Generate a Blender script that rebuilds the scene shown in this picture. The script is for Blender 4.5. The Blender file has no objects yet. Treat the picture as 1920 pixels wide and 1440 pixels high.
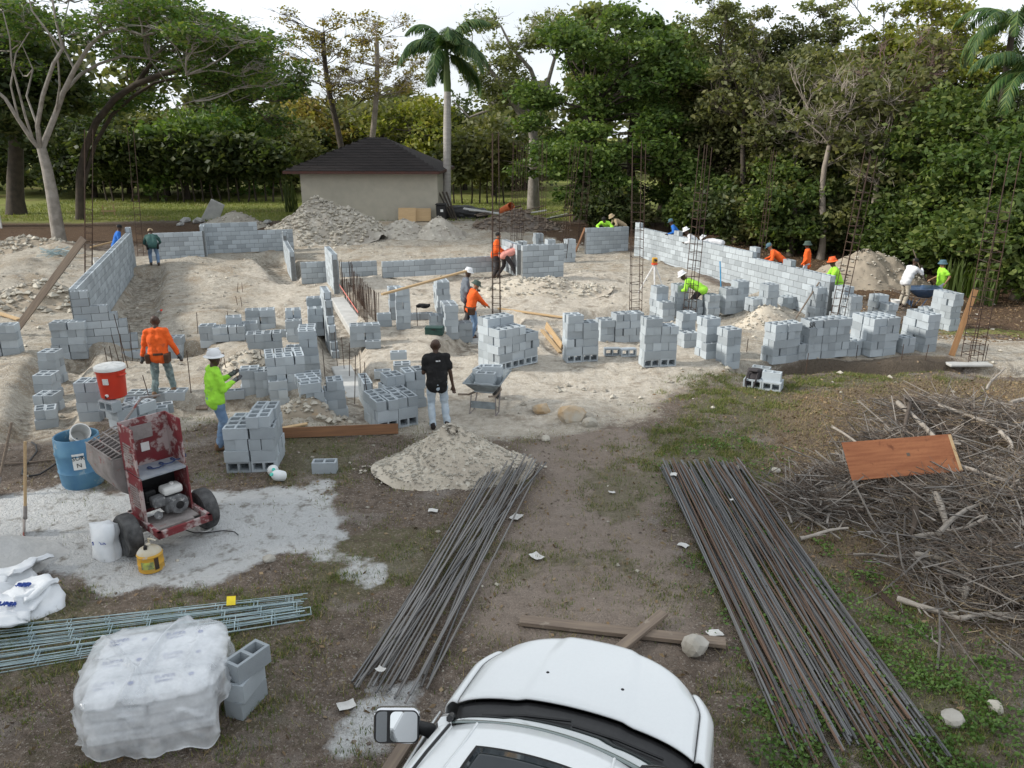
import bpy, bmesh, math, random
import numpy as np
from mathutils import Vector, Matrix, Euler, Quaternion
R = math.radians
random.seed(7)
rng = np.random.default_rng(7)
scene = bpy.context.scene
col = scene.collection
# ------------------------------------------------------------------ camera
FPX, CAMH = 1461.0, 5.3
PITCH = math.atan((720 - 255) / FPX)
cam_d = bpy.data.cameras.new('camera'); cam = bpy.data.objects.new('camera', cam_d); col.objects.link(cam)
cam_d.sensor_width = 36; cam_d.lens = 36 * FPX / 1920; cam_d.clip_end = 3000
cam.location = (0, 0, CAMH); cam.rotation_euler = (math.pi / 2 - PITCH, 0, 0)
scene.camera = cam
# ------------------------------------------------------------------ world, sun, exposure
SUN_EL, SUN_AZ = 30, -94          # azimuth clockwise from +Y: the sun stands on the left, behind thin cloud
world = bpy.data.worlds.new('World'); scene.world = world; world.use_nodes = True
wt = world.node_tree; wn = wt.nodes; wn.clear()
wo = wn.new('ShaderNodeOutputWorld'); wb = wn.new('ShaderNodeBackground')
sky = wn.new('ShaderNodeTexSky'); sky.sky_type = 'NISHITA'; sky.sun_disc = False
sky.sun_elevation = R(SUN_EL); sky.sun_rotation = R(SUN_AZ); sky.air_density = 1.0; sky.dust_density = 2.0
tc = wn.new('ShaderNodeTexCoord'); mp = wn.new('ShaderNodeMapping'); mp.inputs['Scale'].default_value = (1, 1, 2.2)
nz = wn.new('ShaderNodeTexNoise'); nz.inputs['Scale'].default_value = 2.3; nz.inputs['Detail'].default_value = 6
rp = wn.new('ShaderNodeValToRGB'); rp.color_ramp.elements[0].position = .33; rp.color_ramp.elements[1].position = .62
rp.color_ramp.elements[0].color = (.66, .66, .66, 1)
mx = wn.new('ShaderNodeMix'); mx.data_type = 'RGBA'; mx.inputs['B'].default_value = (12.2, 12.9, 13.6, 1)
wt.links.new(tc.outputs['Generated'], mp.inputs['Vector']); wt.links.new(mp.outputs[0], nz.inputs['Vector'])
wt.links.new(nz.outputs['Fac'], rp.inputs['Fac']); wt.links.new(rp.outputs['Color'], mx.inputs['Factor'])
wt.links.new(sky.outputs[0], mx.inputs['A']); wt.links.new(mx.outputs['Result'], wb.inputs['Color'])
wb.inputs['Strength'].default_value = 0.076; wt.links.new(wb.outputs[0], wo.inputs[0])
sd = bpy.data.lights.new('sun', 'SUN'); sd.energy = 3.4; sd.angle = R(7); sd.color = (1, .945, .86)
sun = bpy.data.objects.new('sun', sd); col.objects.link(sun)
sdir = Vector((math.sin(R(SUN_AZ)) * math.cos(R(SUN_EL)), math.cos(R(SUN_AZ)) * math.cos(R(SUN_EL)), math.sin(R(SUN_EL))))
sun.rotation_euler = sdir.to_track_quat('Z', 'Y').to_euler(); sun.location = (-20, 0, 30)
vs = scene.view_settings; vs.view_transform = 'Standard'; vs.look = 'None'; vs.exposure = 0.3; vs.gamma = 1; vs.use_curve_mapping = False
scene.cycles.max_bounces = 6; scene.cycles.diffuse_bounces = 3; scene.cycles.transparent_max_bounces = 12
scene.cycles.use_denoising = True
# ------------------------------------------------------------------ pixel rays -> places on the ground
CP, SP = math.cos(PITCH), math.sin(PITCH)
def ray(px, py):
    xc = (px - 960) / FPX; yc = (py - 720) / FPX
    return Vector((xc, CP - yc * SP, -SP - yc * CP))
def gp(px, py, z=0.0):
    d = ray(px, py); t = (z - CAMH) / d.z
    return Vector((d.x * t, d.y * t, z))
def at(px, py, Y):
    d = ray(px, py); t = Y / d.y
    return Vector((d.x * t, Y, CAMH + d.z * t))
GA = R(19.4)                                   # the building grid
U = Vector((-math.sin(GA), math.cos(GA), 0)); V = Vector((math.cos(GA), math.sin(GA), 0))
# ------------------------------------------------------------------ numpy noise
def _hash(ix, iy, s):
    n = (ix * 374761393 + iy * 668265263 + s * 982451653) & 0x7fffffff
    n = ((n ^ (n >> 13)) * 1274126177) & 0x7fffffff
    return ((n ^ (n >> 16)) & 0xffff) / 65535.0
def vnoise(x, y, s=0):
    x = np.asarray(x, float); y = np.asarray(y, float)
    ix = np.floor(x).astype(np.int64); iy = np.floor(y).astype(np.int64)
    fx = x - ix; fy = y - iy; fx = fx * fx * (3 - 2 * fx); fy = fy * fy * (3 - 2 * fy)
    a = _hash(ix, iy, s); b = _hash(ix + 1, iy, s); c = _hash(ix, iy + 1, s); d = _hash(ix + 1, iy + 1, s)
    return (a * (1 - fx) + b * fx) * (1 - fy) + (c * (1 - fx) + d * fx) * fy
def fbm(x, y, sc, octv=4, s=0, rough=.5):
    t = 0; a = 1; w = 0
    for i in range(octv):
        t = t + a * vnoise(np.asarray(x) * sc + 17.3 * i, np.asarray(y) * sc - 9.1 * i, s + i); w += a; a *= rough; sc *= 2.07
    return t / w - .5
def sstep(a, b, x):
    t = np.clip((x - a) / (b - a), 0, 1); return t * t * (3 - 2 * t)
def segdist(x, y, A, B):
    ax, ay = A[0], A[1]; bx, by = B[0] - ax, B[1] - ay
    t = np.clip(((x - ax) * bx + (y - ay) * by) / (bx * bx + by * by + 1e-9), 0, 1)
    return np.hypot(x - ax - t * bx, y - ay - t * by)
def polydist(x, y, P):
    """signed distance, negative inside"""
    d = np.full(np.shape(x), 1e9); ins = np.zeros(np.shape(x), bool); n = len(P)
    for i in range(n):
        A, B = P[i], P[(i + 1) % n]; d = np.minimum(d, segdist(x, y, A, B))
        c = ((A[1] > y) != (B[1] > y)) & (x < (B[0] - A[0]) * (y - A[1]) / (B[1] - A[1] + 1e-12) + A[0]); ins ^= c
    return np.where(ins, -d, d)
def pxpoly(*pts): return [tuple(gp(a, b)[:2]) for a, b in pts]
# ------------------------------------------------------------------ terrain
TRENCH = [  # (px A, px B, half width, depth)
    ((235, 625), (275, 515), .75, .45), ((170, 668), (340, 655), .8, .45), ((70, 800), (120, 660), .7, .3),
    ((250, 760), (560, 745), .7, .4), ((645, 700), (632, 560), .6, .35), ((660, 775), (690, 700), .6, .25),
    ((880, 650), (925, 600), .9, .5), ((1130, 590), (1230, 585), .9, .55), ((1400, 694), (1800, 684), .4, .4),
    ((1830, 690), (2000, 690), .7, .35), ((505, 480), (550, 525), .8, .5), ((440, 580), (560, 590), .7, .25), ((1030, 640), (1060, 660), .4, .2)]
TR = [(gp(*a), gp(*b), w, d) for a, b, w, d in TRENCH]
HUMP = [  # low swells of loose fill: (px, py, radius, height)
    (110, 480, 2.2, .55), (30, 520, 2.6, .6), (60, 690, 1.2, .12), (420, 520, 2.6, .35), (330, 500, 1.8, .25), (700, 540, 1.6, .3),
    (990, 540, 2.0, .35), (1120, 535, 1.8, .35), (1430, 575, 1.0, .4), (1440, 600, 1.0, .35), (470, 680, 1.2, .35), (590, 755, .9, .25), (200, 655, .9, .3),
    (385, 600, 1.2, .3), (850, 520, 1.2, .3), (560, 800, .8, .12), (1085, 775, .7, .15), (1345, 690, .7, .1), (1230, 510, 2, .2), (80, 570, 1.6, .35)]
HP = [(gp(a, b), r, h) for a, b, r, h in HUMP]
def terrain(x, y, fine=True):
    x = np.asarray(x, float); y = np.asarray(y, float)
    z = .6 * sstep(36, 47, y) + .25 * sstep(60, 90, y)
    z = z - .55 * sstep(9.3, 12.5, x - .1 * (y - 24)) * sstep(19.5, 23.5, y) * (1 - sstep(33, 40, y))
    z = z + .12 * fbm(x, y, .18, 3, 3) * sstep(14, 18, y)
    site = sstep(15, 18, y) * (1 - sstep(40, 46, y))
    nh = 1 + .8 * fbm(x, y, 1.3, 3, 11); nt = .25 * fbm(x, y, 1.1, 3, 5)
    for P, r, h in HP:
        d = np.hypot(x - P.x, (y - P.y) * .8); z = z + h * np.exp(-(d / r) ** 2 * 1.6) * nh
    for A, B, w, dp in TR:
        d = segdist(x, y, A, B) + nt; z = z - dp * (1 - sstep(w * .55, w * 1.15, d))
    if fine:
        z = z + (.05 + .2 * site) * fbm(x, y, .8, 5, 21, .6)
        z = z + .11 * site * np.abs(fbm(x, y, 2.6, 3, 31, .6))
    return z
terrain_exact = terrain
GX = np.concatenate([-20 - np.geomspace(1, 900, 40)[::-1], np.arange(-20, 20.01, .13), 20 + np.geomspace(1, 900, 40)])
GY = np.concatenate([np.linspace(-60, 3.2, 24), np.arange(3.4, 24, .115), np.arange(24, 44, .19), np.arange(44, 90, .8), 90 + np.geomspace(1, 1500, 24)])
GXX, GYY = np.meshgrid(GX, GY); GZ = terrain_exact(GXX, GYY)
_far = sstep(100, 400, np.hypot(GXX, GYY)); GZ = GZ * (1 - _far) + .8 * _far
import bisect
GXL, GYL, GZL = GX.tolist(), GY.tolist(), GZ.tolist()
def terrain(x, y):
    x = np.asarray(x, float); y = np.asarray(y, float)
    i = np.clip(np.searchsorted(GX, x) - 1, 0, len(GX) - 2); j = np.clip(np.searchsorted(GY, y) - 1, 0, len(GY) - 2)
    fx = (x - GX[i]) / (GX[i + 1] - GX[i]); fy = (y - GY[j]) / (GY[j + 1] - GY[j])
    return (GZ[j, i] * (1 - fx) + GZ[j, i + 1] * fx) * (1 - fy) + (GZ[j + 1, i] * (1 - fx) + GZ[j + 1, i + 1] * fx) * fy
def gz(x, y):
    i = min(max(bisect.bisect(GXL, x) - 1, 0), len(GXL) - 2); j = min(max(bisect.bisect(GYL, y) - 1, 0), len(GYL) - 2)
    fx = (x - GXL[i]) / (GXL[i + 1] - GXL[i]); fy = (y - GYL[j]) / (GYL[j + 1] - GYL[j]); a, b = GZL[j], GZL[j + 1]
    return (a[i] * (1 - fx) + a[i + 1] * fx) * (1 - fy) + (b[i] * (1 - fx) + b[i + 1] * fx) * fy
def G(px, py, dz=0.0):
    z = 0.0
    for _ in range(8):
        p = gp(px, py, z); z = .5 * z + .5 * gz(p.x, p.y)
    p = gp(px, py, z); return Vector((p.x, p.y, gz(p.x, p.y) + dz))
# ------------------------------------------------------------------ object helpers
def link(o): col.objects.link(o); return o
def tag(o, label=None, cat=None, group=None, kind=None):
    if label: o['label'] = label
    if cat: o['category'] = cat
    if group: o['group'] = group
    if kind: o['kind'] = kind
    return o
def thing(name, label, cat, loc=(0, 0, 0), rz=0.0, group=None, rot=None):
    o = link(bpy.data.objects.new(name, None)); o.empty_display_size = .1
    o.location = loc; o.rotation_euler = rot if rot is not None else (0, 0, rz)
    return tag(o, label, cat, group)
def obj(name, me, parent=None, mat=None, loc=None, rot=None):
    o = link(bpy.data.objects.new(name, me))
    if mat is not None and not me.materials: me.materials.append(mat)
    if parent is not None: o.parent = parent
    if loc is not None: o.location = loc
    if rot is not None: o.rotation_euler = rot
    return o
def np_mesh(name, v, f, mat=None, smooth=False):
    """v (n,3); f (m,k) constant-size faces"""
    me = bpy.data.meshes.new(name); v = np.ascontiguousarray(v, np.float32); f = np.ascontiguousarray(f, np.int32); m, k = f.shape
    me.vertices.add(len(v)); me.vertices.foreach_set('co', v.ravel())
    me.loops.add(m * k); me.loops.foreach_set('vertex_index', f.ravel())
    me.polygons.add(m); me.polygons.foreach_set('loop_start', np.arange(0, m * k, k, dtype=np.int32))
    me.polygons.foreach_set('loop_total', np.full(m, k, np.int32))
    me.polygons.foreach_set('use_smooth', np.full(m, bool(smooth)))
    me.update(calc_edges=True); me.validate()
    if mat: me.materials.append(mat)
    return me
class MB:
    def __init__(s): s.v = []; s.f = []
    def add(s, vs, fs, M=None):
        n = len(s.v)
        s.v += [tuple(M @ Vector(p)) for p in vs] if M is not None else [tuple(p) for p in vs]
        s.f += [tuple(i + n for i in f) for f in fs]; return s
    def box(s, c, d, rot=None, M=None, taper=1.0):
        x, y, z = d[0] / 2, d[1] / 2, d[2] / 2; t = taper
        vs = [(-x, -y, -z), (x, -y, -z), (x, y, -z), (-x, y, -z), (-x * t, -y * t, z), (x * t, -y * t, z), (x * t, y * t, z), (-x * t, y * t, z)]
        T = Matrix.Translation(c)
        if rot is not None: T = T @ Euler(rot).to_matrix().to_4x4()
        if M is not None: T = M @ T
        return s.add(vs, [(0, 3, 2, 1), (4, 5, 6, 7), (0, 1, 5, 4), (1, 2, 6, 5), (2, 3, 7, 6), (3, 0, 4, 7)], T)
    def tube(s, pts, rad, n=6, cap=True):
        pts = [Vector(p) for p in pts]; m = len(pts)
        if not hasattr(rad, '__len__'): rad = [rad] * m
        vs = []; fs = []; up = None
        for i, p in enumerate(pts):
            t = (pts[min(i + 1, m - 1)] - pts[max(i - 1, 0)]);
            if t.length < 1e-9: t = Vector((0, 0, 1))
            t.normalize()
            if up is None: up = t.orthogonal().normalized()
            else: up = (up - t * up.dot(t)); up = up.normalized() if up.length > 1e-6 else t.orthogonal().normalized()
            w = t.cross(up)
            for k in range(n):
                a = 2 * math.pi * k / n; vs.append(p + (up * math.cos(a) + w * math.sin(a)) * rad[i])
        for i in range(m - 1):
            for k in range(n):
                a, b = i * n + k, i * n + (k + 1) % n; fs.append((a, b, b + n, a + n))
        if cap: fs += [tuple(range(n))[::-1], tuple(range((m - 1) * n, m * n))]
        return s.add(vs, fs)
    def lathe(s, prof, n=16, M=None, cap=True, sq=None):
        vs = []; fs = []; m = len(prof)
        for r, z in prof:
            for k in range(n):
                a = 2 * math.pi * k / n; vs.append((r * math.cos(a), r * math.sin(a), z))
        for i in range(m - 1):
            for k in range(n):
                a, b = i * n + k, i * n + (k + 1) % n; fs.append((a, b, b + n, a + n))
        if cap: fs += [tuple(range(n))[::-1], tuple(range((m - 1) * n, m * n))]
        return s.add(vs, fs, M)
    def grid(s, fn, nu, nv, M=None):
        vs = [fn(i / nu, j / nv) for j in range(nv + 1) for i in range(nu + 1)]
        fs = [(j * (nu + 1) + i, j * (nu + 1) + i + 1, (j + 1) * (nu + 1) + i + 1, (j + 1) * (nu + 1) + i) for j in range(nv) for i in range(nu)]
        return s.add(vs, fs, M)
    def prism(s, outline, depth, M=None):
        """outline in xz plane extruded along y from 0 to depth"""
        n = len(outline); vs = [(x, 0, z) for x, z in outline] + [(x, depth, z) for x, z in outline]
        fs = [tuple(range(n)), tuple(range(n, 2 * n))[::-1]] + [(i, i + n, (i + 1) % n + n, (i + 1) % n) for i in range(n)]
        return s.add(vs, fs, M)
    def mesh(s, name, mat=None, smooth=False, bevel=0.0, seg=1, normals=True):
        me = bpy.data.meshes.new(name); me.from_pydata(s.v, [], s.f)
        bm = bmesh.new(); bm.from_mesh(me)
        if normals: bmesh.ops.recalc_face_normals(bm, faces=bm.faces)
        if bevel > 0:
            es = [e for e in bm.edges if len(e.link_faces) == 2 and e.calc_face_angle(0) > .5]
            bmesh.ops.bevel(bm, geom=es, offset=bevel, segments=seg, profile=.5, affect='EDGES', clamp_overlap=True)
        bm.to_mesh(me); bm.free()
        if smooth:
            me.polygons.foreach_set('use_smooth', np.ones(len(me.polygons), bool))
            if hasattr(me, 'set_sharp_from_angle'): me.set_sharp_from_angle(angle=R(45))
        if mat: me.materials.append(mat)
        return me
    def build(s, name, mat=None, parent=None, smooth=False, bevel=0.0, seg=1, loc=None, rot=None, normals=True):
        return obj(name, s.mesh(name, mat, smooth, bevel, seg, normals), parent, loc=loc, rot=rot)
def solid(o, th):
    m = o.modifiers.new('thickness', 'SOLIDIFY'); m.thickness = th; m.offset = 0; return o
TMP = bpy.data.scenes.new('workbench')           # a bare scene in which modifiers and text are turned into meshes, removed at the end
def bake(o):
    TMP.collection.objects.link(o); vl = TMP.view_layers[0]; vl.update(); me = bpy.data.meshes.new_from_object(o.evaluated_get(vl.depsgraph)); bpy.data.objects.remove(o); return me
# ------------------------------------------------------------------ materials
def nd(t, typ, **kw):
    n = t.nodes.new(typ)
    for k, v in kw.items():
        if k in n.inputs: n.inputs[k].default_value = v
        else: setattr(n, k, v)
    return n
def ramp(t, stops, fac):
    r = t.nodes.new('ShaderNodeValToRGB'); e = r.color_ramp.elements
    while len(e) < len(stops): e.new(.5)
    for el, (p, c) in zip(e, stops): el.position = p; el.color = (*c, 1) if len(c) == 3 else c
    t.links.new(fac, r.inputs[0]); return r.outputs[0]
def mixc(t, fac, a, b, mode='MIX'):
    m = t.nodes.new('ShaderNodeMix'); m.data_type = 'RGBA'; m.blend_type = mode
    for s, v in (('Factor', fac), ('A', a), ('B', b)):
        if isinstance(v, (int, float)): m.inputs[s].default_value = v
        elif isinstance(v, tuple): m.inputs[s].default_value = (*v, 1) if len(v) == 3 else v
        else: t.links.new(v, m.inputs[s])
    return m.outputs['Result']
def math_(t, op, a, b=0.0):
    m = t.nodes.new('ShaderNodeMath'); m.operation = op
    for i, v in enumerate((a, b)):
        if isinstance(v, (int, float)): m.inputs[i].default_value = v
        else: t.links.new(v, m.inputs[i])
    return m.outputs[0]
def noise_(t, scale, detail=4, vec=None, rough=.55, stretch=None):
    n = nd(t, 'ShaderNodeTexNoise', Scale=scale, Detail=detail, Roughness=rough)
    if vec is None: vec = nd(t, 'ShaderNodeTexCoord').outputs['Object']
    if stretch is not None:
        m = nd(t, 'ShaderNodeMapping'); m.inputs['Scale'].default_value = stretch; t.links.new(vec, m.inputs[0]); vec = m.outputs[0]
    t.links.new(vec, n.inputs['Vector']); return n.outputs['Fac']
def newmat(name):
    m = bpy.data.materials.new(name); m.use_nodes = True; t = m.node_tree; b = t.nodes['Principled BSDF']; return m, t, b
MATS = {}
def mat(name, c, c2=None, rough=.7, scale=8., metal=0., bump=0., bscale=None, spot=None, spot_th=.6, var=0., stretch=None, spec=.4, sscale=None, coat=0.):
    """plain weathered paint / material: colour c mottled towards c2, spots of dirt or rust, fine bump, per-object variation"""
    if name in MATS: return MATS[name]
    m, t, b = newmat(name); c2 = c2 or tuple(x * .8 for x in c)
    base = mixc(t, ramp(t, [(.35, (0, 0, 0)), (.65, (1, 1, 1))], noise_(t, scale, 5, stretch=stretch)), c, c2)
    if spot: base = mixc(t, ramp(t, [(spot_th, (0, 0, 0)), (spot_th + .08, (1, 1, 1))], noise_(t, sscale or scale * 1.7, 6, rough=.65)), base, spot)
    if var:
        oi = nd(t, 'ShaderNodeObjectInfo'); g = nd(t, 'ShaderNodeNewGeometry')
        r = math_(t, 'ADD', oi.outputs['Random'], g.outputs['Random Per Island']); r = math_(t, 'FRACT', r)
        base = mixc(t, 1.0, base, ramp(t, [(0, (1 - var,) * 3), (1, (1 + var * .6,) * 3)], r), 'MULTIPLY')
    t.links.new(base, b.inputs['Base Color']); b.inputs['Roughness'].default_value = rough; b.inputs['Metallic'].default_value = metal
    b.inputs['Specular IOR Level'].default_value = spec; b.inputs['Coat Weight'].default_value = coat
    if bump:
        bp = nd(t, 'ShaderNodeBump', Strength=bump, Distance=.02); t.links.new(noise_(t, bscale or scale * 6, 5), bp.inputs['Height']); t.links.new(bp.outputs[0], b.inputs['Normal'])
    MATS[name] = m; return m
def leafmat(name, stops, trans=.38, rough=.5):
    m = bpy.data.materials.new(name); m.use_nodes = True; t = m.node_tree; t.nodes.clear()
    o = nd(t, 'ShaderNodeOutputMaterial'); g = nd(t, 'ShaderNodeNewGeometry'); oi = nd(t, 'ShaderNodeObjectInfo')
    c = ramp(t, [(p, tuple(min(.4, x * 1.48) for x in q)) for p, q in stops], g.outputs['Random Per Island'])
    c = mixc(t, 1.0, c, ramp(t, [(0, (.85, .85, .85)), (1, (1.15, 1.12, 1.05))], oi.outputs['Random']), 'MULTIPLY')
    n = noise_(t, .35, 3, nd(t, 'ShaderNodeNewGeometry').outputs['Position'])
    c = mixc(t, 1.0, c, ramp(t, [(.3, (.72, .78, .7)), (.7, (1.25, 1.2, 1.1))], n), 'MULTIPLY')
    d = nd(t, 'ShaderNodeBsdfPrincipled', Roughness=rough); tr = nd(t, 'ShaderNodeBsdfTranslucent'); d.inputs['Specular IOR Level'].default_value = .25
    t.links.new(c, d.inputs['Base Color']); t.links.new(mixc(t, 1.0, c, (1.2, 1.25, .6), 'MULTIPLY'), tr.inputs['Color'])
    ms = nd(t, 'ShaderNodeMixShader'); ms.inputs[0].default_value = trans
    t.links.new(d.outputs[0], ms.inputs[1]); t.links.new(tr.outputs[0], ms.inputs[2]); t.links.new(ms.outputs[0], o.inputs[0])
    return m
# ================================================================== GROUND
MARL = pxpoly((-300, 470), (300, 480), (520, 462), (560, 432), (900, 425), (1100, 470), (1200, 480), (1420, 560), (1520, 605), (1800, 600), (2200, 690), (2200, 715), (1830, 695), (1780, 668), (1560, 680),
              (1420, 690), (1380, 705), (1300, 715), (1200, 770), (1080, 810), (1000, 830), (700, 815), (520, 805), (400, 775), (340, 800), (180, 780), (100, 840), (-200, 830))
BRIGHT = pxpoly((480, 500), (900, 520), (1200, 520), (1330, 640), (1280, 700), (1100, 790), (900, 800), (700, 790), (560, 770), (520, 640))
CEM = pxpoly((-150, 960), (0, 938), (150, 905), (330, 890), (545, 925), (648, 965), (600, 1050), (420, 1085), (230, 1100), (80, 1085), (-150, 1090))
CEM2 = pxpoly((560, 1440), (700, 1270), (800, 1270), (760, 1440)); CEM3 = pxpoly((640, 1085), (655, 1035), (700, 1045), (720, 1090), (680, 1110))
GRASSR = pxpoly((1180, 870), (1230, 700), (1400, 700), (2100, 700), (2300, 860), (2300, 1500), (1480, 1500), (1380, 1250), (1300, 960))
GRASSL = pxpoly((-200, 1095), (250, 1105), (600, 1050), (700, 1110), (640, 1200), (560, 1440), (-200, 1500))
DRYP = pxpoly((1450, 740), (1700, 700), (2200, 730), (2200, 1180), (1750, 1200), (1560, 1090), (1420, 960))
xs, ys, X, Y, Z = GX, GY, GXX, GYY, GZ
nx, ny = len(xs), len(ys); idx = np.arange(nx * ny).reshape(ny, nx)
F = np.stack([idx[:-1, :-1], idx[:-1, 1:], idx[1:, 1:], idx[1:, :-1]], -1).reshape(-1, 4)
x, y = X.ravel(), Y.ravel()
def zone(P, w, n=.7, s=1): return 1 - sstep(-w, w, polydist(x, y, P) + n * fbm(x, y, .7, 4, s))
z_marl = zone(MARL, .8, 1.6, 41); z_bri = zone(BRIGHT, 2.0, 2, 42)
z_cem = np.maximum(np.maximum(zone(CEM, .45, 2.0, 43), .75 * zone(CEM2, .2, .4, 44)), .7 * zone(CEM3, .15, .5, 45))
gn = fbm(x, y, .55, 5, 46, .6)
z_grs = np.clip(zone(GRASSR, .6, 1.5, 47) * (.5 + 1.9 * gn) + zone(GRASSL, .4, .8, 48) * (.4 + 2.0 * gn), 0, 1) + .8 * sstep(.08, .2, gn) * (1 - z_marl) * (y < 17)
z_lawn = sstep(44, 47, y + 3 * fbm(x, y, .3, 3, 49)) * (1 - sstep(7, 12, x - (y - 45) * .2)) + .6 * ((x > 9.5) & (x < 25)) * sstep(.02, .12, gn) * (y > 17) * (y < 24)
z_lit = sstep(8.5, 11, x - .0 * y + 1.5 * gn) * sstep(27, 31, y) + .7 * sstep(36, 41, y + 2 * gn) * (1 - sstep(44, 48, y)) + sstep(13, 16, x + (y - 24) * .1) * sstep(20, 24, y)
z_dry = zone(DRYP, .6, 1.2, 50) * .9
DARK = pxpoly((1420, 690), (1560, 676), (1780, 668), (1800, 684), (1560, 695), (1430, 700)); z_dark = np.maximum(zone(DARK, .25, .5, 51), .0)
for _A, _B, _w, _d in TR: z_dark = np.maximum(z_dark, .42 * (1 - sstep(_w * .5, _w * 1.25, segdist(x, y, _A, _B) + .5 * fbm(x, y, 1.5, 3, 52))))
gm = np_mesh('ground', np.stack([x, y, Z.ravel()], -1), F, None, True)
def cattr(name, r, g, b):
    a = gm.attributes.new(name, 'FLOAT_COLOR', 'POINT'); c = np.ones((len(r), 4), np.float32)
    c[:, 0] = np.clip(r, 0, 1); c[:, 1] = np.clip(g, 0, 1); c[:, 2] = np.clip(b, 0, 1); a.data.foreach_set('color', c.ravel())
cattr('zone_a', z_marl, z_grs, z_cem); cattr('zone_b', z_lawn, z_lit, z_dry); PATH = pxpoly((960, 830), (1180, 790), (1230, 860), (1250, 1000), (1300, 1180), (1180, 1220), (900, 1200), (880, 1080), (960, 960), (1010, 900)); z_path = zone(PATH, .8, 1.6, 55)
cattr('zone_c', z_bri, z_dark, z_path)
m, t, b = newmat('ground_earth')
geo = nd(t, 'ShaderNodeNewGeometry').outputs['Position']
def zsep(n):
    a = nd(t, 'ShaderNodeAttribute', attribute_name=n); s = nd(t, 'ShaderNodeSeparateColor'); t.links.new(a.outputs['Color'], s.inputs[0]); return s.outputs
za, zb, zc = zsep('zone_a'), zsep('zone_b'), zsep('zone_c')
nA, nB, nC, nD = noise_(t, 1.1, 4, geo), noise_(t, 6, 4, geo, .65), noise_(t, 28, 2, geo, .7), noise_(t, .3, 1, geo)
nE = noise_(t, 90, 1, geo, .7)
def brk(z, n, lo=.35, hi=.65, amt=.75): return ramp(t, [(lo, (0, 0, 0)), (hi, (1, 1, 1))], math_(t, 'ADD', z, math_(t, 'MULTIPLY', math_(t, 'SUBTRACT', n, .5), amt)))
dirt = mixc(t, ramp(t, [(.35, (0, 0, 0)), (.65, (1, 1, 1))], nB), (.225, .18, .145), (.115, .09, .072))
dirt = mixc(t, ramp(t, [(.55, (0, 0, 0)), (.72, (1, 1, 1))], nA), dirt, (.3, .27, .245))
dirt = mixc(t, ramp(t, [(.57, (0, 0, 0)), (.66, (1, 1, 1))], nC), dirt, (.36, .32, .275))
dirt = mixc(t, ramp(t, [(.33, (1, 1, 1)), (.4, (0, 0, 0))], nE), dirt, (.07, .056, .047))
dirt = mixc(t, math_(t, 'MULTIPLY', brk(zc[2], nB, .3, .75, 1.2), .75), dirt, mixc(t, nB, (.38, .315, .265), (.25, .205, .17)))
marl = mixc(t, ramp(t, [(.36, (0, 0, 0)), (.62, (1, 1, 1))], nB), (.58, .535, .455), (.4, .355, .29))
marl = mixc(t, ramp(t, [(.46, (0, 0, 0)), (.68, (1, 1, 1))], nA), marl, (.35, .285, .21))
marl = mixc(t, ramp(t, [(.56, (0, 0, 0)), (.66, (1, 1, 1))], noise_(t, 2.4, 5, geo, .7)), marl, (.27, .245, .21))
marl = mixc(t, ramp(t, [(.58, (0, 0, 0)), (.66, (1, 1, 1))], nC), marl, (.62, .6, .55))
marl = mixc(t, ramp(t, [(.3, (1, 1, 1)), (.38, (0, 0, 0))], nE), marl, (.27, .24, .2))
bright = mixc(t, ramp(t, [(.38, (0, 0, 0)), (.66, (1, 1, 1))], nB), (.64, .585, .5), (.47, .41, .33))
bright = mixc(t, ramp(t, [(.56, (0, 0, 0)), (.7, (1, 1, 1))], nC), bright, (.7, .68, .63))
bright = mixc(t, ramp(t, [(.52, (0, 0, 0)), (.64, (1, 1, 1))], noise_(t, 1.7, 5, geo, .7)), bright, (.36, .31, .25))
marl = mixc(t, brk(zc[0], nA), marl, bright)
cem = mixc(t, nA, (.66, .67, .67), (.5, .505, .5)); cem = mixc(t, ramp(t, [(.53, (0, 0, 0)), (.7, (1, 1, 1))], noise_(t, 4, 3, geo, .7)), cem, (.25, .235, .21))
gr = mixc(t, ramp(t, [(.35, (0, 0, 0)), (.65, (1, 1, 1))], nC), (.085, .105, .04), (.15, .14, .07)); gr = mixc(t, ramp(t, [(.5, (0, 0, 0)), (.7, (1, 1, 1))], nB), gr, (.14, .11, .075))
lawn = mixc(t, nA, (.19, .23, .06), (.27, .27, .09)); lawn = mixc(t, ramp(t, [(.55, (0, 0, 0)), (.75, (1, 1, 1))], nD), lawn, (.2, .17, .075))
lit = mixc(t, ramp(t, [(.35, (0, 0, 0)), (.65, (1, 1, 1))], nC), (.15, .095, .06), (.085, .06, .042)); lit = mixc(t, ramp(t, [(.62, (0, 0, 0)), (.7, (1, 1, 1))], nE), lit, (.27, .18, .11))
dry = mixc(t, ramp(t, [(.35, (0, 0, 0)), (.65, (1, 1, 1))], nC), (.25, .19, .13), (.12, .09, .065))
c = mixc(t, math_(t, 'MULTIPLY', brk(za[1], nB, .3, .75, 1.6), .5), dirt, gr)
c = mixc(t, brk(zb[2], nB), c, dry); c = mixc(t, brk(zb[1], nB), c, lit); c = mixc(t, brk(zb[0], nB, .35, .7), c, lawn)
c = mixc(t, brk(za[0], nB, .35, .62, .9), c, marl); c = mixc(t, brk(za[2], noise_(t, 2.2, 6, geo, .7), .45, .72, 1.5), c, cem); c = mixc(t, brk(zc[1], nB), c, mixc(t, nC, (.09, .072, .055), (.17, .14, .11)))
t.links.new(c, b.inputs['Base Color']); b.inputs['Roughness'].default_value = .95; b.inputs['Specular IOR Level'].default_value = .15
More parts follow.
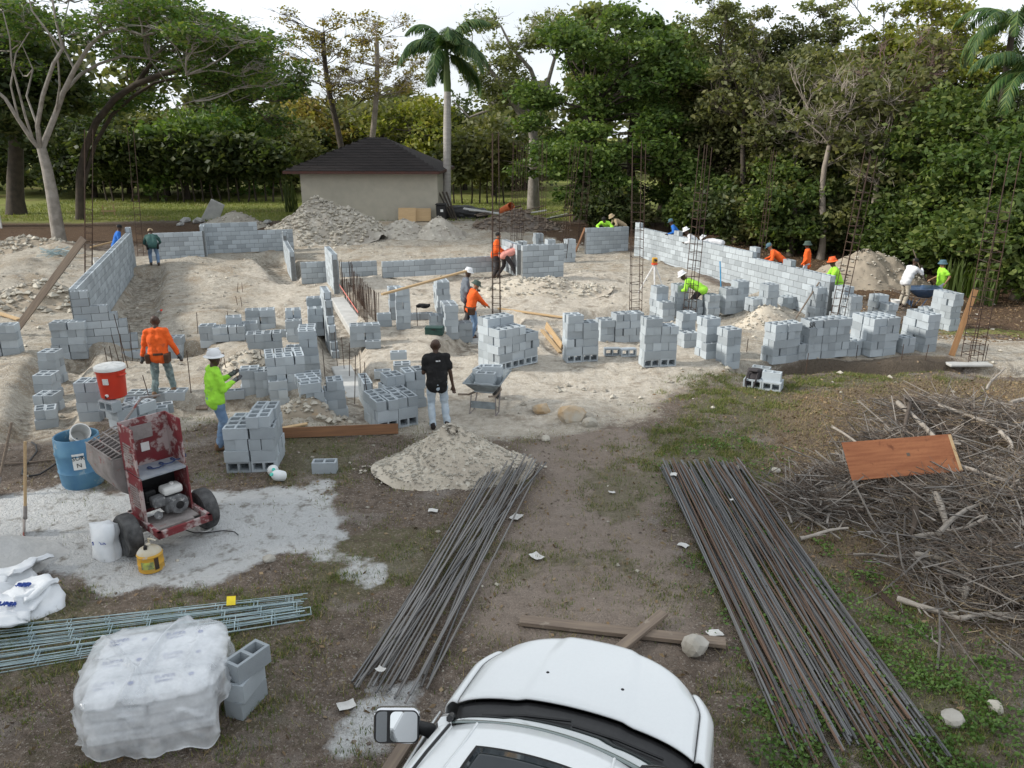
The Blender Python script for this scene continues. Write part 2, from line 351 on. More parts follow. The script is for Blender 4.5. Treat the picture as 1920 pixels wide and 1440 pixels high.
bp = nd(t, 'ShaderNodeBump', Strength=1.0, Distance=.1); hsum = math_(t, 'ADD', math_(t, 'MULTIPLY', nB, 1.0), math_(t, 'MULTIPLY', nC, .45))
t.links.new(math_(t, 'ADD', hsum, math_(t, 'MULTIPLY', nE, .28)), bp.inputs['Height']); t.links.new(bp.outputs[0], b.inputs['Normal'])
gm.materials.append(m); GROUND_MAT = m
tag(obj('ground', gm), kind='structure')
# ================================================================== BLOCKS
BL, BW, BH = .396, .194, .192
M_block = mat('concrete_block', (.42, .465, .495), (.37, .41, .44), rough=.92, scale=3, bump=.3, bscale=130, spec=.15, var=.24, spot=(.3, .325, .345), spot_th=.64, sscale=2.2)
M_mortar = mat('mortar', (.2, .21, .21), (.15, .155, .155), rough=.95, scale=9, bump=.3)
def block_bm():
    """two-cell hollow block, cells along z, centred on x,y, base z=0"""
    L, W, H = BL / 2, BW / 2, BH; s = .032; c = .018
    xsn = [-L, -L + s, -c, c, L - s, L]; ysn = [-W, -W + s, W - s, W]
    vs = []; fs = []; ix = {}
    for k, z in enumerate((0, H)):
        for i, xx in enumerate(xsn):
            for j, yy in enumerate(ysn): ix[i, j, k] = len(vs); vs.append((xx, yy, z))
    for i in range(5):
        for j in range(3):
            if j == 1 and i in (1, 3): continue
            fs.append((ix[i, j, 1], ix[i + 1, j, 1], ix[i + 1, j + 1, 1], ix[i, j + 1, 1])); fs.append((ix[i, j, 0], ix[i, j + 1, 0], ix[i + 1, j + 1, 0], ix[i + 1, j, 0]))
    fs.append((ix[0, 0, 0], ix[5, 0, 0], ix[5, 0, 1], ix[0, 0, 1])); fs.append((ix[5, 3, 0], ix[0, 3, 0], ix[0, 3, 1], ix[5, 3, 1]))
    fs.append((ix[5, 0, 0], ix[5, 3, 0], ix[5, 3, 1], ix[5, 0, 1])); fs.append((ix[0, 3, 0], ix[0, 0, 0], ix[0, 0, 1], ix[0, 3, 1]))
    for i in (1, 3):
        for a, b_ in (((i, 1), (i, 2)), ((i, 2), (i + 1, 2)), ((i + 1, 2), (i + 1, 1)), ((i + 1, 1), (i, 1))):
            fs.append((ix[a[0], a[1], 0], ix[b_[0], b_[1], 0], ix[b_[0], b_[1], 1], ix[a[0], a[1], 1]))
    return vs, fs
bv, bf = block_bm(); BLOCK = MB().add(bv, bf).mesh('block', M_block)
HALF = MB().add([(v[0] * .492, v[1], v[2]) for v in bv], bf).mesh('half_block', M_block)
WB, WH = MB().add([(v[0] * .978, v[1], v[2] * .968) for v in bv], bf).mesh('wall_block', M_block), MB().add([(v[0] * .463, v[1], v[2] * .968) for v in bv], bf).mesh('wall_half_block', M_block)
BOXB = MB().box((0, 0, BH * .968 / 2), (BL * .978, BW, BH * .968)).mesh('solid_block', M_block)
BOXH = MB().box((0, 0, BH * .968 / 2), (BL * .463, BW, BH * .968)).mesh('solid_half_block', M_block)
def wall(label, A, d, n, prof, hidden=0, tilt=0, top_hollow=True, name='block_wall', rake=None):
    """running-bond wall: starts at ground point A, direction d, n half-block units long; prof(i) = number of courses over half unit i.
       hidden = courses below the local ground."""
    d = Vector(d).normalized(); rz = math.atan2(d.y, d.x); z0 = A.z - hidden * .2
    w = thing(name, label, 'wall', (A.x, A.y, z0), rz)
    H = [prof(i) for i in range(n)]; mx_ = max(H); mb = MB()
    for cidx in range(mx_):
        i = 0; off = cidx % 2
        while i < n:
            if H[i] <= cidx: i += 1; continue
            full = i + 1 < n and H[i + 1] > cidx and (i % 2 == off)
            k = 2 if full else 1; top = min(H[i:i + k]) <= cidx + 1 or max(H[i:i + k]) <= cidx + 1
            me = (WB if full else WH) if top else (BOXB if full else BOXH)
            o = obj('block', me, w); o.location = ((i + k / 2) * .2, random.uniform(-.003, .003), cidx * .2 + .004); i += k
    # recessed mortar bed
    i = 0
    while i < n:
        j = i
        while j < n and H[j] == H[i]: j += 1
        if H[i] > 1: mb.box(((i + j) / 2 * .2, 0, (H[i] - 1) * .1), ((j - i) * .2 - .008, .128, (H[i] - 1) * .2 - .01))
        i = j
    # mortar joints: thin strips just behind each face, kept out of the cells of the top course
    for sy in (-1, 1):
        i = 0
        while i < n:
            j = i
            while j < n and H[j] == H[i]: j += 1
            if H[i] > 0: mb.box(((i + j) / 2 * .2, sy * .082, H[i] * .1 - .006), ((j - i) * .2 - .008, .016, H[i] * .2 - .014))
            i = j
    mo = MB()
    mo.v, mo.f = mb.v, mb.f
    mo.build('mortar', M_mortar, w)
    return w
# ================================================================== MORTARED WALLS
const = lambda h: (lambda i: h)
lst = lambda L: (lambda i: L[i])
c0 = G(152, 664)
wall('long grey block wall running back along the left side', c0 + U * .3, U, 67, lambda i: 9 if i > 64 else 8, hidden=0)
wall('stepped grey block corner at the near end of left wall', c0, V, 7, lst([8, 8, 6, 6, 5, 4, 2]))
wall('short grey block wall behind the stooping dark shirted worker', G(285, 489), V, 11, const(6))
e1 = G(285, 489) + V * 2.2
wall('short return wall joining the two back left walls', e1 + U * .1, U, 7, const(7))
wall('back left block wall, lower on its right half', e1 + U * 1.5, V, 20, lambda i: 7 if i < 12 else 5, hidden=0)
wall('pale edge-on block wall with a taller far end', G(544, 502), U, 11, lambda i: 8 if i > 8 else 6, hidden=1)
wall('pale edge-on block wall above the dark trench', G(552, 527), U, 13, const(6))
wall('low block wall between the two edge-on pale walls', G(566, 532), V, 7, const(4))
wall('tall edge-on pale block wall beside the rebar row', G(632, 548), U, 11, const(7))
wall('low block wall left of the doorway gap', G(640, 521), V, 7, const(3))
wall('long low block wall ending at the pink shirted worker', G(717, 521), V, 23, const(3))
wall('six course grey block wall right of the pink shirted worker', G(978, 523), V, 8, const(6))
wall('pale return wall behind the pink shirted worker', G(976, 521) + U * .12, U, 9, const(6))
wall('dark jointed block wall meeting the long right wall', G(1097, 476), V, 11, const(6))
wall('long white lit block wall along the right side', G(1415, 548), U, 45, lambda i: 8 if i in (0, 1, 26, 27, 43, 44) else 7)
wall('shorter white lit block wall nearest the sand pile', G(1552, 604), U, 21, lambda i: 8 if i in (9, 10, 19, 20) else 7)
wall('raked block lead rising in steps beside the trench', G(630, 672), U, 10, lst([1, 2, 4, 5, 7, 8, 8, 8, 8, 8]))
wall('three course block lead threaded on rebar dowels', G(699, 780), U, 6, lst([1, 2, 3, 3, 3, 3]))
# ================================================================== LOOSE BLOCKS
LOOSE = []      # (matrix, stack id, course)
PHR = []
def stack(px, py, yaw, grid, phrase, jit=.012, side=False, lean=(0, 0), base=None, dz=0.0, skip_top=()):
    """grid rows front to back, one digit per 0.4 m cell = courses; a letter (a=1..) = a single-block-deep column."""
    sid = len(PHR); PHR.append(phrase)
    rows = grid.split('/'); nxc = max(len(r) for r in rows); base = base if base is not None else G(px, py)
    T = Matrix.Translation(base + Vector((0, 0, dz))) @ Matrix.Rotation(R(yaw), 4, 'Z')
    h = {}
    for j, r in enumerate(rows):
        for i, ch in enumerate(r):
            if ch in ' 0': continue
            h[i, j] = (int(ch), False) if ch.isdigit() else (ord(ch) - 96, True)
    for (i, j), (n, single) in h.items():
        cx, cy = (i - (nxc - 1) / 2) * .405, .2 + j * .405
        for c in range(n):
            full = [(i + a, j + b_) for a, b_ in ((1, 0), (-1, 0), (0, 1), (0, -1))]
            if c < n - 1 and all(k in h and not h[k][1] and h[k][0] > c for k in full): continue
            L = Matrix.Translation((lean[0] * c, lean[1] * c, c * .196))
            J = lambda: Matrix.Translation((random.gauss(0, jit), random.gauss(0, jit), 0)) @ Matrix.Rotation(random.gauss(0, jit * 2), 4, 'Z')
            if single:
                M = T @ L @ Matrix.Translation((cx, cy - .1, 0)) @ J(); LOOSE.append((M, sid, c)); continue
            for s in (-.1, .1):
                if side and c == 0:
                    M = T @ L @ Matrix.Translation((cx, cy + s * 1.0, .097)) @ Matrix.Rotation(math.pi / 2, 4, 'X') @ Matrix.Translation((0, 0, -BH / 2))
                elif c % 2 == (0 if not side else 1): M = T @ L @ Matrix.Translation((cx, cy + s, 0)) @ J()
                else: M = T @ L @ Matrix.Translation((cx + s, cy, 0)) @ J() @ Matrix.Rotation(math.pi / 2, 4, 'Z')
                LOOSE.append((M, sid, c))
def one(px, py, yaw, phrase, dz=0.0, tip=0, base=None):
    sid = len(PHR); PHR.append(phrase); b0 = base if base is not None else G(px, py)
    M = Matrix.Translation(b0 + Vector((0, 0, dz))) @ Matrix.Rotation(R(yaw), 4, 'Z')
    if tip: M = M @ Matrix.Translation((0, 0, .097)) @ Matrix.Rotation(math.pi / 2, 4, 'X') @ Matrix.Translation((0, 0, -BH / 2))
    LOOSE.append((M, sid, 0))
S = stack
# --- right-hand row
S(973, 688, 40, '554/66 '.replace(' ', ''), 'big stack right of the central rebar cage', side=True)
S(948, 672, 40, '4', 'low step left of the big central stack')
S(1092, 679, 12, '65', 'stack second from centre with open bottom cells', side=True)
S(1138, 641, 14, '3', 'low stub between the central stacks')
S(1180, 642, 14, '44', 'four course stack behind the two tipped blocks')
one(1147, 666, 5, 'the left of two blocks tipped on the ground', tip=1); one(1177, 667, 8, 'the right of two blocks tipped on the ground', tip=1)
S(1237, 688, 9, '65', 'six course stack with open cells at its foot', side=True)
S(1290, 642, 16, '4', 'narrow stack behind the open celled stack')
S(1253, 604, 19, '3/5', 'stack below the tripod feet'); S(1278, 594, 19, '5', 'stack hiding the stooping lime worker')
S(1305, 600, 19, '3', 'stub stack under the right centre cage')
S(1296, 652, 17, '2', 'two course stub beside the tall narrow stack')
S(1333, 670, 22, '5', 'stack left of the corner stack'); S(1372, 692, 22, '5', 'nearest stack at the trench corner'); S(1336, 673, 22, 'b', 'low stub before the corner stack')
S(1337, 602, 19, '4', 'stack left of the wide back stack'); S(1380, 588, 19, '45', 'wide back stack with a blue rod')
S(1421, 585, 19, '2', 'low stub right of the wide back stack'); S(1446, 583, 19, '4', 'slim back stack by the wall gap')
S(1485, 580, 19, '22', 'low pair before the white right wall'); S(1536, 600, 19, '5', 'stack leaning against the white right wall'); S(1556, 602, 19, '2', 'stub at the end of the right wall')
S(1600, 618, 19, '5/6', 'stack right of the white wall end', jit=.02)
S(1472, 682, 22, '55', 'first stack along the front trench', jit=.018); S(1508, 674, 19, '2', 'low stub between the first trench stacks')
S(1551, 672, 17, '555', 'stack with black paint letters on top'); S(1602, 668, 17, '2', 'low stub right of the lettered stack')
S(1655, 668, 17, '55/55', 'broad stack right of the lettered stack'); S(1702, 662, 17, '2', 'low stub left of the last trench stack')
S(1742, 660, 17, '5/5', 'last stack along the front trench', lean=(.008, 0)); S(1667, 616, 19, '4/5', 'stack beside the white bucket', jit=.02)
S(1744, 612, 19, '3', 'stack before the lime shirted man'); S(1787, 620, 19, '6/6', 'rightmost stack by the leaning plank', jit=.02)
# --- centre
S(686, 651, 12, 'cc'.replace('cc', '33'), 'stack at the end of the rebar row'); one(700, 652, 10, 'the single block before the rebar row stack')
S(722, 613, 15, 'b', 'two course post right of rebar row'); S(758, 618, 12, '6', 'tall stack under the long pale plank'); S(744, 600, 14, '5', 'stack behind the tall plank stack')
S(788, 600, 10, 'aa', 'pair of low blocks with a dark jacket'); S(833, 588, 14, '5/5', 'stack left of white hatted worker')
S(848, 637, 14, '5/5', 'stack left of the orange shirted worker'); S(873, 643, 14, '3', 'stub at the orange worker\'s feet'); S(821, 617, 14, '2', 'stub behind the green tool box')
S(595, 630, 16, '4/5', 'back stack beside the raked lead'); S(554, 642, 16, '3/4', 'stack behind the tall left centre stack')
S(583, 697, 15, '5/5', 'tall stack left of the rebar trench'); S(585, 719, 12, '1', 'low blocks before the tall left centre stack'); S(553, 667, 14, '1', 'low stub left of the tall centre stack')
S(496, 656, 14, '22', 'small stack on the tan mound'); S(523, 634, 14, 'a', 'block behind the tan mound stack'); S(490, 620, 14, '33', 'stack at the right end of middle row')
S(391, 652, 12, '3', 'left end of the middle row'); S(430, 640, 16, '22', 'middle of the middle row'); S(456, 634, 16, '32', 'right part of the middle row')
one(443, 759, 14, 'the single block left of the front row'); S(472, 758, 14, '3', 'short front stack beside the plank'); S(499, 757, 14, '3', 'second front stack from the plank')
S(541, 750, 18, '44/44', 'four course stack of the front row'); S(524, 745, 18, '3', 'stub tucked in the front row')
S(594, 772, 22, '3/3', 'leaning stack of the front row', lean=(-.035, 0), jit=.02); S(633, 784, 17, '4', 'four course stack beside the leaning one', jit=.02)
# --- heap by the black-shirted man
S(748, 803, 30, '33/33', 'heap beside the black shirted man', side=True); S(744, 775, 30, '4', 'upper layer of the heap by black shirt')
S(782, 765, 25, '4', 'back of the heap by black shirt'); S(755, 700, 10, '1', 'back pair of the black shirt heap'); one(718, 708, 8, 'the lone block left of the black shirt heap'); one(748, 680, 8, 'the rearmost block behind the black shirt heap', dz=.1)
# --- left side
S(4, 668, 14, '44', 'stack cut by the left edge'); S(132, 674, 10, '55', 'stack left of the stepped corner', lean=(.012, 0)); S(312, 658, 8, '33', 'stack behind the orange shirted man')
S(250, 672, 8, '11', 'low pair by the wall foot'); S(96, 722, 4, '4', 'rearmost stack along the left trench'); S(86, 752, 4, '3', 'second stack along the left trench'); S(86, 775, 2, '2', 'third stack along the left trench')
S(88, 803, 24, '2', 'nearest stack along the left trench', jit=.025); S(170, 790, 6, '4', 'stack left of the red cooler')
S(214, 806, -28, '2/2', 'stack carrying the red cooler', side=False); one(214, 806, -28, 'the left block directly under the red cooler', dz=.394, tip=1)
S(293, 768, 6, '111', 'low row behind the mixer'); S(282, 786, 24, '21', 'low blocks just behind the mixer', jit=.03)
S(472, 886, 5, '4 5'.replace(' ', '') + '/45', 'pallet stack by the lime shirted man', side=True)
one(610, 884, 3, 'the lone block left of the gravel pile')
one(464, 1322, 72, 'the bottom block right of the plastic pallet', tip=0); one(466, 1322, 78, 'the middle block right of the plastic pallet', dz=.194); one(474, 1318, 60, 'the top block right of the plastic pallet', dz=.388)
S(1427, 731, -28, '11', 'blocks under the dark backpack', side=True); one(1445, 728, -28, 'the top right block beside the backpack', dz=.194); one(1425, 718, -28, 'the top left block beside the backpack', dz=.194)
# --- behind the far walls
for px, py, g, n in ((980, 486, '4', 'leftmost far stack behind the centre wall'), (1003, 484, '3', 'second far stack behind the centre wall'), (1012, 478, '5', 'third far stack behind the centre wall'), (1034, 482, '4', 'fourth far stack behind the centre wall'), (1063, 492, '45', 'right far stack behind the centre wall')):
    S(px, py, 19, g, n)
ORD = ['first', 'second', 'third', 'fourth', 'fifth', 'sixth', 'seventh', 'eighth', 'ninth', 'tenth', 'eleventh', 'twelfth']
camv = Vector((0, 0, CAMH)); bycourse = {}; mxc = {}
for k, (M, sid, c) in enumerate(LOOSE):
    bycourse.setdefault((sid, c), []).append(k); mxc[sid] = max(mxc.get(sid, 0), c)
lab = {}
for (sid, c), ks in bycourse.items():
    ks.sort(key=lambda k: LOOSE[k][0].translation.x / max(1, LOOSE[k][0].translation.y))
    for r, k in enumerate(ks):
        if len(ks) == 1 and mxc[sid] == 0: lab[k] = ('grey concrete block, ' + PHR[sid]) if PHR[sid].startswith('the ') else 'grey concrete block in ' + PHR[sid]
        else:
            crs = 'top' if c == mxc[sid] else ('bottom' if c == 0 else ORD[c])
            lab[k] = ('block %s from left, %s course, ' % (ORD[min(r, 11)], crs)) + PHR[sid]
NB = 299
order = sorted(range(len(LOOSE)), key=lambda k: (LOOSE[k][0].translation - camv).length)
for k in order[:NB]:
    M = LOOSE[k][0]; o = obj('concrete_block', BLOCK); o.matrix_world = M; tag(o, lab[k], 'concrete block', 'loose concrete blocks')
bva = np.array([v[:] for v in bv]); fa = np.array(bf); vv = []; ff = []; n0 = 0
for k in order[NB:]:
    M = np.array(LOOSE[k][0]); vv.append(bva @ M[:3, :3].T + M[:3, 3]); ff.append(fa + n0); n0 += len(bva)
if vv: tag(obj('stacked_blocks', np_mesh('stacked_blocks', np.concatenate(vv), np.concatenate(ff), M_block)), 'grey concrete blocks in the far stacks around the site', 'blocks', kind='stuff')
print('LOOSE', len(LOOSE))
# ================================================================== GARAGE
M_stucco = mat('stucco', (.45, .42, .345), (.4, .375, .31), rough=.95, scale=2, bump=.3, bscale=60)
M_trim = mat('beige_trim', (.5, .43, .3), rough=.7); M_fascia = mat('fascia', (.09, .035, .025), (.06, .03, .025), rough=.7)
M_shingle = mat('shingle', (.016, .013, .013), (.028, .022, .021), rough=.95, scale=1.2, bump=.5, bscale=40, var=.25, spot=(.045, .038, .036), spot_th=.62)
gl = gp(569, 413, .6); gr_ = gp(823, 413, .6); gw = (gr_ - gl).length; gdir = (gr_ - gl).normalized(); grz = math.atan2(gdir.y, gdir.x) - R(2)
g = thing('garage', 'beige stucco garage with a dark brown hipped roof', 'garage', (gl.x, gl.y, .55), grz)
gd = 6.4; eh = 2.72
MB().box((gw / 2, .1, eh / 2), (gw, .2, eh)).build('wall', M_stucco, g); MB().box((gw / 2, gd - .1, eh / 2), (gw, .2, eh)).build('wall', M_stucco, g)
MB().box((.1, gd / 2, eh / 2), (.2, gd - .4, eh)).build('wall', M_stucco, g); MB().box((gw - .1, gd / 2, eh / 2), (.2, gd - .4, eh)).build('wall', M_stucco, g)
MB().box((-.03, 1.2, 1.15), (.06, 1.0, 2.3)).build('door', M_trim, g); MB().box((-.05, .55, 1.35), (.1, .14, 2.7)).build('door_frame', M_trim, g); MB().box((-.05, 1.85, 1.35), (.1, .14, 2.7)).build('door_frame', M_trim, g)
ov = .75; rh = 1.8; ex0, ex1, ey0, ey1 = -ov, gw + ov * .3, -ov, gd + ov; ry_ = (ey0 + ey1) / 2; rx0, rx1 = 3.3, gw - 3.5
roof = MB(); th = .07
pts = [(ex0, ey0, eh), (ex1, ey0, eh), (ex1, ey1, eh), (ex0, ey1, eh), (rx0, ry_, eh + rh), (rx1, ry_, eh + rh)]
pts2 = [(p[0], p[1], p[2] + .14) for p in pts]
roof.add(pts2, [(0, 1, 5, 4), (1, 2, 5), (2, 3, 4, 5), (3, 0, 4), (3, 2, 1, 0)]); rf = roof.build('roof', M_shingle, g)
for a, b2, rr in (((ex0, ey0), (ex1, ey0), 0), ((ex0, ey0), (ex0, ey1), 0), ((ex1, ey0), (ex1, ey1), 0), ((ex0, ey1), (ex1, ey1), 0)):
    cx, cy = (a[0] + b2[0]) / 2, (a[1] + b2[1]) / 2; MB().box((cx, cy, eh + .06), (abs(b2[0] - a[0]) + .05, abs(b2[1] - a[1]) + .05, .15)).build('fascia', M_fascia, rf)
SHG = MB().box((0, 0, 0), (.98, .27, .018)).mesh('shingle', M_shingle)   # courses of shingle strips on the two faces in view
def shingles(P0, P1, Q0, Q1, rows):
    """rows of strips between eave P0-P1 and ridge Q0-Q1"""
    P0, P1, Q0, Q1 = map(Vector, (P0, P1, Q0, Q1)); up = ((Q0 + Q1) / 2 - (P0 + P1) / 2).normalized(); ax = (P1 - P0).normalized(); nrm = ax.cross(up).normalized()
    for r in range(rows):
        f = (r + .5) / rows; a = P0.lerp(Q0, f); b_ = P1.lerp(Q1, f); L = (b_ - a).length; n = max(1, round(L / 1.0))
        for k in range(n):
            o = obj('shingle', SHG, rf); c = a.lerp(b_, (k + .5) / n) + nrm * .014
            w = (P0.lerp(Q0, 1 / rows) - P0).dot(up)
            o.matrix_local = Matrix.Translation(c) @ Matrix((ax, up, nrm)).transposed().to_4x4() @ Matrix.Rotation(R(-3.2), 4, 'X') @ Matrix.Diagonal((L / n / .99, w / .265, 1, 1))
shingles(pts2[0], pts2[1], pts2[4], pts2[5], 13); shingles(pts2[3], pts2[0], pts2[4], pts2[4], 10)
# ================================================================== STEEL
M_rust = mat('rusty_steel', (.085, .05, .035), (.05, .038, .032), rough=.75, scale=3, metal=.2, spec=.3, var=.3)
M_bar = mat('rebar_steel', (.17, .185, .2), (.16, .14, .12), rough=.45, scale=1.2, metal=.45, spot=(.22, .12, .065), spot_th=.58, sscale=.8, var=.45)
M_barg = mat('mortar_splashed_rebar', (.13, .115, .1), (.28, .28, .28), rough=.7, scale=1.2, metal=.1, spot=(.42, .43, .43), spot_th=.55, sscale=.9, var=.25)
M_galv = mat('galvanised_wire', (.42, .52, .54), (.3, .4, .43), rough=.5, metal=.3, scale=6)
BARS = MB().tube([(0, 0, 0), (0, 0, 1)], .011, 5).mesh('bar', M_rust)
TIE = MB()
for a in range(4): TIE.box((0, .125, 0), (.27, .012, .012), M=Matrix.Rotation(a * math.pi / 2, 4, 'Z'))
TIE = TIE.mesh('tie', M_rust)
def cage(pb, pt, label, w=.25, z0=None, dl=0, n=11, rot=19, stop=1.0):
    B = G(*pb); T_ = at(pt[0], pt[1], B.y + dl); d = T_ - B; L = d.length
    c = thing('rebar_cage', label, 'rebar cage', B, group='tall rebar cages'); c.rotation_euler = (d.to_track_quat('Z', 'Y') @ Quaternion((0, 0, 1), R(rot))).to_euler()
    for sx in (-1, 1):
        for sy in (-1, 1):
            o = obj('bar', BARS, c, loc=(sx * w / 2, sy * w / 2, -.35)); o.scale = (1, 1, L + .35 + random.uniform(-.12, .08)); o.rotation_euler = (random.gauss(0, .006), random.gauss(0, .006), 0)
    for k in range(n):
        f = (k + .6) / n; o = obj('tie', TIE, c, loc=(0, 0, f * L * stop)); o.scale = (w / .25, w / .25, 1); o.rotation_euler = (random.gauss(0, .05), random.gauss(0, .05), 0)
    return c
cage((166, 560), (166, 238), 'leftmost tall rebar cage at the stepped wall corner', w=.2, n=16, stop=.55)
cage((264, 480), (243, 235), 'thin rebar cage at the far end of left wall', n=12, stop=.6, rot=25)
cage((931, 632), (931, 245), 'tallest rebar cage, left of the big central stack', w=.24, n=17, stop=.62, rot=8)
cage((962, 478), (968, 262), 'rebar cage behind the orange shirted man at wall', w=.2, n=9, stop=.6)
cage((974, 470), (985, 265), 'leaning rebar cage just right of the far cage pair', w=.2, n=9, stop=.6)
cage((1016, 478), (1018, 262), 'rebar cage above the far block stacks', w=.2, n=9, stop=.7)
cage((1055, 492), (1080, 270), 'right leaning rebar cage before the dark tree trunk', w=.2, n=12, stop=.75)
cage((1090, 450), (1104, 272), 'wide ladder like cage above the far dark wall', w=.3, n=12, stop=.7, rot=5)
cage((1192, 588), (1197, 268), 'rebar cage left of the surveying tripod', w=.32, n=14, stop=.7, rot=5)
cage((1291, 602), (1325, 268), 'rebar cage over the stooping lime worker', w=.26, n=16, stop=.75)
cage((1424, 500), (1452, 278), 'rebar cage at the gap in the right wall', w=.2, n=12, stop=.7)
cage((1566, 612), (1633, 285), 'rebar cage at the end of the right wall', w=.26, n=17, stop=.8)
cage((1822, 672), (1893, 288), 'rightmost leaning rebar cage on the concrete footing', w=.34, n=16, stop=.75, rot=5)
DOW = MB().tube([(0, 0, -.25), (0, 0, 1)], .0095, 5).mesh('dowel', M_rust)
def dowel(p, h, label, tx=0, ty=0):
    o = obj('rebar_dowel', DOW, loc=p, rot=(tx, ty, 0)); o.scale = (1, 1, h); tag(o, label, 'rebar', 'upright rebar dowels')
A, B = G(641, 548), G(690, 612)
for k in range(36):
    f = k / 35; p = A.lerp(B, f); p.z = gz(p.x, p.y); dowel(p, 1.0 + random.uniform(-.06, .06), 'rusty dowel in the long rebar row beside the pale wall', random.gauss(0, .02), random.gauss(0, .02))
    p2 = p + V * .32; p2.z = gz(p2.x, p2.y); dowel(p2, .95 + random.uniform(-.06, .06), 'rusty dowel in the long rebar row beside the pale wall', random.gauss(0, .02), random.gauss(0, .02))
for px, py, h, n in ((610, 712, .75, 'before the tall left centre stack'), (633, 690, .95, 'left of the rebar trench'), (646, 698, .9, 'in the rebar trench, left one'), (655, 715, .95, 'in the rebar trench, right one'),
                     (665, 757, 1.1, 'thick dowel beside the three course lead'), (676, 705, .6, 'right of the rebar trench'), (686, 740, .75, 'above the three course lead, left'), (693, 770, .8, 'through the three course lead'),
                     (494, 695, .5, 'on the tan mound before the stacks'), (285, 755, .85, 'left of the orange man\'s feet'), (361, 757, .95, 'right of the orange man\'s feet'), (425, 700, .5, 'behind the lime shirted man'),
                     (203, 690, .5, 'before the stepped corner, first'), (213, 690, .55, 'before the stepped corner, second'), (226, 688, .8, 'before the stepped corner, third'), (235, 700, .95, 'before the stepped corner, fourth'),
                     (240, 690, 1.3, 'tall dowel before the stepped corner'), (246, 660, 1.0, 'leaning dowel by the wall foot'), (371, 625, .6, 'left of the middle block row'), (429, 605, .35, 'behind the middle block row'),
                     (445, 548, .35, 'left dowel in the sandy pit'), (455, 548, .35, 'right dowel in the sandy pit'), (446, 580, .3, 'near left dowel in the sandy pit'), (454, 580, .32, 'near right dowel in the sandy pit'),
                     (705, 612, .75, 'right of the rebar row stack'), (734, 605, .4, 'left of the tall plank stack'), (783, 611, .6, 'right of the tall plank stack'), (899, 636, .75, 'left of the tallest cage'), (908, 645, .45, 'low dowel left of the tallest cage'),
                     (893, 622, .3, 'by the orange worker\'s hands'), (1238, 590, .3, 'right of the tripod, low'), (1208, 600, .35, 'below the tripod'), (1327, 590, .35, 'under the right centre cage'), (1400, 660, .35, 'behind the front trench'),
                     (1455, 700, .45, 'in the front trench, first'), (1510, 705, .55, 'in the front trench, second'), (1562, 668, .3, 'in the front trench, third'), (1605, 672, .35, 'in the front trench, fourth'), (1690, 675, .4, 'in the front trench, fifth'), (1735, 675, .4, 'in the front trench, sixth'),
                     (1832, 680, .5, 'beside the rightmost cage'), (1846, 680, .45, 'right end of the concrete footing'), (1815, 680, .55, 'left side of the rightmost cage')):
    dowel(G(px, py), h, 'rusty rebar dowel standing ' + n if not n.startswith(('thick', 'tall', 'leaning', 'low', 'left', 'right dowel', 'near')) else 'rusty rebar, ' + n, random.gauss(0, .05), random.gauss(0, .06))
M_conc = mat('footing_concrete', (.5, .5, .48), (.4, .4, .385), rough=.95, scale=3, bump=.3)
def slab(pa, pb, w, h, label):
    a, b_ = G(*pa), G(*pb); d = b_ - a; d.z = 0; z = min(a.z, b_.z) - .13; o = MB().box((d.length / 2, 0, .1), (d.length, w, .2 + h)).build('concrete_footing', M_conc, bevel=.02)
    o.location = (a.x, a.y, z); o.rotation_euler = (0, 0, math.atan2(d.y, d.x)); tag(o, label, 'footing')
slab((633, 550), (676, 625), .55, .05, 'pale concrete footing strip under the long rebar row'); slab((1772, 676), (1850, 682), .55, -.13, 'pale concrete footing under the rightmost cage'); slab((905, 645), (880, 600), .7, .0, 'pale concrete footing left of the tallest cage')
slab((640, 690), (668, 745), .5, .0, 'pale concrete footing in the near rebar trench')
M_pink = mat('pink_string', (.8, .25, .2), rough=.7)
a, b_ = G(636, 550, .2), G(672, 598, .2); tag(MB().tube([a, b_], .014, 4).build('string_line', M_pink), 'pink string line stretched along the pale footing', 'string')
# --- rebar piles on the ground
BAR1 = MB().tube([(0, 0, 0), (0, 0, .33), (0, 0, .66), (0, 0, 1)], .0125, 6).mesh('rebar', M_bar)
M_barr = mat('brown_rebar', (.16, .1, .068), (.12, .085, .065), rough=.75, scale=1.5, metal=.15, var=.35, spot=(.15, .15, .15), spot_th=.6)
BAR3 = MB().tube([(0, 0, 0), (0, 0, .5), (0, 0, 1)], .0125, 6).mesh('rebar', M_barr)
BAR2 = MB().tube([(0, 0, 0), (0, 0, .5), (0, 0, 1)], .0125, 6).mesh('rebar', M_barg)
def bar(a, b_, me, label, grp, r=1.0):
    d = b_ - a; o = obj('rebar', me); o.location = a; o.rotation_euler = d.to_track_quat('Z', 'Y').to_euler(); o.scale = (r, r, d.length); tag(o, label, 'rebar', grp)
for k in range(132):
    f = random.random(); f = min(max(f + random.gauss(0, .02), 0), 1); lay = random.choice((0, 0, 1, 1, 2, 3))
    pa = (1240 + 145 * f + random.gauss(0, 4), 878 + random.uniform(-8, 16) - 6 * f); a = gp(*pa)
    g2 = min(max(f + random.gauss(0, .1), -.03), 1.06); dirx = -.65 + 1.55 * g2   # fans out towards the camera
    e_ = gp(1500 + 235 * g2, 1450 - 60 * g2); L = random.choice((6.1, 6.1, 6.1, 5.2, 6.6)) * random.uniform(.95, 1.03)
    d = (e_ - a).normalized(); b_ = a + d * L
    h = .018 + .024 * lay
    a.z = gz(a.x, a.y) + h + .02; b_.z = gz(b_.x, b_.y) + h + .02 - .015 * lay
    bar(a, b_, BAR3 if random.random() < .33 else BAR1, 'long rusty steel bar in the wide fanned pile right of the truck', 'wide fanned rebar pile', random.uniform(.72, 1.0))
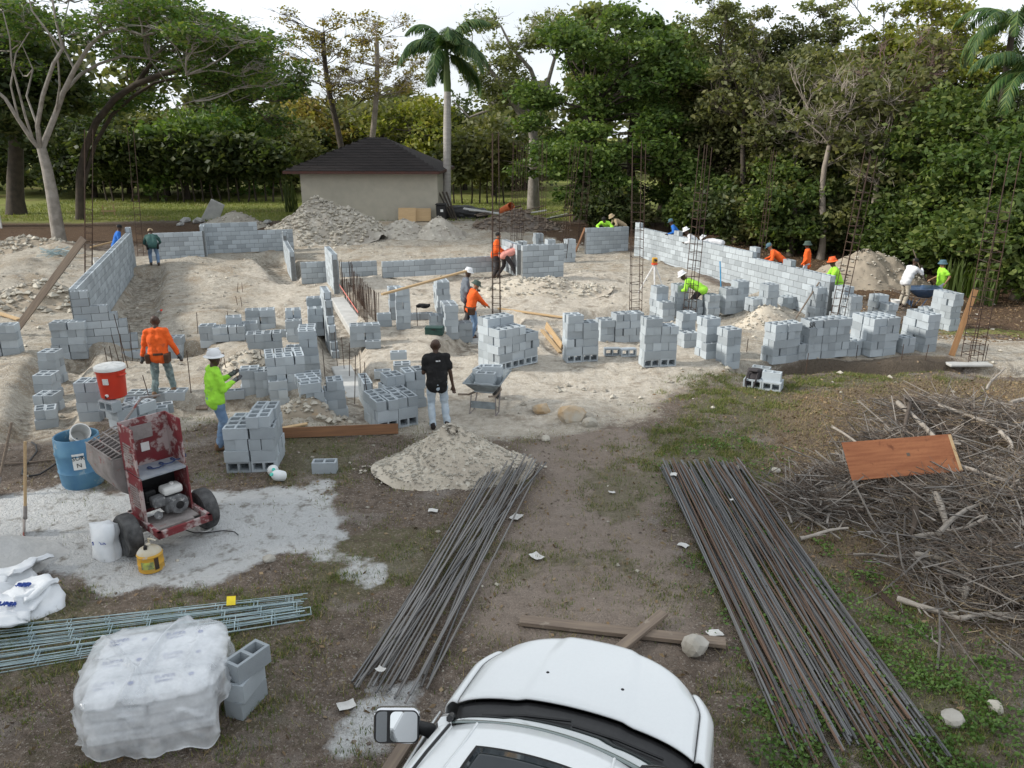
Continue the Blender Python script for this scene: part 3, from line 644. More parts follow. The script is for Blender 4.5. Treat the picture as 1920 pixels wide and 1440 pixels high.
for k, (xa, ya, xb, yb) in enumerate([(928, 862, 665, 1290), (932, 866, 672, 1296), (936, 864, 690, 1300), (940, 868, 700, 1302), (945, 866, 712, 1285), (950, 862, 680, 1280), (966, 872, 705, 1310), (970, 870, 716, 1312), (975, 866, 725, 1300), (978, 872, 740, 1318), (982, 866, 668, 1300),
        (986, 870, 745, 1320), (990, 876, 730, 1296), (994, 868, 700, 1290), (1000, 874, 760, 1330), (1004, 880, 770, 1318), (1010, 880, 690, 1270), (1016, 880, 800, 1300), (1024, 884, 675, 1286), (960, 868, 715, 1270), (955, 880, 790, 1292), (972, 884, 806, 1284), (980, 880, 795, 1276), (988, 884, 755, 1290), (945, 880, 660, 1282), (965, 876, 750, 1282)]):
    a, b_ = gp(xa, ya), gp(xb, yb); h = .02 + .022 * (k % 4); a.z = gz(a.x, a.y) + h + (.1 if ya < 885 else 0); b_.z = gz(b_.x, b_.y) + h
    bar(a, b_, BAR2 if k % 3 else BAR1, 'mortar splashed steel bar in the narrow pile left of the truck', 'narrow rebar pile', .95)
for k in range(5):
    a, b_ = gp(1590 + 8 * k, 1065 + 4 * k), gp(1668 + 7 * k, 1140 + 5 * k); a.z = gz(a.x, a.y) + .03; b_.z = gz(b_.x, b_.y) + .03; bar(a, b_, BARS, 'short rusty rod in the grass right of the fanned pile', 'short rods in the grass', .8)
# --- galvanised ladder wire
def ladder(a, b_, w, label, lift):
    d = b_ - a; L = d.length; o = MB(); o.tube([(0, -w / 2, 0), (L, -w / 2, 0)], .0055, 4); o.tube([(0, w / 2, 0), (L, w / 2, 0)], .0055, 4); k = .2
    while k < L: o.tube([(k, -w / 2, .004), (k, w / 2, .004)], .0045, 4); k += .4
    ob = o.build('wire_ladder', M_galv, loc=(a.x, a.y, a.z + lift), rot=(random.gauss(0, .15), -math.asin(max(-1, min(1, d.z / L))), math.atan2(d.y, d.x))); tag(ob, label, 'wire', 'galvanised wire ladders')
for k in range(17):
    f = k / 16; a = G(-60 + 15 * random.random(), 1190 + 78 * f + random.gauss(0, 6)); b_ = G(545 + 40 * random.random(), 1124 + 40 * f + random.gauss(0, 4)); ladder(a, b_, random.choice((.1, .14, .16)), 'galvanised ladder wire lying behind the plastic wrapped pallet', .02 + .015 * (k % 4))
MB().box((0, 0, 0), (.1, .13, .003)).build('paper_tag', mat('yellow_tag', (.8, .62, .02), rough=.5), loc=G(435, 1140, .1), rot=(.35, .1, .3)); tag(bpy.context.scene.objects['paper_tag'], 'bright yellow tag on the galvanised wire', 'tag')
# ================================================================== LUMBER
M_wood = mat('pale_lumber', (.5, .36, .2), (.42, .29, .16), rough=.8, scale=3, stretch=(.6, 12, 12), var=.15)
M_grey = mat('weathered_lumber', (.235, .185, .14), (.16, .125, .1), rough=.9, scale=3, stretch=(.6, 12, 12), var=.1, spot=(.3, .26, .21), spot_th=.62)
M_brown = mat('brown_lumber', (.25, .125, .06), (.17, .085, .045), rough=.75, scale=3, stretch=(.5, 14, 14))
def board(a, b_, w, t_, m, label, roll=0.0, name='lumber_board', cat='board'):
    d = b_ - a; L = d.length; o = MB().box((L / 2, 0, 0), (L, w, t_)).build(name, m, bevel=.004)
    q = d.to_track_quat('X', 'Z'); o.location = a; o.rotation_euler = (q @ Quaternion((1, 0, 0), roll)).to_euler(); return tag(o, label, cat)
Zv = lambda v, z: Vector((v.x, v.y, v.z + z))
p0 = G(24, 627); board(p0, at(157, 447, p0.y + .4), .2, .045, M_grey, 'long grey plank leaning up toward the leftmost cage', 1.2)
board(at(716, 552, 20.4), at(874, 508, 22.4), .1, .05, M_wood, 'long pale plank resting across the tall stack')
board(Zv(G(934, 581), .05), Zv(G(1152, 612), .06), .1, .045, M_wood, 'long pale board lying behind the central stacks')
board(Zv(G(1024, 616), .1), Zv(G(1053, 657), .1), .2, .04, M_wood, 'pale form board left of the second central stack', 1.4); board(Zv(G(1016, 622), .05), Zv(G(1050, 664), .05), .1, .04, M_wood, 'low pale batten beside the form board')
board(Zv(G(516, 822), .1), Zv(G(747, 813), .1), .19, .045, M_brown, 'brown beam on edge in front of the block row', 1.35); board(Zv(G(505, 812), .05), Zv(G(577, 800), .06), .1, .03, M_wood, 'short pale slat behind the brown beam')
a, b_ = gp(975, 1170), gp(1360, 1213); board(Zv(a, .05), Zv(b_, .05), .15, .05, M_grey, 'long weathered beam lying in front of the truck hood', name='timber_beam'); a, b_ = gp(1243, 1163), gp(1160, 1232); board(Zv(a, .1), Zv(b_, .1), .12, .045, M_grey, 'short plank crossing the long weathered beam')
p0 = G(1784, 667); board(p0, at(1829, 543, p0.y + .3), .14, .04, mat('orange_brown_lumber', (.3, .165, .075), (.22, .12, .055), rough=.8, scale=3, stretch=(.6, 12, 12)), 'orange brown plank leaning on the rightmost cage', .6)
board(Zv(gp(790, 1355), .03), Zv(gp(715, 1470), .03), .12, .045, M_grey, 'weathered plank lying beside the truck mirror')
p0 = G(378, 768); board(Zv(p0, .04), Zv(G(412, 690), .35), .24, .04, M_grey, 'wide grey plank behind the lime shirted man')
board(Zv(G(-5, 592), .1), Zv(G(36, 602), .05), .14, .05, M_wood, 'pale timber end at the left edge'); board(Zv(G(170, 466), .08), Zv(G(248, 456), .3), .08, .06, M_wood, 'pale rail behind the left wall')
board(G(1079, 472), at(1097, 427, G(1079, 472).y + .2), .14, .04, M_brown, 'short brown board leaning left of the far wall')
board(G(1352, 545), at(1350, 490, G(1352, 545).y), .06, .03, mat('blue_paint', (.03, .3, .6), rough=.5), 'blue level stick standing behind wide back stack', name='level_stick', cat='stick')
board(Zv(G(1492, 600), .05), at(1536, 529, G(1492, 600).y + .9), .035, .035, M_grey, 'grey shovel handle leaning on the white right wall', name='long_handle', cat='handle')
def batter(px, py, s, label):
    b0 = G(px, py); t_ = thing('batter_board', label, 'stakes', b0, .2)
    for sx in (-.35, .35): MB().box((sx * s, 0, .3 * s), (.06, .05, .8 * s)).build('stake', M_wood, t_)
    MB().box((0, -.045, .3 * s), (.95 * s, .03, .1)).build('cross_rail', M_wood, t_)
batter(1083, 416, 1.3, 'wooden batter board left of the dark woods'); batter(205, 404, .9, 'small wooden batter board on the far lawn edge')
for px, py, w, h, lb in ((765, 415, 1.0, .8, 'tan plywood scrap leaning on the garage, left one'), (790, 414, 1.2, .75, 'tan plywood sheet leaning on the garage, right one')):
    b0 = gp(px, py, .6); board(Vector((b0.x - w / 2, b0.y - .3, .6 + h / 2)), Vector((b0.x + w / 2, b0.y - .3, .6 + h / 2)), h, .02, M_wood, lb, 1.25, 'plywood_sheet', 'plywood')
# ================================================================== MOUNDS
M_marlpile = mat('marl_rubble', (.46, .43, .37), (.33, .30, .26), rough=1, scale=1.2, bump=.9, bscale=14, spot=(.56, .53, .47), spot_th=.56, sscale=4)
M_tan = mat('tan_gravel', (.55, .495, .405), (.4, .35, .285), rough=1, scale=1.3, bump=.9, bscale=24, spot=(.58, .54, .46), spot_th=.56, sscale=8)
M_sandp = mat('grey_brown_sand', (.34, .29, .225), (.27, .23, .18), rough=1, scale=1.4, bump=.7, bscale=12, spot=(.4, .27, .15), spot_th=.62, sscale=1)
M_stone = mat('limestone', (.5, .47, .4), (.34, .31, .26), rough=.95, scale=4, bump=.6, bscale=20, var=.3, spot=(.3, .25, .18), spot_th=.62)
M_dust = mat('cement_sand', (.5, .5, .49), (.42, .42, .41), rough=1, scale=2, bump=.6, bscale=20)
def rocks_mesh(name, P, s, m):
    """many small faceted stones joined; P (n,3) centres, s (n,) radii"""
    n = len(P); oc = np.array([(1, 0, 0), (-1, 0, 0), (0, 1, 0), (0, -1, 0), (0, 0, 1), (0, 0, -1), (.6, .6, .5), (-.6, .5, .55)])
    of = np.array([(0, 6, 4), (6, 2, 4), (2, 7, 4), (7, 1, 4), (1, 3, 4), (3, 0, 4), (0, 2, 6), (2, 1, 7), (2, 0, 5), (1, 2, 5), (3, 1, 5), (0, 3, 5)])
    V_ = oc[None] * (s[:, None, None] * rng.uniform(.55, 1.25, (n, 8, 3)))
    a = rng.uniform(0, 6.28, n); ca, sa = np.cos(a), np.sin(a); x_ = V_[:, :, 0] * ca[:, None] - V_[:, :, 1] * sa[:, None]; y_ = V_[:, :, 0] * sa[:, None] + V_[:, :, 1] * ca[:, None]
    V_ = np.stack([x_, y_, V_[:, :, 2] * .7], -1) + P[:, None, :]
    return np_mesh(name, V_.reshape(-1, 3), (of[None] + (np.arange(n) * 8)[:, None, None]).reshape(-1, 3), m)
def mound(px, py, rx, ry, h, m, label, nrock=0, rs=(.03, .12), seed=1, name='dirt_pile', cat='pile', peaks=None, rm=None, base=None):
    b0 = base if base is not None else G(px, py); nu, nv = 96, 30; P = []
    peaks = peaks or [(0, 0, 1)]
    def hf(x_, y_):
        r = np.hypot(x_ / rx, y_ / ry); r = r * (1 + .6 * fbm(x_ + b0.x, y_ + b0.y, .9, 4, seed) + .5 * fbm(x_ + b0.x, y_ + b0.y, 2.8, 3, seed + 8)); z = np.zeros_like(r)
        for (ox, oy, k) in peaks:
            q = np.hypot((x_ - ox * rx) / rx, (y_ - oy * ry) / ry) * (1 + .35 * fbm(x_ + b0.x, y_, .9, 3, seed)); z = np.maximum(z, k * np.clip(1 - q, 0, 1) ** 1.05)
        e = np.clip(1 - r, 0, 1) ; z = h * z + h * .35 * fbm(x_ + b0.x, y_ + b0.y, 1.4, 5, seed + 3, .6) * sstep(0, .35, e); return z - .06 * (1 - sstep(0, .12, e))
    th = np.linspace(0, 2 * np.pi, nu, endpoint=False); rr = np.linspace(0, 1.15, nv + 1)[1:] ** .8
    X_ = np.concatenate([[0], (rr[:, None] * np.cos(th)).ravel() * rx]); Y_ = np.concatenate([[0], (rr[:, None] * np.sin(th)).ravel() * ry])
    Zt = terrain(X_ + b0.x, Y_ + b0.y); Z_ = hf(X_, Y_) + Zt - b0.z
    quads = []; tri = []
    for j in range(nv - 1):
        for k in range(nu): a, c_ = 1 + j * nu + k, 1 + j * nu + (k + 1) % nu; quads.append((a, c_, c_ + nu, a + nu))
    for k in range(nu): quads.append((0, 1 + k, 1 + (k + 1) % nu, 0))
    me = bpy.data.meshes.new(name); me.from_pydata(np.stack([X_, Y_, Z_], -1).tolist(), [], [q if q[0] != q[3] else q[:3] for q in quads]); me.polygons.foreach_set('use_smooth', np.ones(len(me.polygons), bool)); me.materials.append(m)
    if not nrock: return tag(obj(name, me, loc=b0), label, cat)
    t_ = thing(name, label, cat, b0); obj('heap', me, t_)
    a = rng.uniform(0, 6.28, nrock); r = np.sqrt(rng.uniform(0, 1.0, nrock)) * (1 + .5 * rng.uniform(0, 1, nrock) * (rng.uniform(0, 1, nrock) < .35)); x_, y_ = r * np.cos(a) * rx, r * np.sin(a) * ry; z_ = hf(x_, y_) + terrain(x_ + b0.x, y_ + b0.y) - b0.z
    s = rs[0] + (rs[1] - rs[0]) * rng.uniform(0, 1, nrock) ** 3
    tag(obj('loose_stones', rocks_mesh('loose_stones', np.stack([x_, y_, z_ + s * .2], -1), s, rm or M_stone), t_), kind='stuff'); return t_
mound(610, 446, 3.1, 2.3, 1.8, M_marlpile, 'largest pale rubble heap in front of the garage', 3200, (.015, .17), 1, peaks=[(-.12, 0, 1.15), (.3, 0, .9), (-.5, .1, .5)])
mound(757, 442, 1.7, 1.4, .95, M_marlpile, 'small pale heap, middle of three before the garage', 350, (.03, .1), 2)
mound(823, 443, 1.6, 1.3, 1.05, M_marlpile, 'pointed white heap at the garage corner', 350, (.02, .08), 3); mound(440, 424, 1.9, 1.6, .85, M_marlpile, 'low tan heap beside the broken concrete slabs', 300, (.03, .12), 4)
mound(850, 880, 1.22, .85, .8, M_tan, 'pale gravel pile in front of the black shirted man', 4200, (.004, .04), 5, peaks=[(.02, .1, 1), (.5, .1, .4), (-.45, -.1, .45)])
mound(1612, 532, 2.5, 1.8, 1.5, M_sandp, 'grey brown sand pile at the edge of woods', 500, (.02, .1), 6, name='sand_pile', peaks=[(0, 0, 1), (.3, .1, .85)])
mound(-25, 1055, .95, .8, .42, M_dust, 'grey cement sand pile at the left edge', 0, name='sand_pile', seed=8); mound(970, 425, 2.6, 1.5, .95, mat('dark_debris', (.2, .17, .14), (.12, .1, .09), rough=1, scale=3, bump=1, bscale=14), 'dark demolition debris heap of boards and earth', 900, (.04, .18), 9, name='debris_heap', rm=M_grey)
mound(1005, 541, 2.4, .9, .42, M_tan, 'long low bank of white fill behind the worker row', 700, (.02, .1), 10, name='fill_bank', peaks=[(-.3, 0, .8), (.2, 0, 1), (.6, 0, .7)])
mound(40, 470, 2.6, 1.7, .7, M_sandp, 'grey brown spoil heap left of the left wall', 700, (.03, .2), 12, name='spoil_heap'); mound(60, 560, 2.2, 1.4, .5, M_sandp, 'tan spoil heap beside the long leaning plank', 700, (.03, .18), 13, name='spoil_heap')
mound(1432, 600, .9, .6, .45, M_tan, 'small tan mound between the right hand stacks', 200, (.02, .09), 14, name='fill_mound')
mound(470, 690, 1.0, .6, .42, M_tan, 'tan mound behind the lime shirted man', 260, (.02, .1), 15, name='fill_mound'); mound(590, 770, 1.0, .5, .3, M_sandp, 'low grey mound in front of the block row', 300, (.02, .1), 16, name='fill_mound')
ICO = None
def rock(px, py, s, label, m=None, name='rock', sub=2, seed=0, lift=.25, flat=.75, cat='rock', base=None, rot=None):
    b0 = base if base is not None else G(px, py); bm = bmesh.new(); bmesh.ops.create_icosphere(bm, subdivisions=sub, radius=1); rr = random.Random(seed + px * 7 + py)
    pl = [(Vector((rr.gauss(0, 1), rr.gauss(0, 1), rr.gauss(0, 1))).normalized(), rr.uniform(.62, .92)) for _ in range(9)]
    for v in bm.verts:
        for n_, d_ in pl:
            e = v.co.dot(n_) - d_
            if e > 0: v.co -= n_ * e
        v.co.z *= flat; v.co *= s * (1 + rr.gauss(0, .015))
    me = bpy.data.meshes.new(name); bm.to_mesh(me); bm.free(); me.materials.append(m or M_stone)
    o = obj(name, me, loc=b0 + Vector((0, 0, s * lift)), rot=rot or (rr.gauss(0, .2), rr.gauss(0, .2), rr.uniform(0, 6))); return tag(o, label, cat)

M_rockw = mat('white_rock', (.42, .4, .36), (.3, .28, .24), rough=.95, scale=3, bump=.5, bscale=18); M_rocko = mat('ochre_rock', (.42, .29, .16), (.42, .39, .33), rough=.95, scale=2.4, bump=.6, bscale=14)
rock(1303, 1225, .17, 'pale angular rock on the weathered beam', M_rockw, lift=.5, seed=3); rock(1783, 1352, .115, 'pale rock in the grass, lower right', M_rockw, seed=4); rock(1865, 1330, .085, 'dark topped rock near the right edge', M_stone, seed=5)
rock(1073, 782, .3, 'ochre boulder beyond the gravel pile', M_rocko, seed=6, lift=.2); rock(1015, 772, .22, 'tan boulder left of the ochre boulder', M_rocko, seed=7, lift=.15); rock(1104, 796, .17, 'grey boulder right of the ochre boulder', M_stone, seed=8, lift=.1)
rock(1385, 880, .12, 'flat white stone above the fanned rebar', M_rockw, seed=9, flat=.3); rock(1022, 825, .1, 'small grey stone right of the gravel pile', M_stone, seed=10); rock(1455, 885, .1, 'white stone beside the dry palm fronds', M_rockw, seed=11, flat=.5); rock(1860, 885, .16, 'flat white stone right of the orange board', M_rockw, seed=12, flat=.25)
rock(828, 825, .13, 'round stone on the gravel pile', M_tan, seed=13, base=gp(828, 825, .45)); rock(505, 1050, .09, 'small white stone near the gas can', M_rockw, seed=14)
M_slab = mat('broken_concrete', (.45, .45, .43), (.36, .36, .35), rough=.95, scale=3, bump=.4)
b0 = G(392, 412); o = MB().box((0, 0, .55), (.95, .3, 1.5), taper=.85).build('concrete_slab', M_slab, loc=b0 + Vector((0, 0, -.1)), rot=(.2, .5, .3), bevel=.03); tag(o, 'upright broken concrete slab left of the rubble heap', 'slab')
for k, (px, py, s) in enumerate(((348, 416, .4), (372, 418, .45), (410, 420, .4), (500, 420, .35), (430, 414, .3), (338, 423, .25), (395, 424, .35))): rock(px, py, s, ['grey concrete chunk leftmost at the slab heap', 'wide concrete chunk under the upright slab', 'concrete chunk right of the upright slab', 'grey concrete chunk near the big heap', 'chunk atop the low tan heap', 'small chunk at the heap edge', 'chunk in front of the upright slab'][k], M_slab, 'concrete_chunk', 1, 30 + k, flat=.5, cat='chunk')
for k in range(16):   # boards in the debris heap
    c_ = G(970 + random.uniform(-75, 80), 412 + random.uniform(-4, 14)); a = random.uniform(-.5, .5); d = Vector((math.cos(a), math.sin(a), random.uniform(-.1, .3))) * random.uniform(.5, 1.3)
    c_.z += .35 + random.uniform(0, .35); board(c_ - d, c_ + d, .16, .035, random.choice((M_grey, M_grey, M_slab)), 'grey scrap board in the dark demolition heap', random.uniform(-.6, .6), 'scrap_board'); col.objects[-1]['group'] = 'scrap boards in the debris heap'
# ================================================================== TREES
M_bark = mat('grey_bark', (.31, .285, .255), (.2, .18, .155), rough=.95, scale=3, bump=.6, bscale=12, spot=(.28, .26, .23), spot_th=.6)
M_barkd = mat('dark_bark', (.085, .068, .052), (.05, .042, .034), rough=.95, scale=3, bump=.6, bscale=12)
M_barkp = mat('pale_twig_bark', (.3, .26, .22), (.2, .17, .14), rough=.95, scale=3)
M_barkr = mat('purple_twig_bark', (.2, .13, .12), (.13, .09, .085), rough=.95, scale=3)
L_poin = leafmat('leaf_feathery', [(0, (.035, .075, .018)), (.5, (.06, .105, .025)), (1, (.11, .135, .035))])
L_dark = leafmat('leaf_dark', [(0, (.026, .04, .016)), (.6, (.045, .062, .024)), (1, (.07, .08, .033))])
L_green = leafmat('leaf_bright', [(0, (.036, .068, .018)), (.5, (.068, .11, .03)), (1, (.11, .15, .045))])
L_vine = leafmat('leaf_vine', [(0, (.032, .055, .016)), (.55, (.056, .085, .025)), (1, (.125, .155, .05))])
L_olive = leafmat('leaf_olive', [(0, (.06, .07, .03)), (.5, (.095, .105, .046)), (1, (.14, .138, .07))])
L_yell = leafmat('leaf_yellow', [(0, (.13, .12, .03)), (.5, (.18, .16, .045)), (1, (.19, .13, .05))])
L_ygr = leafmat('leaf_yellow_green', [(0, (.09, .115, .02)), (.5, (.14, .155, .03)), (1, (.2, .19, .05))])
L_pale = leafmat('leaf_pale', [(0, (.08, .1, .04)), (.5, (.12, .14, .06)), (1, (.16, .17, .08))])
def leaves(P, size, ax=None, flat=.6, aspect=1.8):
    """P (n,3) -> rhombic leaf blades"""
    n = len(P); s = size * rng.uniform(.6, 1.35, n); d = rng.normal(0, 1, (n, 3)); d[:, 2] *= flat
    if ax is not None: d = d * .5 + ax
    d /= np.linalg.norm(d, axis=1)[:, None] + 1e-9
    u = rng.normal(0, 1, (n, 3)); u[:, 2] += .0; w = np.cross(d, u); w /= np.linalg.norm(w, axis=1)[:, None] + 1e-9
    a = d * (s * aspect / 2)[:, None]; b_ = w * (s / 2)[:, None]
    V_ = np.stack([P - a, P + b_ - a * .1, P + a, P - b_ - a * .1], 1).reshape(-1, 3); return V_, np.arange(n * 4).reshape(n, 4)
def curve(a, b_, bend, k=5, rr=random):
    a, b_ = Vector(a), Vector(b_); d = b_ - a; L = d.length; off = Vector((rr.gauss(0, 1), rr.gauss(0, 1), rr.gauss(0, .6))) * L * bend; off2 = Vector((rr.gauss(0, 1), rr.gauss(0, 1), rr.gauss(0, 1))) * L * bend * .35
    return [a + d * t_ + off * math.sin(math.pi * t_) + off2 * math.sin(2 * math.pi * t_) for t_ in (i / k for i in range(k + 1))]
def tree(name, label, base, clumps, trunk_top, tr, lm, bm_, nleaf, lsize, seed=0, twigs=3, group=None, cat='tree', trunk=None, limbs=None, flat=.6, shell=.55, twig_r=.02, fork=None, sub=3):
    """clumps: (x,y,z,rx,ry,rz) in world coords. Branches run from the trunk to every clump and fork inside it; leaves sit round the twigs and the clump's shell."""
    rr = random.Random(seed); t_ = thing(name, label, cat, base, group=group); B = Vector(base); mb = MB()
    tp = trunk or curve(B - Vector((0, 0, .3)), trunk_top, .03, 6, rr); n = len(tp)
    mb.tube(tp, [tr * (1.35 if i == 0 else 1.1 - .45 * i / (n - 1)) for i in range(n)], 9)
    if limbs:
        for pts, r0, r1 in limbs: mb.tube(pts, [r0 + (r1 - r0) * i / (len(pts) - 1) for i in range(len(pts))], 8)
    Pl = []; tot = sum((c[3] * c[4] * c[5]) ** .667 for c in clumps)
    nodes = [Vector(p) for p in tp[len(tp) // 2:]]
    if limbs: nodes += [Vector(p) for pts, _, _ in limbs for p in pts[len(pts) // 2:]]
    for c in clumps:
        C = Vector(c[:3]); S_ = min(nodes, key=lambda q: (q - C).length + (1.5 if q.z > C.z else 0)); br = max(twig_r * 1.4, tr * .26 * min(1, (c[3] * c[4] * c[5]) ** .333 / 2.0))
        pts = curve(S_, C, .08, 5, rr); mb.tube(pts, [br * (1 - .6 * i / 5) for i in range(6)], 5, False)
        tw = []
        for k in range(twigs):
            e = C + Vector((rr.gauss(0, .5) * c[3], rr.gauss(0, .5) * c[4], abs(rr.gauss(.25, .45)) * c[5])); q = curve(pts[rr.choice((3, 4, 5))], e, .12, 4, rr); mb.tube(q, [twig_r * (1.15 - .8 * i / 4) for i in range(5)], 3, False); tw.append(q)
            for _ in range(sub // 3):
                e2 = e + Vector((rr.gauss(0, .35) * c[3], rr.gauss(0, .35) * c[4], rr.gauss(.1, .35) * c[5])); mb.tube(curve(q[rr.choice((2, 3))], e2, .12, 3, rr), [twig_r * .6, twig_r * .5, twig_r * .4, twig_r * .25], 3, False)
        m_ = int(nleaf * (c[3] * c[4] * c[5]) ** .667 / tot); ns = max(3, m_ // 26)
        d = rng.normal(0, 1, (ns, 3)); d /= np.linalg.norm(d, axis=1)[:, None]; r = rng.uniform(shell, 1, ns) ** .8; sc = d * r[:, None] * np.array(c[3:6]) + np.array(c[:3])   # spray centres
        rad = .16 * (c[3] * c[4] * c[5]) ** .333 + lsize * .9
        ii = rng.integers(0, ns, m_); Pl.append(sc[ii] + rng.normal(0, 1, (m_, 3)) * rad * np.array((1, 1, .55)))
    mb.build('trunk', bm_, t_, smooth=True, normals=False).matrix_parent_inverse = Matrix.Translation(-B)
    if nleaf:
        V_, F_ = leaves(np.concatenate(Pl), lsize, flat=flat); o = obj('crown', np_mesh('crown', V_, F_, lm), t_); o.matrix_parent_inverse = Matrix.Translation(-B)
    return t_
def blobs(n, c, r, s, seed, flat=.7, sq=.5):
    """n clumps scattered through an ellipsoid of centre c and radii r, mostly near its skin"""
    rr = random.Random(seed); out = []
    for k in range(n):
        while True:
            d = Vector((rr.gauss(0, 1), rr.gauss(0, 1), rr.gauss(0, 1))).normalized()
            if d.z > -sq: break
        q = rr.uniform(.45, 1.0) ** .6; z = rr.uniform(.7, 1.3) * s; out.append((c[0] + d.x * r[0] * q, c[1] + d.y * r[1] * q, c[2] + d.z * r[2] * q, z, z, z * flat))
    return out
pt = lambda px, py, Y: at(px, py, Y)
# --- big spreading tree on the left, limbs traced from its real forks
Y0 = 39.5; B = Vector((at(112, 452, Y0).x, Y0, gz(at(112, 452, Y0).x, Y0)))
def L_(Y_, *pp): return [at(a, b_, Y_ + dy) for a, b_, dy in pp]
trk = [B - Vector((0, 0, .3)), B + Vector((0, 0, .15))] + L_(Y0, (105, 410, 0), (97, 360, 0), (88, 315, 0), (78, 278, 0))
limbs = [(L_(Y0, (78, 282, 0), (60, 262, -.3), (35, 225, -.8), (10, 185, -1.2), (-30, 150, -1.5)), .17, .09), (L_(Y0, (78, 280, 0), (88, 255, .2), (104, 215, .3), (118, 175, .2), (140, 130, 0), (168, 85, -.3), (195, 62, -.5), (230, 52, -.8), (268, 66, -1), (300, 58, -1.2)), .22, .05),
         (L_(Y0, (76, 282, 0), (70, 235, -.5), (80, 180, -1), (100, 120, -1.4), (118, 90, -1.6), (105, 40, -1.8), (95, -20, -2)), .17, .06), (L_(Y0, (62, 262, -.3), (48, 220, -.6), (35, 170, -1), (22, 120, -1.4), (18, 70, -2), (5, 20, -2)), .09, .03),
         (L_(Y0, (118, 175, .2), (150, 140, .8), (185, 120, 1.5), (230, 105, 2), (280, 110, 2.5), (330, 125, 2.6)), .12, .04), (L_(Y0, (118, 92, -1.6), (90, 60, -2), (60, 20, -2.4), (50, -20, -2.6)), .08, .03), (L_(Y0, (195, 62, -.5), (215, 30, -.6), (240, 0, -1)), .07, .03), (L_(Y0, (140, 130, 0), (120, 90, .6), (118, 50, 1), (130, 0, 1.4)), .09, .03),
         (L_(Y0, (35, 225, -.8), (20, 160, -1), (30, 100, -1.2), (55, 60, -1.4)), .07, .03), (L_(Y0, (70, 235, -.5), (50, 180, .3), (62, 130, .8), (40, 80, 1)), .08, .03), (L_(Y0, (168, 85, -.3), (160, 50, .2), (175, 10, .5)), .07, .03), (L_(Y0, (268, 66, -1), (300, 40, -.8), (350, 38, -.5), (400, 60, 0)), .05, .02), (L_(Y0, (300, 58, -1.2), (330, 90, -1), (350, 140, -.8), (365, 190, -.6)), .04, .012), (L_(Y0, (280, 110, 2.5), (310, 150, 2), (330, 200, 1.6), (345, 235, 1.4)), .04, .012), (L_(Y0, (104, 215, .3), (112, 160, -.5), (108, 100, -.8), (85, 50, -1)), .08, .03)]
limbs = [(p_, a_ * .74, b2 * .7) for p_, a_, b2 in limbs]
rr = random.Random(5)
cl = []
for k in range(40):
    px = rr.choice((rr.uniform(-60, 490), rr.uniform(250, 490))); f = (px - 170) / 330; py = -25 + 120 * f * f + rr.uniform(-10, 85) * (1 - .4 * abs(f)); c_ = at(px, py, Y0 + rr.uniform(-3, 6)); s = rr.uniform(.8, 1.5); cl.append((c_.x, c_.y, c_.z, s * 1.25, s * 1.25, s * .32))
for px, py in ((30, 70), (60, 55), (150, 60), (340, 60), (420, 90), (470, 130), (490, 160), (380, 120), (300, 95), (200, 85), (440, 60), (30, 130), (10, 20), (370, 40), (330, 20), (250, 10)): c_ = at(px, py, Y0 + rr.uniform(-1, 4)); cl.append((c_.x, c_.y, c_.z, 1.5, 1.5, .5))
tree('spreading_tree', 'grey barked spreading tree with feathery crown, left foreground', B, cl, None, .33, L_poin, M_bark, 24000, .12, 11, 9, trunk=trk, limbs=limbs, twig_r=.024, flat=.3, sub=9)
# fine bare hanging twigs of the same kind of tree, on its leaning neighbour
Y1 = 47; B = Vector((at(145, 385, Y1).x, Y1, gz(at(145, 385, Y1).x, Y1))); trk = [B - Vector((0, 0, .3))] + L_(Y1, (150, 330, 0), (160, 280, 0), (180, 230, 0), (215, 185, -.4), (255, 158, -.8), (300, 140, -1.2), (335, 130, -1.6))
limbs = [(L_(Y1, (155, 350, 0), (178, 270, .4), (210, 215, .6), (250, 180, .4), (290, 155, .2), (340, 145, 0), (390, 160, 0)), .14, .05), (L_(Y1, (255, 158, -.8), (290, 110, -.5), (340, 90, 0), (400, 80, 0)), .14, .05), (L_(Y1, (335, 130, -1.6), (380, 140, -1.8), (430, 165, -2), (470, 190, -2)), .1, .04)]
cl = []
for k in range(30):
    px = rr.uniform(230, 560); f = (px - 360) / 200; py = 70 + 90 * f * f + rr.uniform(-20, 110); c_ = at(px, py, Y1 + rr.uniform(-2.5, 4)); s = rr.uniform(.8, 1.4); cl.append((c_.x, c_.y, c_.z, s * 1.2, s * 1.2, s * .5))
tree('leaning_tree', 'dark leaning tree arching right behind the spreading tree', B, cl, None, .21, L_poin, M_barkd, 15000, .14, 12, 7, trunk=trk, limbs=limbs, twig_r=.024, flat=.35, sub=12)
B = at(25, 372, 50); B.z = gz(B.x, 50); tree('shade_tree', 'dark trunked tree at the far left edge', B, blobs(16, at(-10, 130, 51), (5, 3, 4), 1.5, 3), at(15, 180, 50), .5, L_dark, M_barkd, 16000, .24, 13, 3)
B = at(-75, 395, 44); B.z = gz(B.x, 44); tree('shade_tree', 'leafy tree half cut by the left picture edge', B, blobs(14, at(-60, 160, 44), (3.5, 3, 5), 1.5, 4), at(-70, 200, 44), .4, L_dark, M_barkd, 14000, .24, 14, 3)
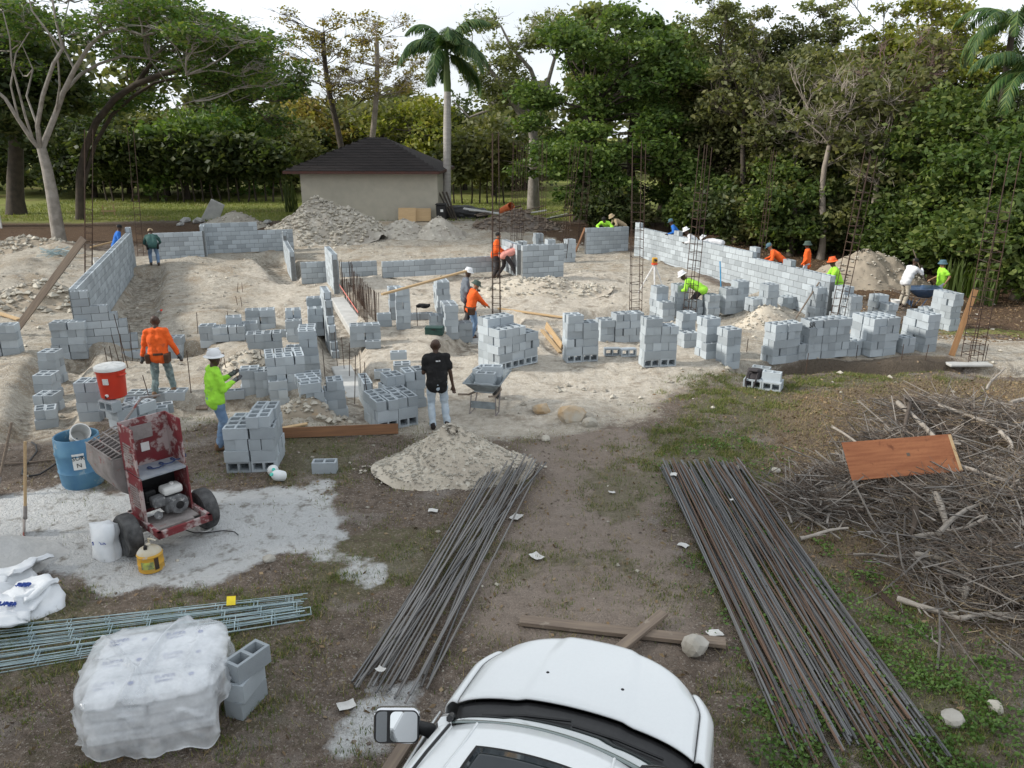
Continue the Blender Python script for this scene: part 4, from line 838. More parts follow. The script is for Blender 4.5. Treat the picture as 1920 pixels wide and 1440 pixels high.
for k, (X_, Y_, h_, w) in enumerate(((-15.5, 11.2, 12.5, 3.4), (-15, 6.5, 13.5, 4.0), (-16, 1.5, 13, 4.0))):   # the tree line goes on beside the drone and shades the foreground
    z0 = gz(X_, Y_); tree('shade_tree', 'tall shade tree left of the picture, ' + ['level with the mixer', 'level with the pallet', 'beside the truck'][k], (X_, Y_, z0), blobs(22, (X_, Y_, z0 + h_ * .62), (w, w * .95, h_ * .34), 1.5, 950 + k, .7), Vector((X_, Y_, z0 + h_ * .55)), .35, L_dark, M_bark, 1900, .34, 950 + k, 2, 'shade trees beside the drone', sub=0)
# --- the wood behind the lawn: individual trees, every one its own crown
protos = []
def airy(n, c, r, seed, s=.55):
    rr = random.Random(seed); return [(c[0] + rr.gauss(0, .5) * r[0], c[1] + rr.gauss(0, .4) * r[1], c[2] + rr.uniform(-1, 1) * r[2], s, s, s * .6) for _ in range(n)]
def wood_tree(label, px, py_top, Y_, w, lm, seed, nl=7000, group='trees behind the lawn', bark=None, ls=.3, low=.15, nb=16, py_base=None, dens=1.0, name='background_tree'):
    X_ = at(px, 300, Y_).x; z0 = gz(X_, Y_); top = at(px, py_top, Y_).z; h = top - z0
    c_ = (X_, Y_, z0 + h * (low + 1) / 2); return tree(name, label, (X_, Y_, z0), blobs(nb, c_, (w * .85, w * .7, h * (1 - low) / 2 * .88), max(.75, w * .42), seed, .75, .8), Vector((X_, Y_, z0 + h * .6)), .13 + h * .012, lm, bark or M_barkd, nl, ls, seed, 2, group)
spec = [(20, 200, 66, 4.2, L_dark), (95, 190, 70, 4.5, L_olive), (165, 205, 64, 3.8, L_dark), (235, 200, 68, 4.2, L_dark), (305, 195, 66, 4.2, L_olive), (345, 210, 62, 3.2, L_green), (385, 200, 70, 4, L_dark), (440, 195, 66, 4, L_poin), (500, 215, 68, 3.8, L_olive), (545, 200, 72, 4, L_dark),
        (590, 185, 74, 4, L_yell), (650, 190, 78, 4.2, L_olive), (720, 175, 74, 4.5, L_olive), (770, 165, 70, 4.2, L_ygr), (810, 190, 78, 4, L_olive), (870, 205, 72, 4, L_dark), (925, 215, 66, 3.6, L_olive), (985, 210, 74, 4, L_olive)]
nm = ['far left edge', 'left of the leaning trunk', 'behind the leaning trunk', 'right of the leaning trunk', 'under the arching limb', 'below the hanging twigs', 'at the middle of the lawn', 'right part of the lawn', 'right end of the lawn', 'just left of the garage', 'at the garage roof corner', 'behind the garage roof', 'behind the garage ridge', 'left of the palm', 'behind the palm trunk', 'right of the palm', 'right of the palm by cages', 'left of the broad green tree']
for k, (px, pyt, Y_, w, lm) in enumerate(spec): wood_tree('background tree beyond the lawn, ' + nm[k], px, pyt, Y_, w, lm, 100 + k, 5500, ls=.25, low=.02)
for k, (px, pyb, hgt) in enumerate([(x_, 354 + (x_ - 180) * .02, 4.2 + random.uniform(-.4, .6)) for x_ in range(185, 530, 17)]):   # the clipped row of thin dark trunks
    X_ = at(px, 300, 60).x; z0 = gz(X_, 60); B = Vector((X_, 60 + random.uniform(-.4, .4), z0))
    tree('hedge_tree', 'thin trunked dark tree of the hedge row, number', B, blobs(5, (X_, 60, z0 + 3.2), (1.0, 1.0, 1.3), .75, 300 + k, .9, .9), B + Vector((0, 0, 3)), .07, L_dark, M_barkd, 1900, .28, 300 + k, 1, 'hedge row trees beyond the lawn')['label'] = 'thin trunked dark tree in the hedge row beyond the lawn'
for k, px in enumerate(range(850, 960, 16)):
    X_ = at(px, 300, 58).x; z0 = gz(X_, 58); B = Vector((X_, 58, z0)); tree('hedge_tree', 'thin trunked dark tree in the hedge right of palm', B, blobs(4, (X_, 58, z0 + 3.0), (.9, 1.0, 1.2), .7, 340 + k, .9, .9), B + Vector((0, 0, 3)), .06, L_olive, M_barkd, 1800, .26, 340 + k, 1, 'hedge row trees right of the palm')
# --- bare yellow-leaved trees behind the garage
for k, (pb, pt_, w, lab_) in enumerate((((640, 270), (605, 62), 95, 'sparse yellow leaved tree behind the garage, left trunk'), ((683, 268), (706, 70), 85, 'sparse yellow leaved tree behind the garage, right trunk'))):
    Y_ = 57 + k; B = at(*pb, Y_); B.z = gz(B.x, Y_); rr = random.Random(50 + k); T_ = at(*pt_, Y_); cl = []
    for q in range(30):
        px = pt_[0] + rr.uniform(-w, w) * (1 if q % 2 else .8); py = rr.uniform(25, 190); c_ = at(px, py, Y_ + rr.uniform(-2.5, 2.5)); s = rr.uniform(.6, 1.15); cl.append((c_.x, c_.y, c_.z, s, s, s * .5))
    tree('sparse_tree', lab_, B, cl, T_, .23, L_yell, M_barkp if k else M_barkd, 2900, .12, 51 + k, 7, 'sparse yellow trees behind the garage', twig_r=.022, sub=12)
# --- pale open tree left of the broad green one
Y_ = 53; B = at(1000, 400, Y_); B.z = gz(B.x, Y_); trk = [B - Vector((0, 0, .3))] + L_(Y_, (1000, 330, 0), (1000, 260, 0), (992, 212, 0)); limbs = [(L_(Y_, (992, 214, 0), (960, 190, -.3), (935, 150, -.6), (905, 115, -1), (885, 80, -1)), .22, .06), (L_(Y_, (1000, 250, 0), (960, 195, .5), (920, 205, .8), (880, 220, 1), (850, 190, 1)), .16, .05), (L_(Y_, (1000, 230, 0), (1010, 170, 0), (995, 130, -.4), (960, 90, -.5), (940, 50, -.6)), .2, .06), (L_(Y_, (1000, 260, 0), (1020, 180, .5), (1040, 110, .8), (1060, 60, 1)), .2, .06)]
rr = random.Random(61); cl = []
for q in range(30): c_ = at(rr.choice((rr.uniform(870, 1000), rr.uniform(930, 1100))), rr.uniform(30, 200), Y_ + rr.uniform(-2, 2)); s = rr.uniform(.6, 1.2); cl.append((c_.x, c_.y, c_.z, s, s, s * .6))
tree('open_tree', 'open pale leaved tree with crooked limbs right of palm', B, cl, None, .35, L_pale, M_bark, 11000, .12, 62, 5, trunk=trk, limbs=limbs, twig_r=.025, sub=9)
# --- broad bright green tree
Y_ = 46; B = at(1095, 418, Y_); B.z = gz(B.x, Y_); rr = random.Random(70); cl = []
for q in range(74):
    px = rr.uniform(985, 1300); py = rr.uniform(20, 370); lim = 180 - abs(px - 1140) * .55
    if py < 190 - lim: py = 190 - lim + rr.uniform(0, 60)
    if px < 1040 and py < 140: px += 70
    c_ = at(px, py, Y_ + rr.uniform(-3, 2.5)); s = rr.uniform(.55, 1.15); cl.append((c_.x, c_.y, c_.z, s * 1.15, s * 1.15, s * .55))
tree('broad_green_tree', 'broad bright green large leaved tree behind the cages', B, cl, at(1110, 200, Y_), .55, L_green, M_barkd, 44000, .15, 71, 4, twig_r=.03, flat=.5, sub=3)
for k, (px, pyt, w) in enumerate(((1115, 5, 1.6), (1195, -5, 1.9), (1245, 30, 1.6))): wood_tree('tall green crown top behind the broad green tree, ' + ['left', 'middle', 'right'][k], px, pyt, 50, w * 1.3, (L_pale, L_green, L_green)[k], 75 + k, 5000, 'crown tops behind the broad green tree', ls=.22, low=.35, nb=10)
# --- right-hand wood
rs = [(1300, 60, 47, 2.6, L_olive, 'just right of the broad green tree'), (1345, 20, 50, 2.4, L_pale, 'tall and thin above the right centre cage'), (1385, 70, 45, 3.0, L_olive, 'behind the right centre cage'), (1440, 40, 47, 2.8, L_dark, 'dark and tall at mid right'), (1490, 60, 44, 2.8, L_olive, 'above the gap in right wall'), (1545, 95, 42, 2.8, L_olive, 'brownish, left of the bamboo crown'),
      (1600, 30, 48, 3.0, L_ygr, 'yellow green, left bamboo like crown'), (1680, 25, 47, 3.2, L_ygr, 'yellow green, middle bamboo like crown'), (1745, 40, 45, 2.8, L_ygr, 'yellow green, right bamboo like crown'), (1620, 120, 40, 2.8, L_olive, 'olive, in front of the bamboo crowns'), (1265, 110, 52, 2.6, L_olive, 'behind the green tree edge'), (1850, 60, 46, 3.2, L_dark, 'dark, far right corner'), (1920, 20, 44, 3.2, L_dark, 'dark, cut by the right edge')]
for k, (px, pyt, Y_, w, lm, n_) in enumerate(rs): wood_tree('woodland tree, ' + n_, px, pyt, Y_, w, lm, 400 + k, 8600, 'trees of the right wood', ls=.145, low=.05, nb=26)
for k, (px, py, Y_, w, h_, bk) in enumerate(((1700, 150, 38, 2.2, 2.2, M_barkr), (1560, 230, 37, 2.2, 2.4, M_barkp), (1660, 260, 36, 1.8, 2.2, M_barkp), (1400, 150, 42, 2, 2.6, M_barkd), (1500, 210, 40, 2, 2, M_barkp))):
    X_ = at(px, 300, Y_).x; z0 = gz(X_, Y_); c_ = at(px, py, Y_)
    tree('bare_tree', ['purple grey bare twigged tree below the bamboo crowns', 'bare pale branched tree left of the vines', 'bare broken pale tree above the sand pile', 'thin leaved dark tree left of the bamboo', 'pale twiggy tree over the right wall'][k], (X_, Y_, z0), blobs(14, c_, (w, 1.5, h_), .8, 500 + k, .9, .9), c_ + Vector((0, 0, -1)), .16, L_olive, bk, 1800, .16, 500 + k, 6, 'bare trees of the right wood', twig_r=.024, sub=12)
ul = [(1130, 350, 43, 1.5), (1180, 360, 44, 1.4), (1330, 330, 42, 1.8), (1390, 350, 40, 1.6), (1450, 350, 39, 1.6), (1500, 330, 37.5, 1.7), (1540, 380, 38, 1.5), (1590, 360, 38, 1.8), (1640, 370, 37.5, 1.8), (1690, 380, 37, 1.8), (1740, 360, 36.5, 1.9), (1480, 290, 40, 2), (1575, 280, 39, 2), (1420, 270, 43, 2), (1640, 300, 38, 1.9)]
for k, (px, pyt, Y_, w) in enumerate(ul): wood_tree('understorey shrub at the foot of the right wood, ' + ['under the green tree', 'right of the green trunk', 'below the centre cage', 'right of the centre cage', 'behind the right wall', 'at the right wall gap', 'behind the gap cage', 'left behind the sand pile', 'behind the sand pile', 'right behind the sand pile', 'right of the sand pile', 'upper tier at the gap', 'upper tier by sand pile', 'upper tier by centre cage', 'upper tier below purple twigs'][k], px, pyt, Y_, w, (L_dark, L_olive, L_vine)[k % 3], 600 + k, 5600, 'understorey shrubs', ls=.15, low=.0, nb=12, name='understorey_shrub')
for k, (px, pyt, Y_, lm, n_) in enumerate(((1335, -10, 46, L_pale, 'above the right centre cage'), (1395, 15, 47, L_olive, 'over the dark mid right tree'), (1465, 10, 46, L_olive, 'left of the bamboo'), (1530, 5, 47, L_pale, 'wispy, left edge of bamboo'), (1630, -15, 48, L_ygr, 'wispy bamboo top, left'), (1710, -10, 47, L_ygr, 'wispy bamboo top, right'), (1790, 20, 45, L_ygr, 'wispy, left of the coconut palm'), (1285, 20, 50, L_olive, 'right shoulder of the broad green tree'), (1440, 120, 42, L_olive, 'brown veil before the dark tree'), (1575, 130, 40, L_olive, 'brown veil left of purple twigs'))):
    X_ = at(px, 300, Y_).x; z0 = gz(X_, Y_); top = at(px, pyt, Y_).z
    tree('slender_tree', 'slender see-through tree of the right wood, ' + n_, (X_, Y_, z0), airy(26, (X_, Y_, top - 2.4), (2.2, 1.5, 2.3), 900 + k), Vector((X_, Y_, top - 2.5)), .12, lm, M_barkp if k % 2 else M_barkd, 4200, .12, 900 + k, 4, 'slender trees of the right wood', twig_r=.02, sub=6)
# --- vine-covered mass at the right
vs_ = [(1735, 215, 36, 2.2), (1790, 165, 35, 2.4), (1850, 150, 33.5, 2.5), (1920, 170, 31.5, 2.7), (1730, 330, 35.5, 2.0), (1795, 320, 34, 2.2), (1870, 330, 31.5, 2.2), (1950, 330, 29, 2.2)]
for k, (px, pyt, Y_, w) in enumerate(vs_): wood_tree('vine hung green bush mass on the right, ' + ['upper left', 'upper middle', 'upper right', 'at the picture edge', 'lower left', 'lower middle', 'lower right', 'lower edge'][k], px, pyt, Y_, w, L_vine if k != 3 else L_green, 700 + k, 10300, 'vine covered bushes', ls=.145, low=.0, nb=24, name='vine_bush')
# --- far wood as one mass closing the view
P = []
for k in range(300):
    a = rng.uniform(-1.15, 1.15); d_ = rng.uniform(85, 120); x_, y_ = d_ * math.sin(a), d_ * math.cos(a); s = rng.uniform(2, 4); zc = .8 + rng.uniform(1, 9.5 + 2.0 * math.sin(a * 9)); m_ = 150
    q = rng.normal(0, 1, (m_, 3)); q /= np.linalg.norm(q, axis=1)[:, None]; P.append(np.array((x_, y_, zc)) + q * s * rng.uniform(.6, 1, (m_, 1)) * np.array((1, 1, .8)))
V_, F_ = leaves(np.concatenate(P), .75); tag(obj('far_wood', np_mesh('far_wood', V_, F_, L_olive)), 'far belt of woodland closing the view behind everything', 'woodland', kind='stuff')
# ================================================================== PALMS
L_palm = leafmat('leaf_palm', [(0, (.02, .05, .018)), (.6, (.04, .08, .025)), (1, (.09, .12, .035))], .2)
M_palmtr = mat('palm_trunk', (.42, .40, .37), (.33, .31, .29), rough=.9, scale=2, stretch=(1, 1, 6), bump=.2); M_shaft = mat('palm_shaft', (.12, .17, .05), rough=.6)
def frond(o, az, el, L, droop, n=46, wid=.62, rnd=random, leaf=None):
    """arched rib with drooping leaflets; returns rib points and leaflet quads"""
    pts = []; p = Vector(o); e = el
    for k in range(13): pts.append(p.copy()); p = p + Vector((math.cos(az) * math.cos(e), math.sin(az) * math.cos(e), math.sin(e))) * L / 12; e -= droop / 12 * (1 + k / 9)
    V_ = []; F_ = []; side = Vector((-math.sin(az), math.cos(az), 0))
    for k in range(n):
        f = .1 + .88 * k / n; i = min(11, int(f * 12)); q = pts[i].lerp(pts[i + 1], f * 12 - i); t_ = (pts[i + 1] - pts[i]).normalized(); ll = wid * (math.sin(math.pi * min(1, f * .9 + .12)) ** .6) * rnd.uniform(.85, 1.1)
        for s in (-1, 1):
            d = (side * s * .75 + t_ * .55 + Vector((0, 0, -.55 + rnd.uniform(-.25, .25)))).normalized(); w = t_ * .022 if not leaf else t_ * leaf; b0 = len(V_); d2 = (d + Vector((0, 0, -.6))).normalized()
            V_ += [q - w, q + w, q + d * ll * .55 + w, q + d * ll * .55 - w, q + d * ll * .55 + d2 * ll * .5]; F_ += [(b0, b0 + 1, b0 + 2, b0 + 3), (b0 + 3, b0 + 2, b0 + 4)]
    return pts, V_, F_
Y_ = 49; B = at(838, 411, Y_); B.z = gz(B.x, Y_); T_ = at(839, 172, Y_); pm = thing('royal_palm', 'tall palm with smooth pale trunk beside the garage', 'palm', B)
h = T_.z - B.z; MB().lathe([(.34, -.2), (.3, .3), (.25, 1.2), (.23, h * .5), (.24, h * .7), (.2, h)], 14).build('trunk', M_palmtr, pm, smooth=True, rot=(0, (T_.x - B.x) / h, 0)); MB().lathe([(.2, 0), (.22, .4), (.16, 1.6), (.08, 2.6)], 10).build('crown_shaft', M_shaft, pm, smooth=True, loc=(T_.x - B.x, 0, h))
rp_ = random.Random(4)
for k in range(17):
    az = k * 2.4 + rp_.uniform(-.2, .2); el = [1.35, 1.2, 1.0, .8, .6, .4, .2, .05, -.1][k % 9] + rp_.uniform(-.1, .1); pts, V_, F_ = frond((0, 0, 0), az, el, 3.6 + rp_.uniform(-.3, .4), 1.45 + rp_.uniform(-.2, .4), 70, .95, rp_, .04)
    fo = obj('frond', MB().add(V_, F_).mesh('frond', L_palm, normals=False), pm, loc=(T_.x - B.x, 0, h + 2.0 + .3 * rp_.random())); MB().tube(pts, [.035 - .0024 * i for i in range(13)], 4).build('rib', M_shaft, fo)
for j, (px, pyt, Y_, lab_) in enumerate(((1900, 45, 35, 'coconut palm crown in the upper right corner'), (1935, 135, 33, 'lower coconut palm crown at the right edge'))):
    T_ = at(px, pyt, Y_); z0 = gz(T_.x, Y_); pm = thing('coconut_palm', lab_, 'palm', (T_.x, Y_, z0), group='coconut palms'); MB().tube([(0, 0, -.2), (.15, 0, (T_.z - z0) * .5), (0, 0, T_.z - z0)], [.2, .15, .12], 8).build('trunk', M_barkd, pm, smooth=True)
    for k in range(15):
        pts, V_, F_ = frond((0, 0, 0), k * 2.4 + j, [1.2, .9, .6, .35, .1][k % 5], 2.9, 1.5, 46, .7, rp_, .028); fo = obj('frond', MB().add(V_, F_).mesh('frond', L_palm, normals=False), pm, loc=(0, 0, T_.z - z0)); MB().tube(pts, [.03 - .002 * i for i in range(13)], 4).build('rib', M_shaft, fo)
# spiky sword-leaved plant and a small bush by the garage
def sword(px, py, n, L, label, lm, Yo=None):
    b0 = G(px, py); P_ = thing('sword_leaf_plant', label, 'plant', b0); rr_ = random.Random(px)
    LF = MB().add([(-.035, 0, 0), (.035, 0, 0), (.045, .1, .55), (-.045, .1, .55), (0, .35, 1)], [(0, 1, 2, 3), (3, 2, 4)]).mesh('leaf', lm)
    for k in range(n): o = obj('leaf', LF, P_, loc=(rr_.gauss(0, .25), rr_.gauss(0, .25), 0), rot=(rr_.uniform(-.1, .5), 0, rr_.uniform(0, 6.28))); o.scale = (1, 1, L * rr_.uniform(.7, 1.1))
for k, (px, py) in enumerate(((1805, 552), (1828, 560), (1790, 545), (1850, 570))): sword(px, py, 26, 1.3, 'clump of upright sword shaped leaves at wood edge, ' + ['left centre', 'right centre', 'leftmost', 'rightmost'][k], L_vine)
sword(545, 398, 34, 2.2, 'spiky dark plant at the left corner of garage', L_dark)
# ================================================================== PEOPLE
from mathutils import noise as mnoise
def capsule(mb, a, b_, ra, rb, n=10):
    a, b_ = Vector(a), Vector(b_); d = b_ - a; L = d.length
    q = d.to_track_quat('Z', 'Y') if L > 1e-6 else Quaternion()
    pr = [(ra * math.cos(t_), ra * math.sin(t_)) for t_ in (-1.35, -.9, -.45, 0)] + [(rb * math.cos(t_), L + rb * math.sin(t_)) for t_ in (0, .45, .9, 1.35)]
    mb.lathe(pr, n, Matrix.Translation(a) @ q.to_matrix().to_4x4())
DEPS = []
def skin(name, mb, m, parent, vox, smooth=4, wr=0.0, seed=0):
    """melt the capsules of one garment or body into one continuous surface"""
    me = mb.mesh(name); o = bpy.data.objects.new(name, me); r = o.modifiers.new('r', 'REMESH'); r.mode = 'VOXEL'; r.voxel_size = vox; s = o.modifiers.new('s', 'SMOOTH'); s.iterations = smooth; s.factor = .5
    me2 = bake(o); me2.name = name
    bpy.data.meshes.remove(me); me2.materials.clear()
    for x_ in (m if isinstance(m, list) else [m]): me2.materials.append(x_)
    if wr:
        n = len(me2.vertices); c = np.empty(n * 3, np.float32); nr = np.empty(n * 3, np.float32); me2.vertices.foreach_get('co', c); me2.vertices.foreach_get('normal', nr); c = c.reshape(-1, 3); nr = nr.reshape(-1, 3)
        k = 2.2 * fbm(c[:, 0] + c[:, 1] * .8 + seed, c[:, 2] * 1.7 + c[:, 1] * .5, 6.5, 3, seed) ; me2.vertices.foreach_set('co', (c + nr * (wr * k)[:, None]).ravel())
    me2.polygons.foreach_set('use_smooth', np.ones(len(me2.polygons), bool)); return obj(name, me2, parent)
def ik(a, b_, l1, l2, pole):
    d = b_ - a; L = min(d.length, (l1 + l2) * .995); u = d.normalized(); x_ = (l1 * l1 - l2 * l2 + L * L) / (2 * L); h = math.sqrt(max(0, l1 * l1 - x_ * x_)); p = Vector(pole); p = p - u * p.dot(u); p = p.normalized() if p.length > 1e-5 else u.orthogonal().normalized()
    return a + u * x_ + p * h, a + u * L
SK = {'dark': mat('skin_dark', (.055, .03, .02), (.075, .042, .028), rough=.5, scale=20), 'tan': mat('skin_tan', (.3, .16, .09), (.25, .13, .075), rough=.5, scale=20)}
HAIR = mat('hair', (.012, .01, .009), rough=.8, scale=60)
cl_ = lambda n, c, **k: mat('cloth_' + n, c, tuple(x * .82 for x in c), rough=.9, scale=7, bump=.25, bscale=60, spot=tuple(x * .62 + .02 for x in c), spot_th=.6, sscale=5, **k)
C_or = cl_('orange', (.85, .13, .02)); C_lime = cl_('lime', (.38, .8, .06)); C_blk = cl_('black', (.012, .012, .013)); C_gry = cl_('grey', (.15, .17, .2)); C_pink = cl_('pink', (.72, .3, .25)); C_blue = cl_('blue', (.02, .14, .5)); C_grn = cl_('dark_green', (.04, .1, .09))
C_wht = cl_('white', (.65, .66, .68)); C_jean = mat('denim', (.12, .2, .33), (.2, .29, .42), rough=.9, scale=5, bump=.2, bscale=80, spot=(.3, .32, .33), spot_th=.62); C_ljean = mat('pale_denim', (.4, .48, .56), (.5, .57, .63), rough=.9, scale=5); C_camo = mat('camouflage', (.22, .29, .29), (.09, .12, .12), rough=.9, scale=9, spot=(.3, .33, .3), spot_th=.58)
C_dk = cl_('charcoal', (.045, .04, .042)); C_kh = cl_('khaki', (.42, .38, .31)); M_boot = mat('boot', (.05, .035, .028), (.09, .07, .055), rough=.8, scale=12); M_hat = mat('hard_hat', (.75, .76, .77), (.66, .67, .68), rough=.35, scale=5); M_leath = mat('leather', (.1, .05, .028), (.06, .03, .018), rough=.7, scale=10)
M_glove = mat('glove', (.03, .03, .032), (.16, .17, .18), rough=.9, scale=25); C_bucket = cl_('bucket_green', (.06, .09, .075)); C_bucketb = cl_('bucket_blue', (.08, .15, .19)); M_horange = mat('orange_hat', (.8, .12, .02), rough=.5); C_tan = cl_('tan', (.4, .31, .2))
def person(px, py, face, label, shirt, pants, skin_='dark', lean=4, pel=(0, 0, .93), Lh=(-.26, .06, .78), Rh=(.26, .06, .78), Lf=(-.11, .02, 0), Rf=(.11, -.02, 0), sleeve='long', hat=None, hatm=None, belt=None, sc=1.0, vox=.03, gloves=None, head=(0, 0), base=None, dz=0.0, boots=M_boot, beltm=None, seed=0, look=None):
    b0 = base if base is not None else G(px, py); t_ = thing('person', label, 'person', b0 + Vector((0, 0, dz)), R(face)); t_.scale = (sc, sc, sc)
    P = Vector(pel); s = Vector((0, math.sin(R(lean)), math.cos(R(lean)))); fw = Vector((0, math.cos(R(lean)), -math.sin(R(lean)))); X_ = Vector((1, 0, 0))
    ch = P + s * .32; sh = P + s * .47; nk = P + s * .53; hl = R(lean * .55 + head[0]); hu = Vector((0, math.sin(hl), math.cos(hl))); hy = R(head[1]); hf = Vector((math.sin(-hy), math.cos(hl) * math.cos(hy), -math.sin(hl))).normalized(); hx = hf.cross(hu).normalized()
    hc = nk + hu * .155 + hf * .015; Ls, Rs = sh - X_ * .185, sh + X_ * .185; Lhp, Rhp = P - X_ * .09, P + X_ * .09
    pole = -fw * .8 + Vector((0, 0, -.5)) ; Le, Lw = ik(Ls, Vector(Lh), .29, .27, pole - X_ * .35); Re, Rw = ik(Rs, Vector(Rh), .29, .27, pole + X_ * .35)
    Lk, La = ik(Lhp, Vector(Lf) + Vector((0, 0, .09)), .44, .43, (-.12, 1, .1)); Rk, Ra = ik(Rhp, Vector(Rf) + Vector((0, 0, .09)), .44, .43, (.12, 1, .1))
    bd = MB(); C = lambda a, b2, r1, r2, mb=bd: capsule(mb, a, b2, r1, r2)
    for sx in (-1, 1): C(P + X_ * .06 * sx, ch + X_ * .07 * sx, .1, .105); C(ch + X_ * .07 * sx, sh + X_ * .06 * sx, .105, .085)
    C(Ls, Rs, .06, .06); C(sh, nk + hu * .05, .062, .052)
    C(hc - hu * .045 + hf * .02, hc + hu * .04 - hf * .012, .072, .088); C(hc + hu * .045 - hf * .02, hc + hu * .05 - hf * .03, .086, .084); C(hc - hu * .095 + hf * .045, hc - hu * .08 + hf * .05, .04, .04); C(hc - hu * .01 + hf * .085, hc - hu * .035 + hf * .1, .013, .018); C(hc + hu * .02 + hf * .072 - hx * .03, hc + hu * .02 + hf * .072 + hx * .03, .016, .016)
    for sx in (-1, 1): C(hc + hx * .083 * sx - hu * .03, hc + hx * .086 * sx + hu * .015, .014, .018)
    for S_, E_, W_, sx in ((Ls, Le, Lw, -1), (Rs, Re, Rw, 1)):
        C(S_, E_, .05, .041); C(E_, W_, .042, .028); d = (W_ - E_).normalized(); w = d.cross(fw); w = w.normalized() if w.length > .1 else d.orthogonal().normalized(); n_ = w.cross(d)
        C(W_ + d * .02, W_ + d * .07, .03, .036)
        for k in range(4): o_ = w * (.03 - .02 * k); L = (.07, .08, .075, .06)[k]; m1 = W_ + d * .095 + o_; C(m1, m1 + d * L * .5 + n_ * .012 * -1, .0105, .0095); C(m1 + d * L * .5 - n_ * .012, m1 + d * L * .85 - n_ * .04, .0095, .0085)
        C(W_ + d * .04 + w * .03 * -sx, W_ + d * .085 + w * .06 * -sx - n_ * .02, .0125, .01)
    for H_, K_, A_ in ((Lhp, Lk, La), (Rhp, Rk, Ra)): C(H_, K_, .085, .056); C(K_, A_, .055, .04); C(A_, A_ + Vector((0, .1, -.05)), .04, .035)
    skin('body', bd, SK[skin_], t_, .0135 if vox < .02 else .024, 2)
    st = MB()
    for sx in (-1, 1): C(P - s * .07 + X_ * .068 * sx, ch + X_ * .075 * sx, .14, .132, st); C(ch + X_ * .075 * sx, sh + X_ * .06 * sx, .13, .1, st)
    C(Ls, Rs, .08, .08, st); C(sh - s * .02, sh + s * .035, .09, .065, st)
    for S_, E_, W_ in ((Ls, Le, Lw), (Rs, Re, Rw)):
        if sleeve == 'long': C(S_, E_, .077, .062, st); C(E_, E_.lerp(W_, .93), .06, .045, st)
        else: C(S_, S_.lerp(E_, .62), .078, .072, st)
    skin('shirt', st, shirt, t_, vox, 4, .022, seed + int(px))
    tr = MB(); C(P - X_ * .06 - s * .02, P + X_ * .06 - s * .02, .125, .125, tr); C(P - X_ * .055 + s * .05, P + X_ * .055 + s * .05, .11, .11, tr); C(P - X_ * .05 - Vector((0, .02, .06)), P + X_ * .05 - Vector((0, .02, .06)), .108, .108, tr)
    for H_, K_, A_ in ((Lhp, Lk, La), (Rhp, Rk, Ra)): C(H_, K_, .108, .083, tr); C(K_, A_ + (K_ - A_) * .05, .08, .07, tr)
    skin('trousers', tr, pants, t_, vox, 4, .02, seed + 5 + int(px))
    for A_ in (La, Ra):
        bo = MB(); C(A_ + Vector((0, -.02, .02)), A_ + Vector((0, -.03, -.04)), .055, .05, bo); C(A_ + Vector((0, 0, -.045)), A_ + Vector((0, .15, -.052)), .047, .04, bo); skin('boot', bo, boots, t_, .016 if vox < .02 else .026, 2)
    if gloves:
        for E_, W_ in ((Le, Lw), (Re, Rw)):
            d = (W_ - E_).normalized(); gl_ = MB(); C(W_ - d * .03, W_ + d * .08, .04, .045, gl_); C(W_ + d * .09, W_ + d * .15, .042, .03, gl_); skin('glove', gl_, gloves, t_, .014, 2)
    Mh = Matrix.Translation(hc + hu * .03) @ Matrix((hx, hf, hu)).transposed().to_4x4()
    if hat == 'hard':
        o = MB().lathe([(.165, 0), (.172, .006), (.165, .014), (.122, .03), (.12, .06), (.105, .1), (.07, .132), (.02, .145)], 20, Mh @ Matrix.Translation((0, .01, .005))).build('hard_hat', hatm or M_hat, t_, smooth=True); MB().box((0, .01, .142), (.03, .2, .02), M=Mh).build('hat_ridge', hatm or M_hat, o, bevel=.006)
    elif hat == 'bucket': MB().lathe([(.165, -.035), (.168, -.03), (.115, .03), (.11, .075), (.09, .1), (.02, .108)], 16, Mh).build('bucket_hat', hatm or C_bucket, t_, smooth=True)
    elif hat == 'cap':
        o = MB().lathe([(.103, -.01), (.106, .02), (.1, .06), (.075, .095), (.02, .112)], 16, Mh).build('cap', hatm or C_blk, t_, smooth=True); MB().grid(lambda u, v: (((u - .5) * .17), .08 + v * .09 * math.sin(math.pi * (u * .8 + .1)), .0 - .015 * v), 6, 3, Mh).build('visor', hatm or C_blk, o)
    elif hat == 'hair': MB().lathe([(.092, -.04), (.1, .0), (.1, .04), (.075, .08), (.02, .098)], 16, Mh @ Matrix.Translation((0, -.022, 0))).build('hair', HAIR, t_, smooth=True)
    for sx in (-1, 1): MB().lathe([(.002, 0), (.009, .004), (.009, .01), (.002, .014)], 6, Mh @ Matrix.Translation((.032 * sx, .078, -.028)) @ Matrix.Rotation(-math.pi / 2, 4, 'X')).build('eye', mat('eye', (.5, .48, .45), (.02, .02, .02), rough=.2), t_)
    if belt:
        q = P + s * .02; o = MB().lathe([(.175, -.025), (.182, 0), (.175, .025)], 18, Matrix.Translation(q) @ Matrix.Diagonal((1.12, .88, 1, 1)), cap=False).build('tool_belt', beltm or M_leath, t_, smooth=True)
        for sx in (-1, 1): MB().box((sx * .19, -.05, -.1), (.09, .2, .21), M=Matrix.Translation(q), taper=1.15).build('pouch', beltm or M_leath, o, bevel=.02, seg=2)
    return t_
P = person
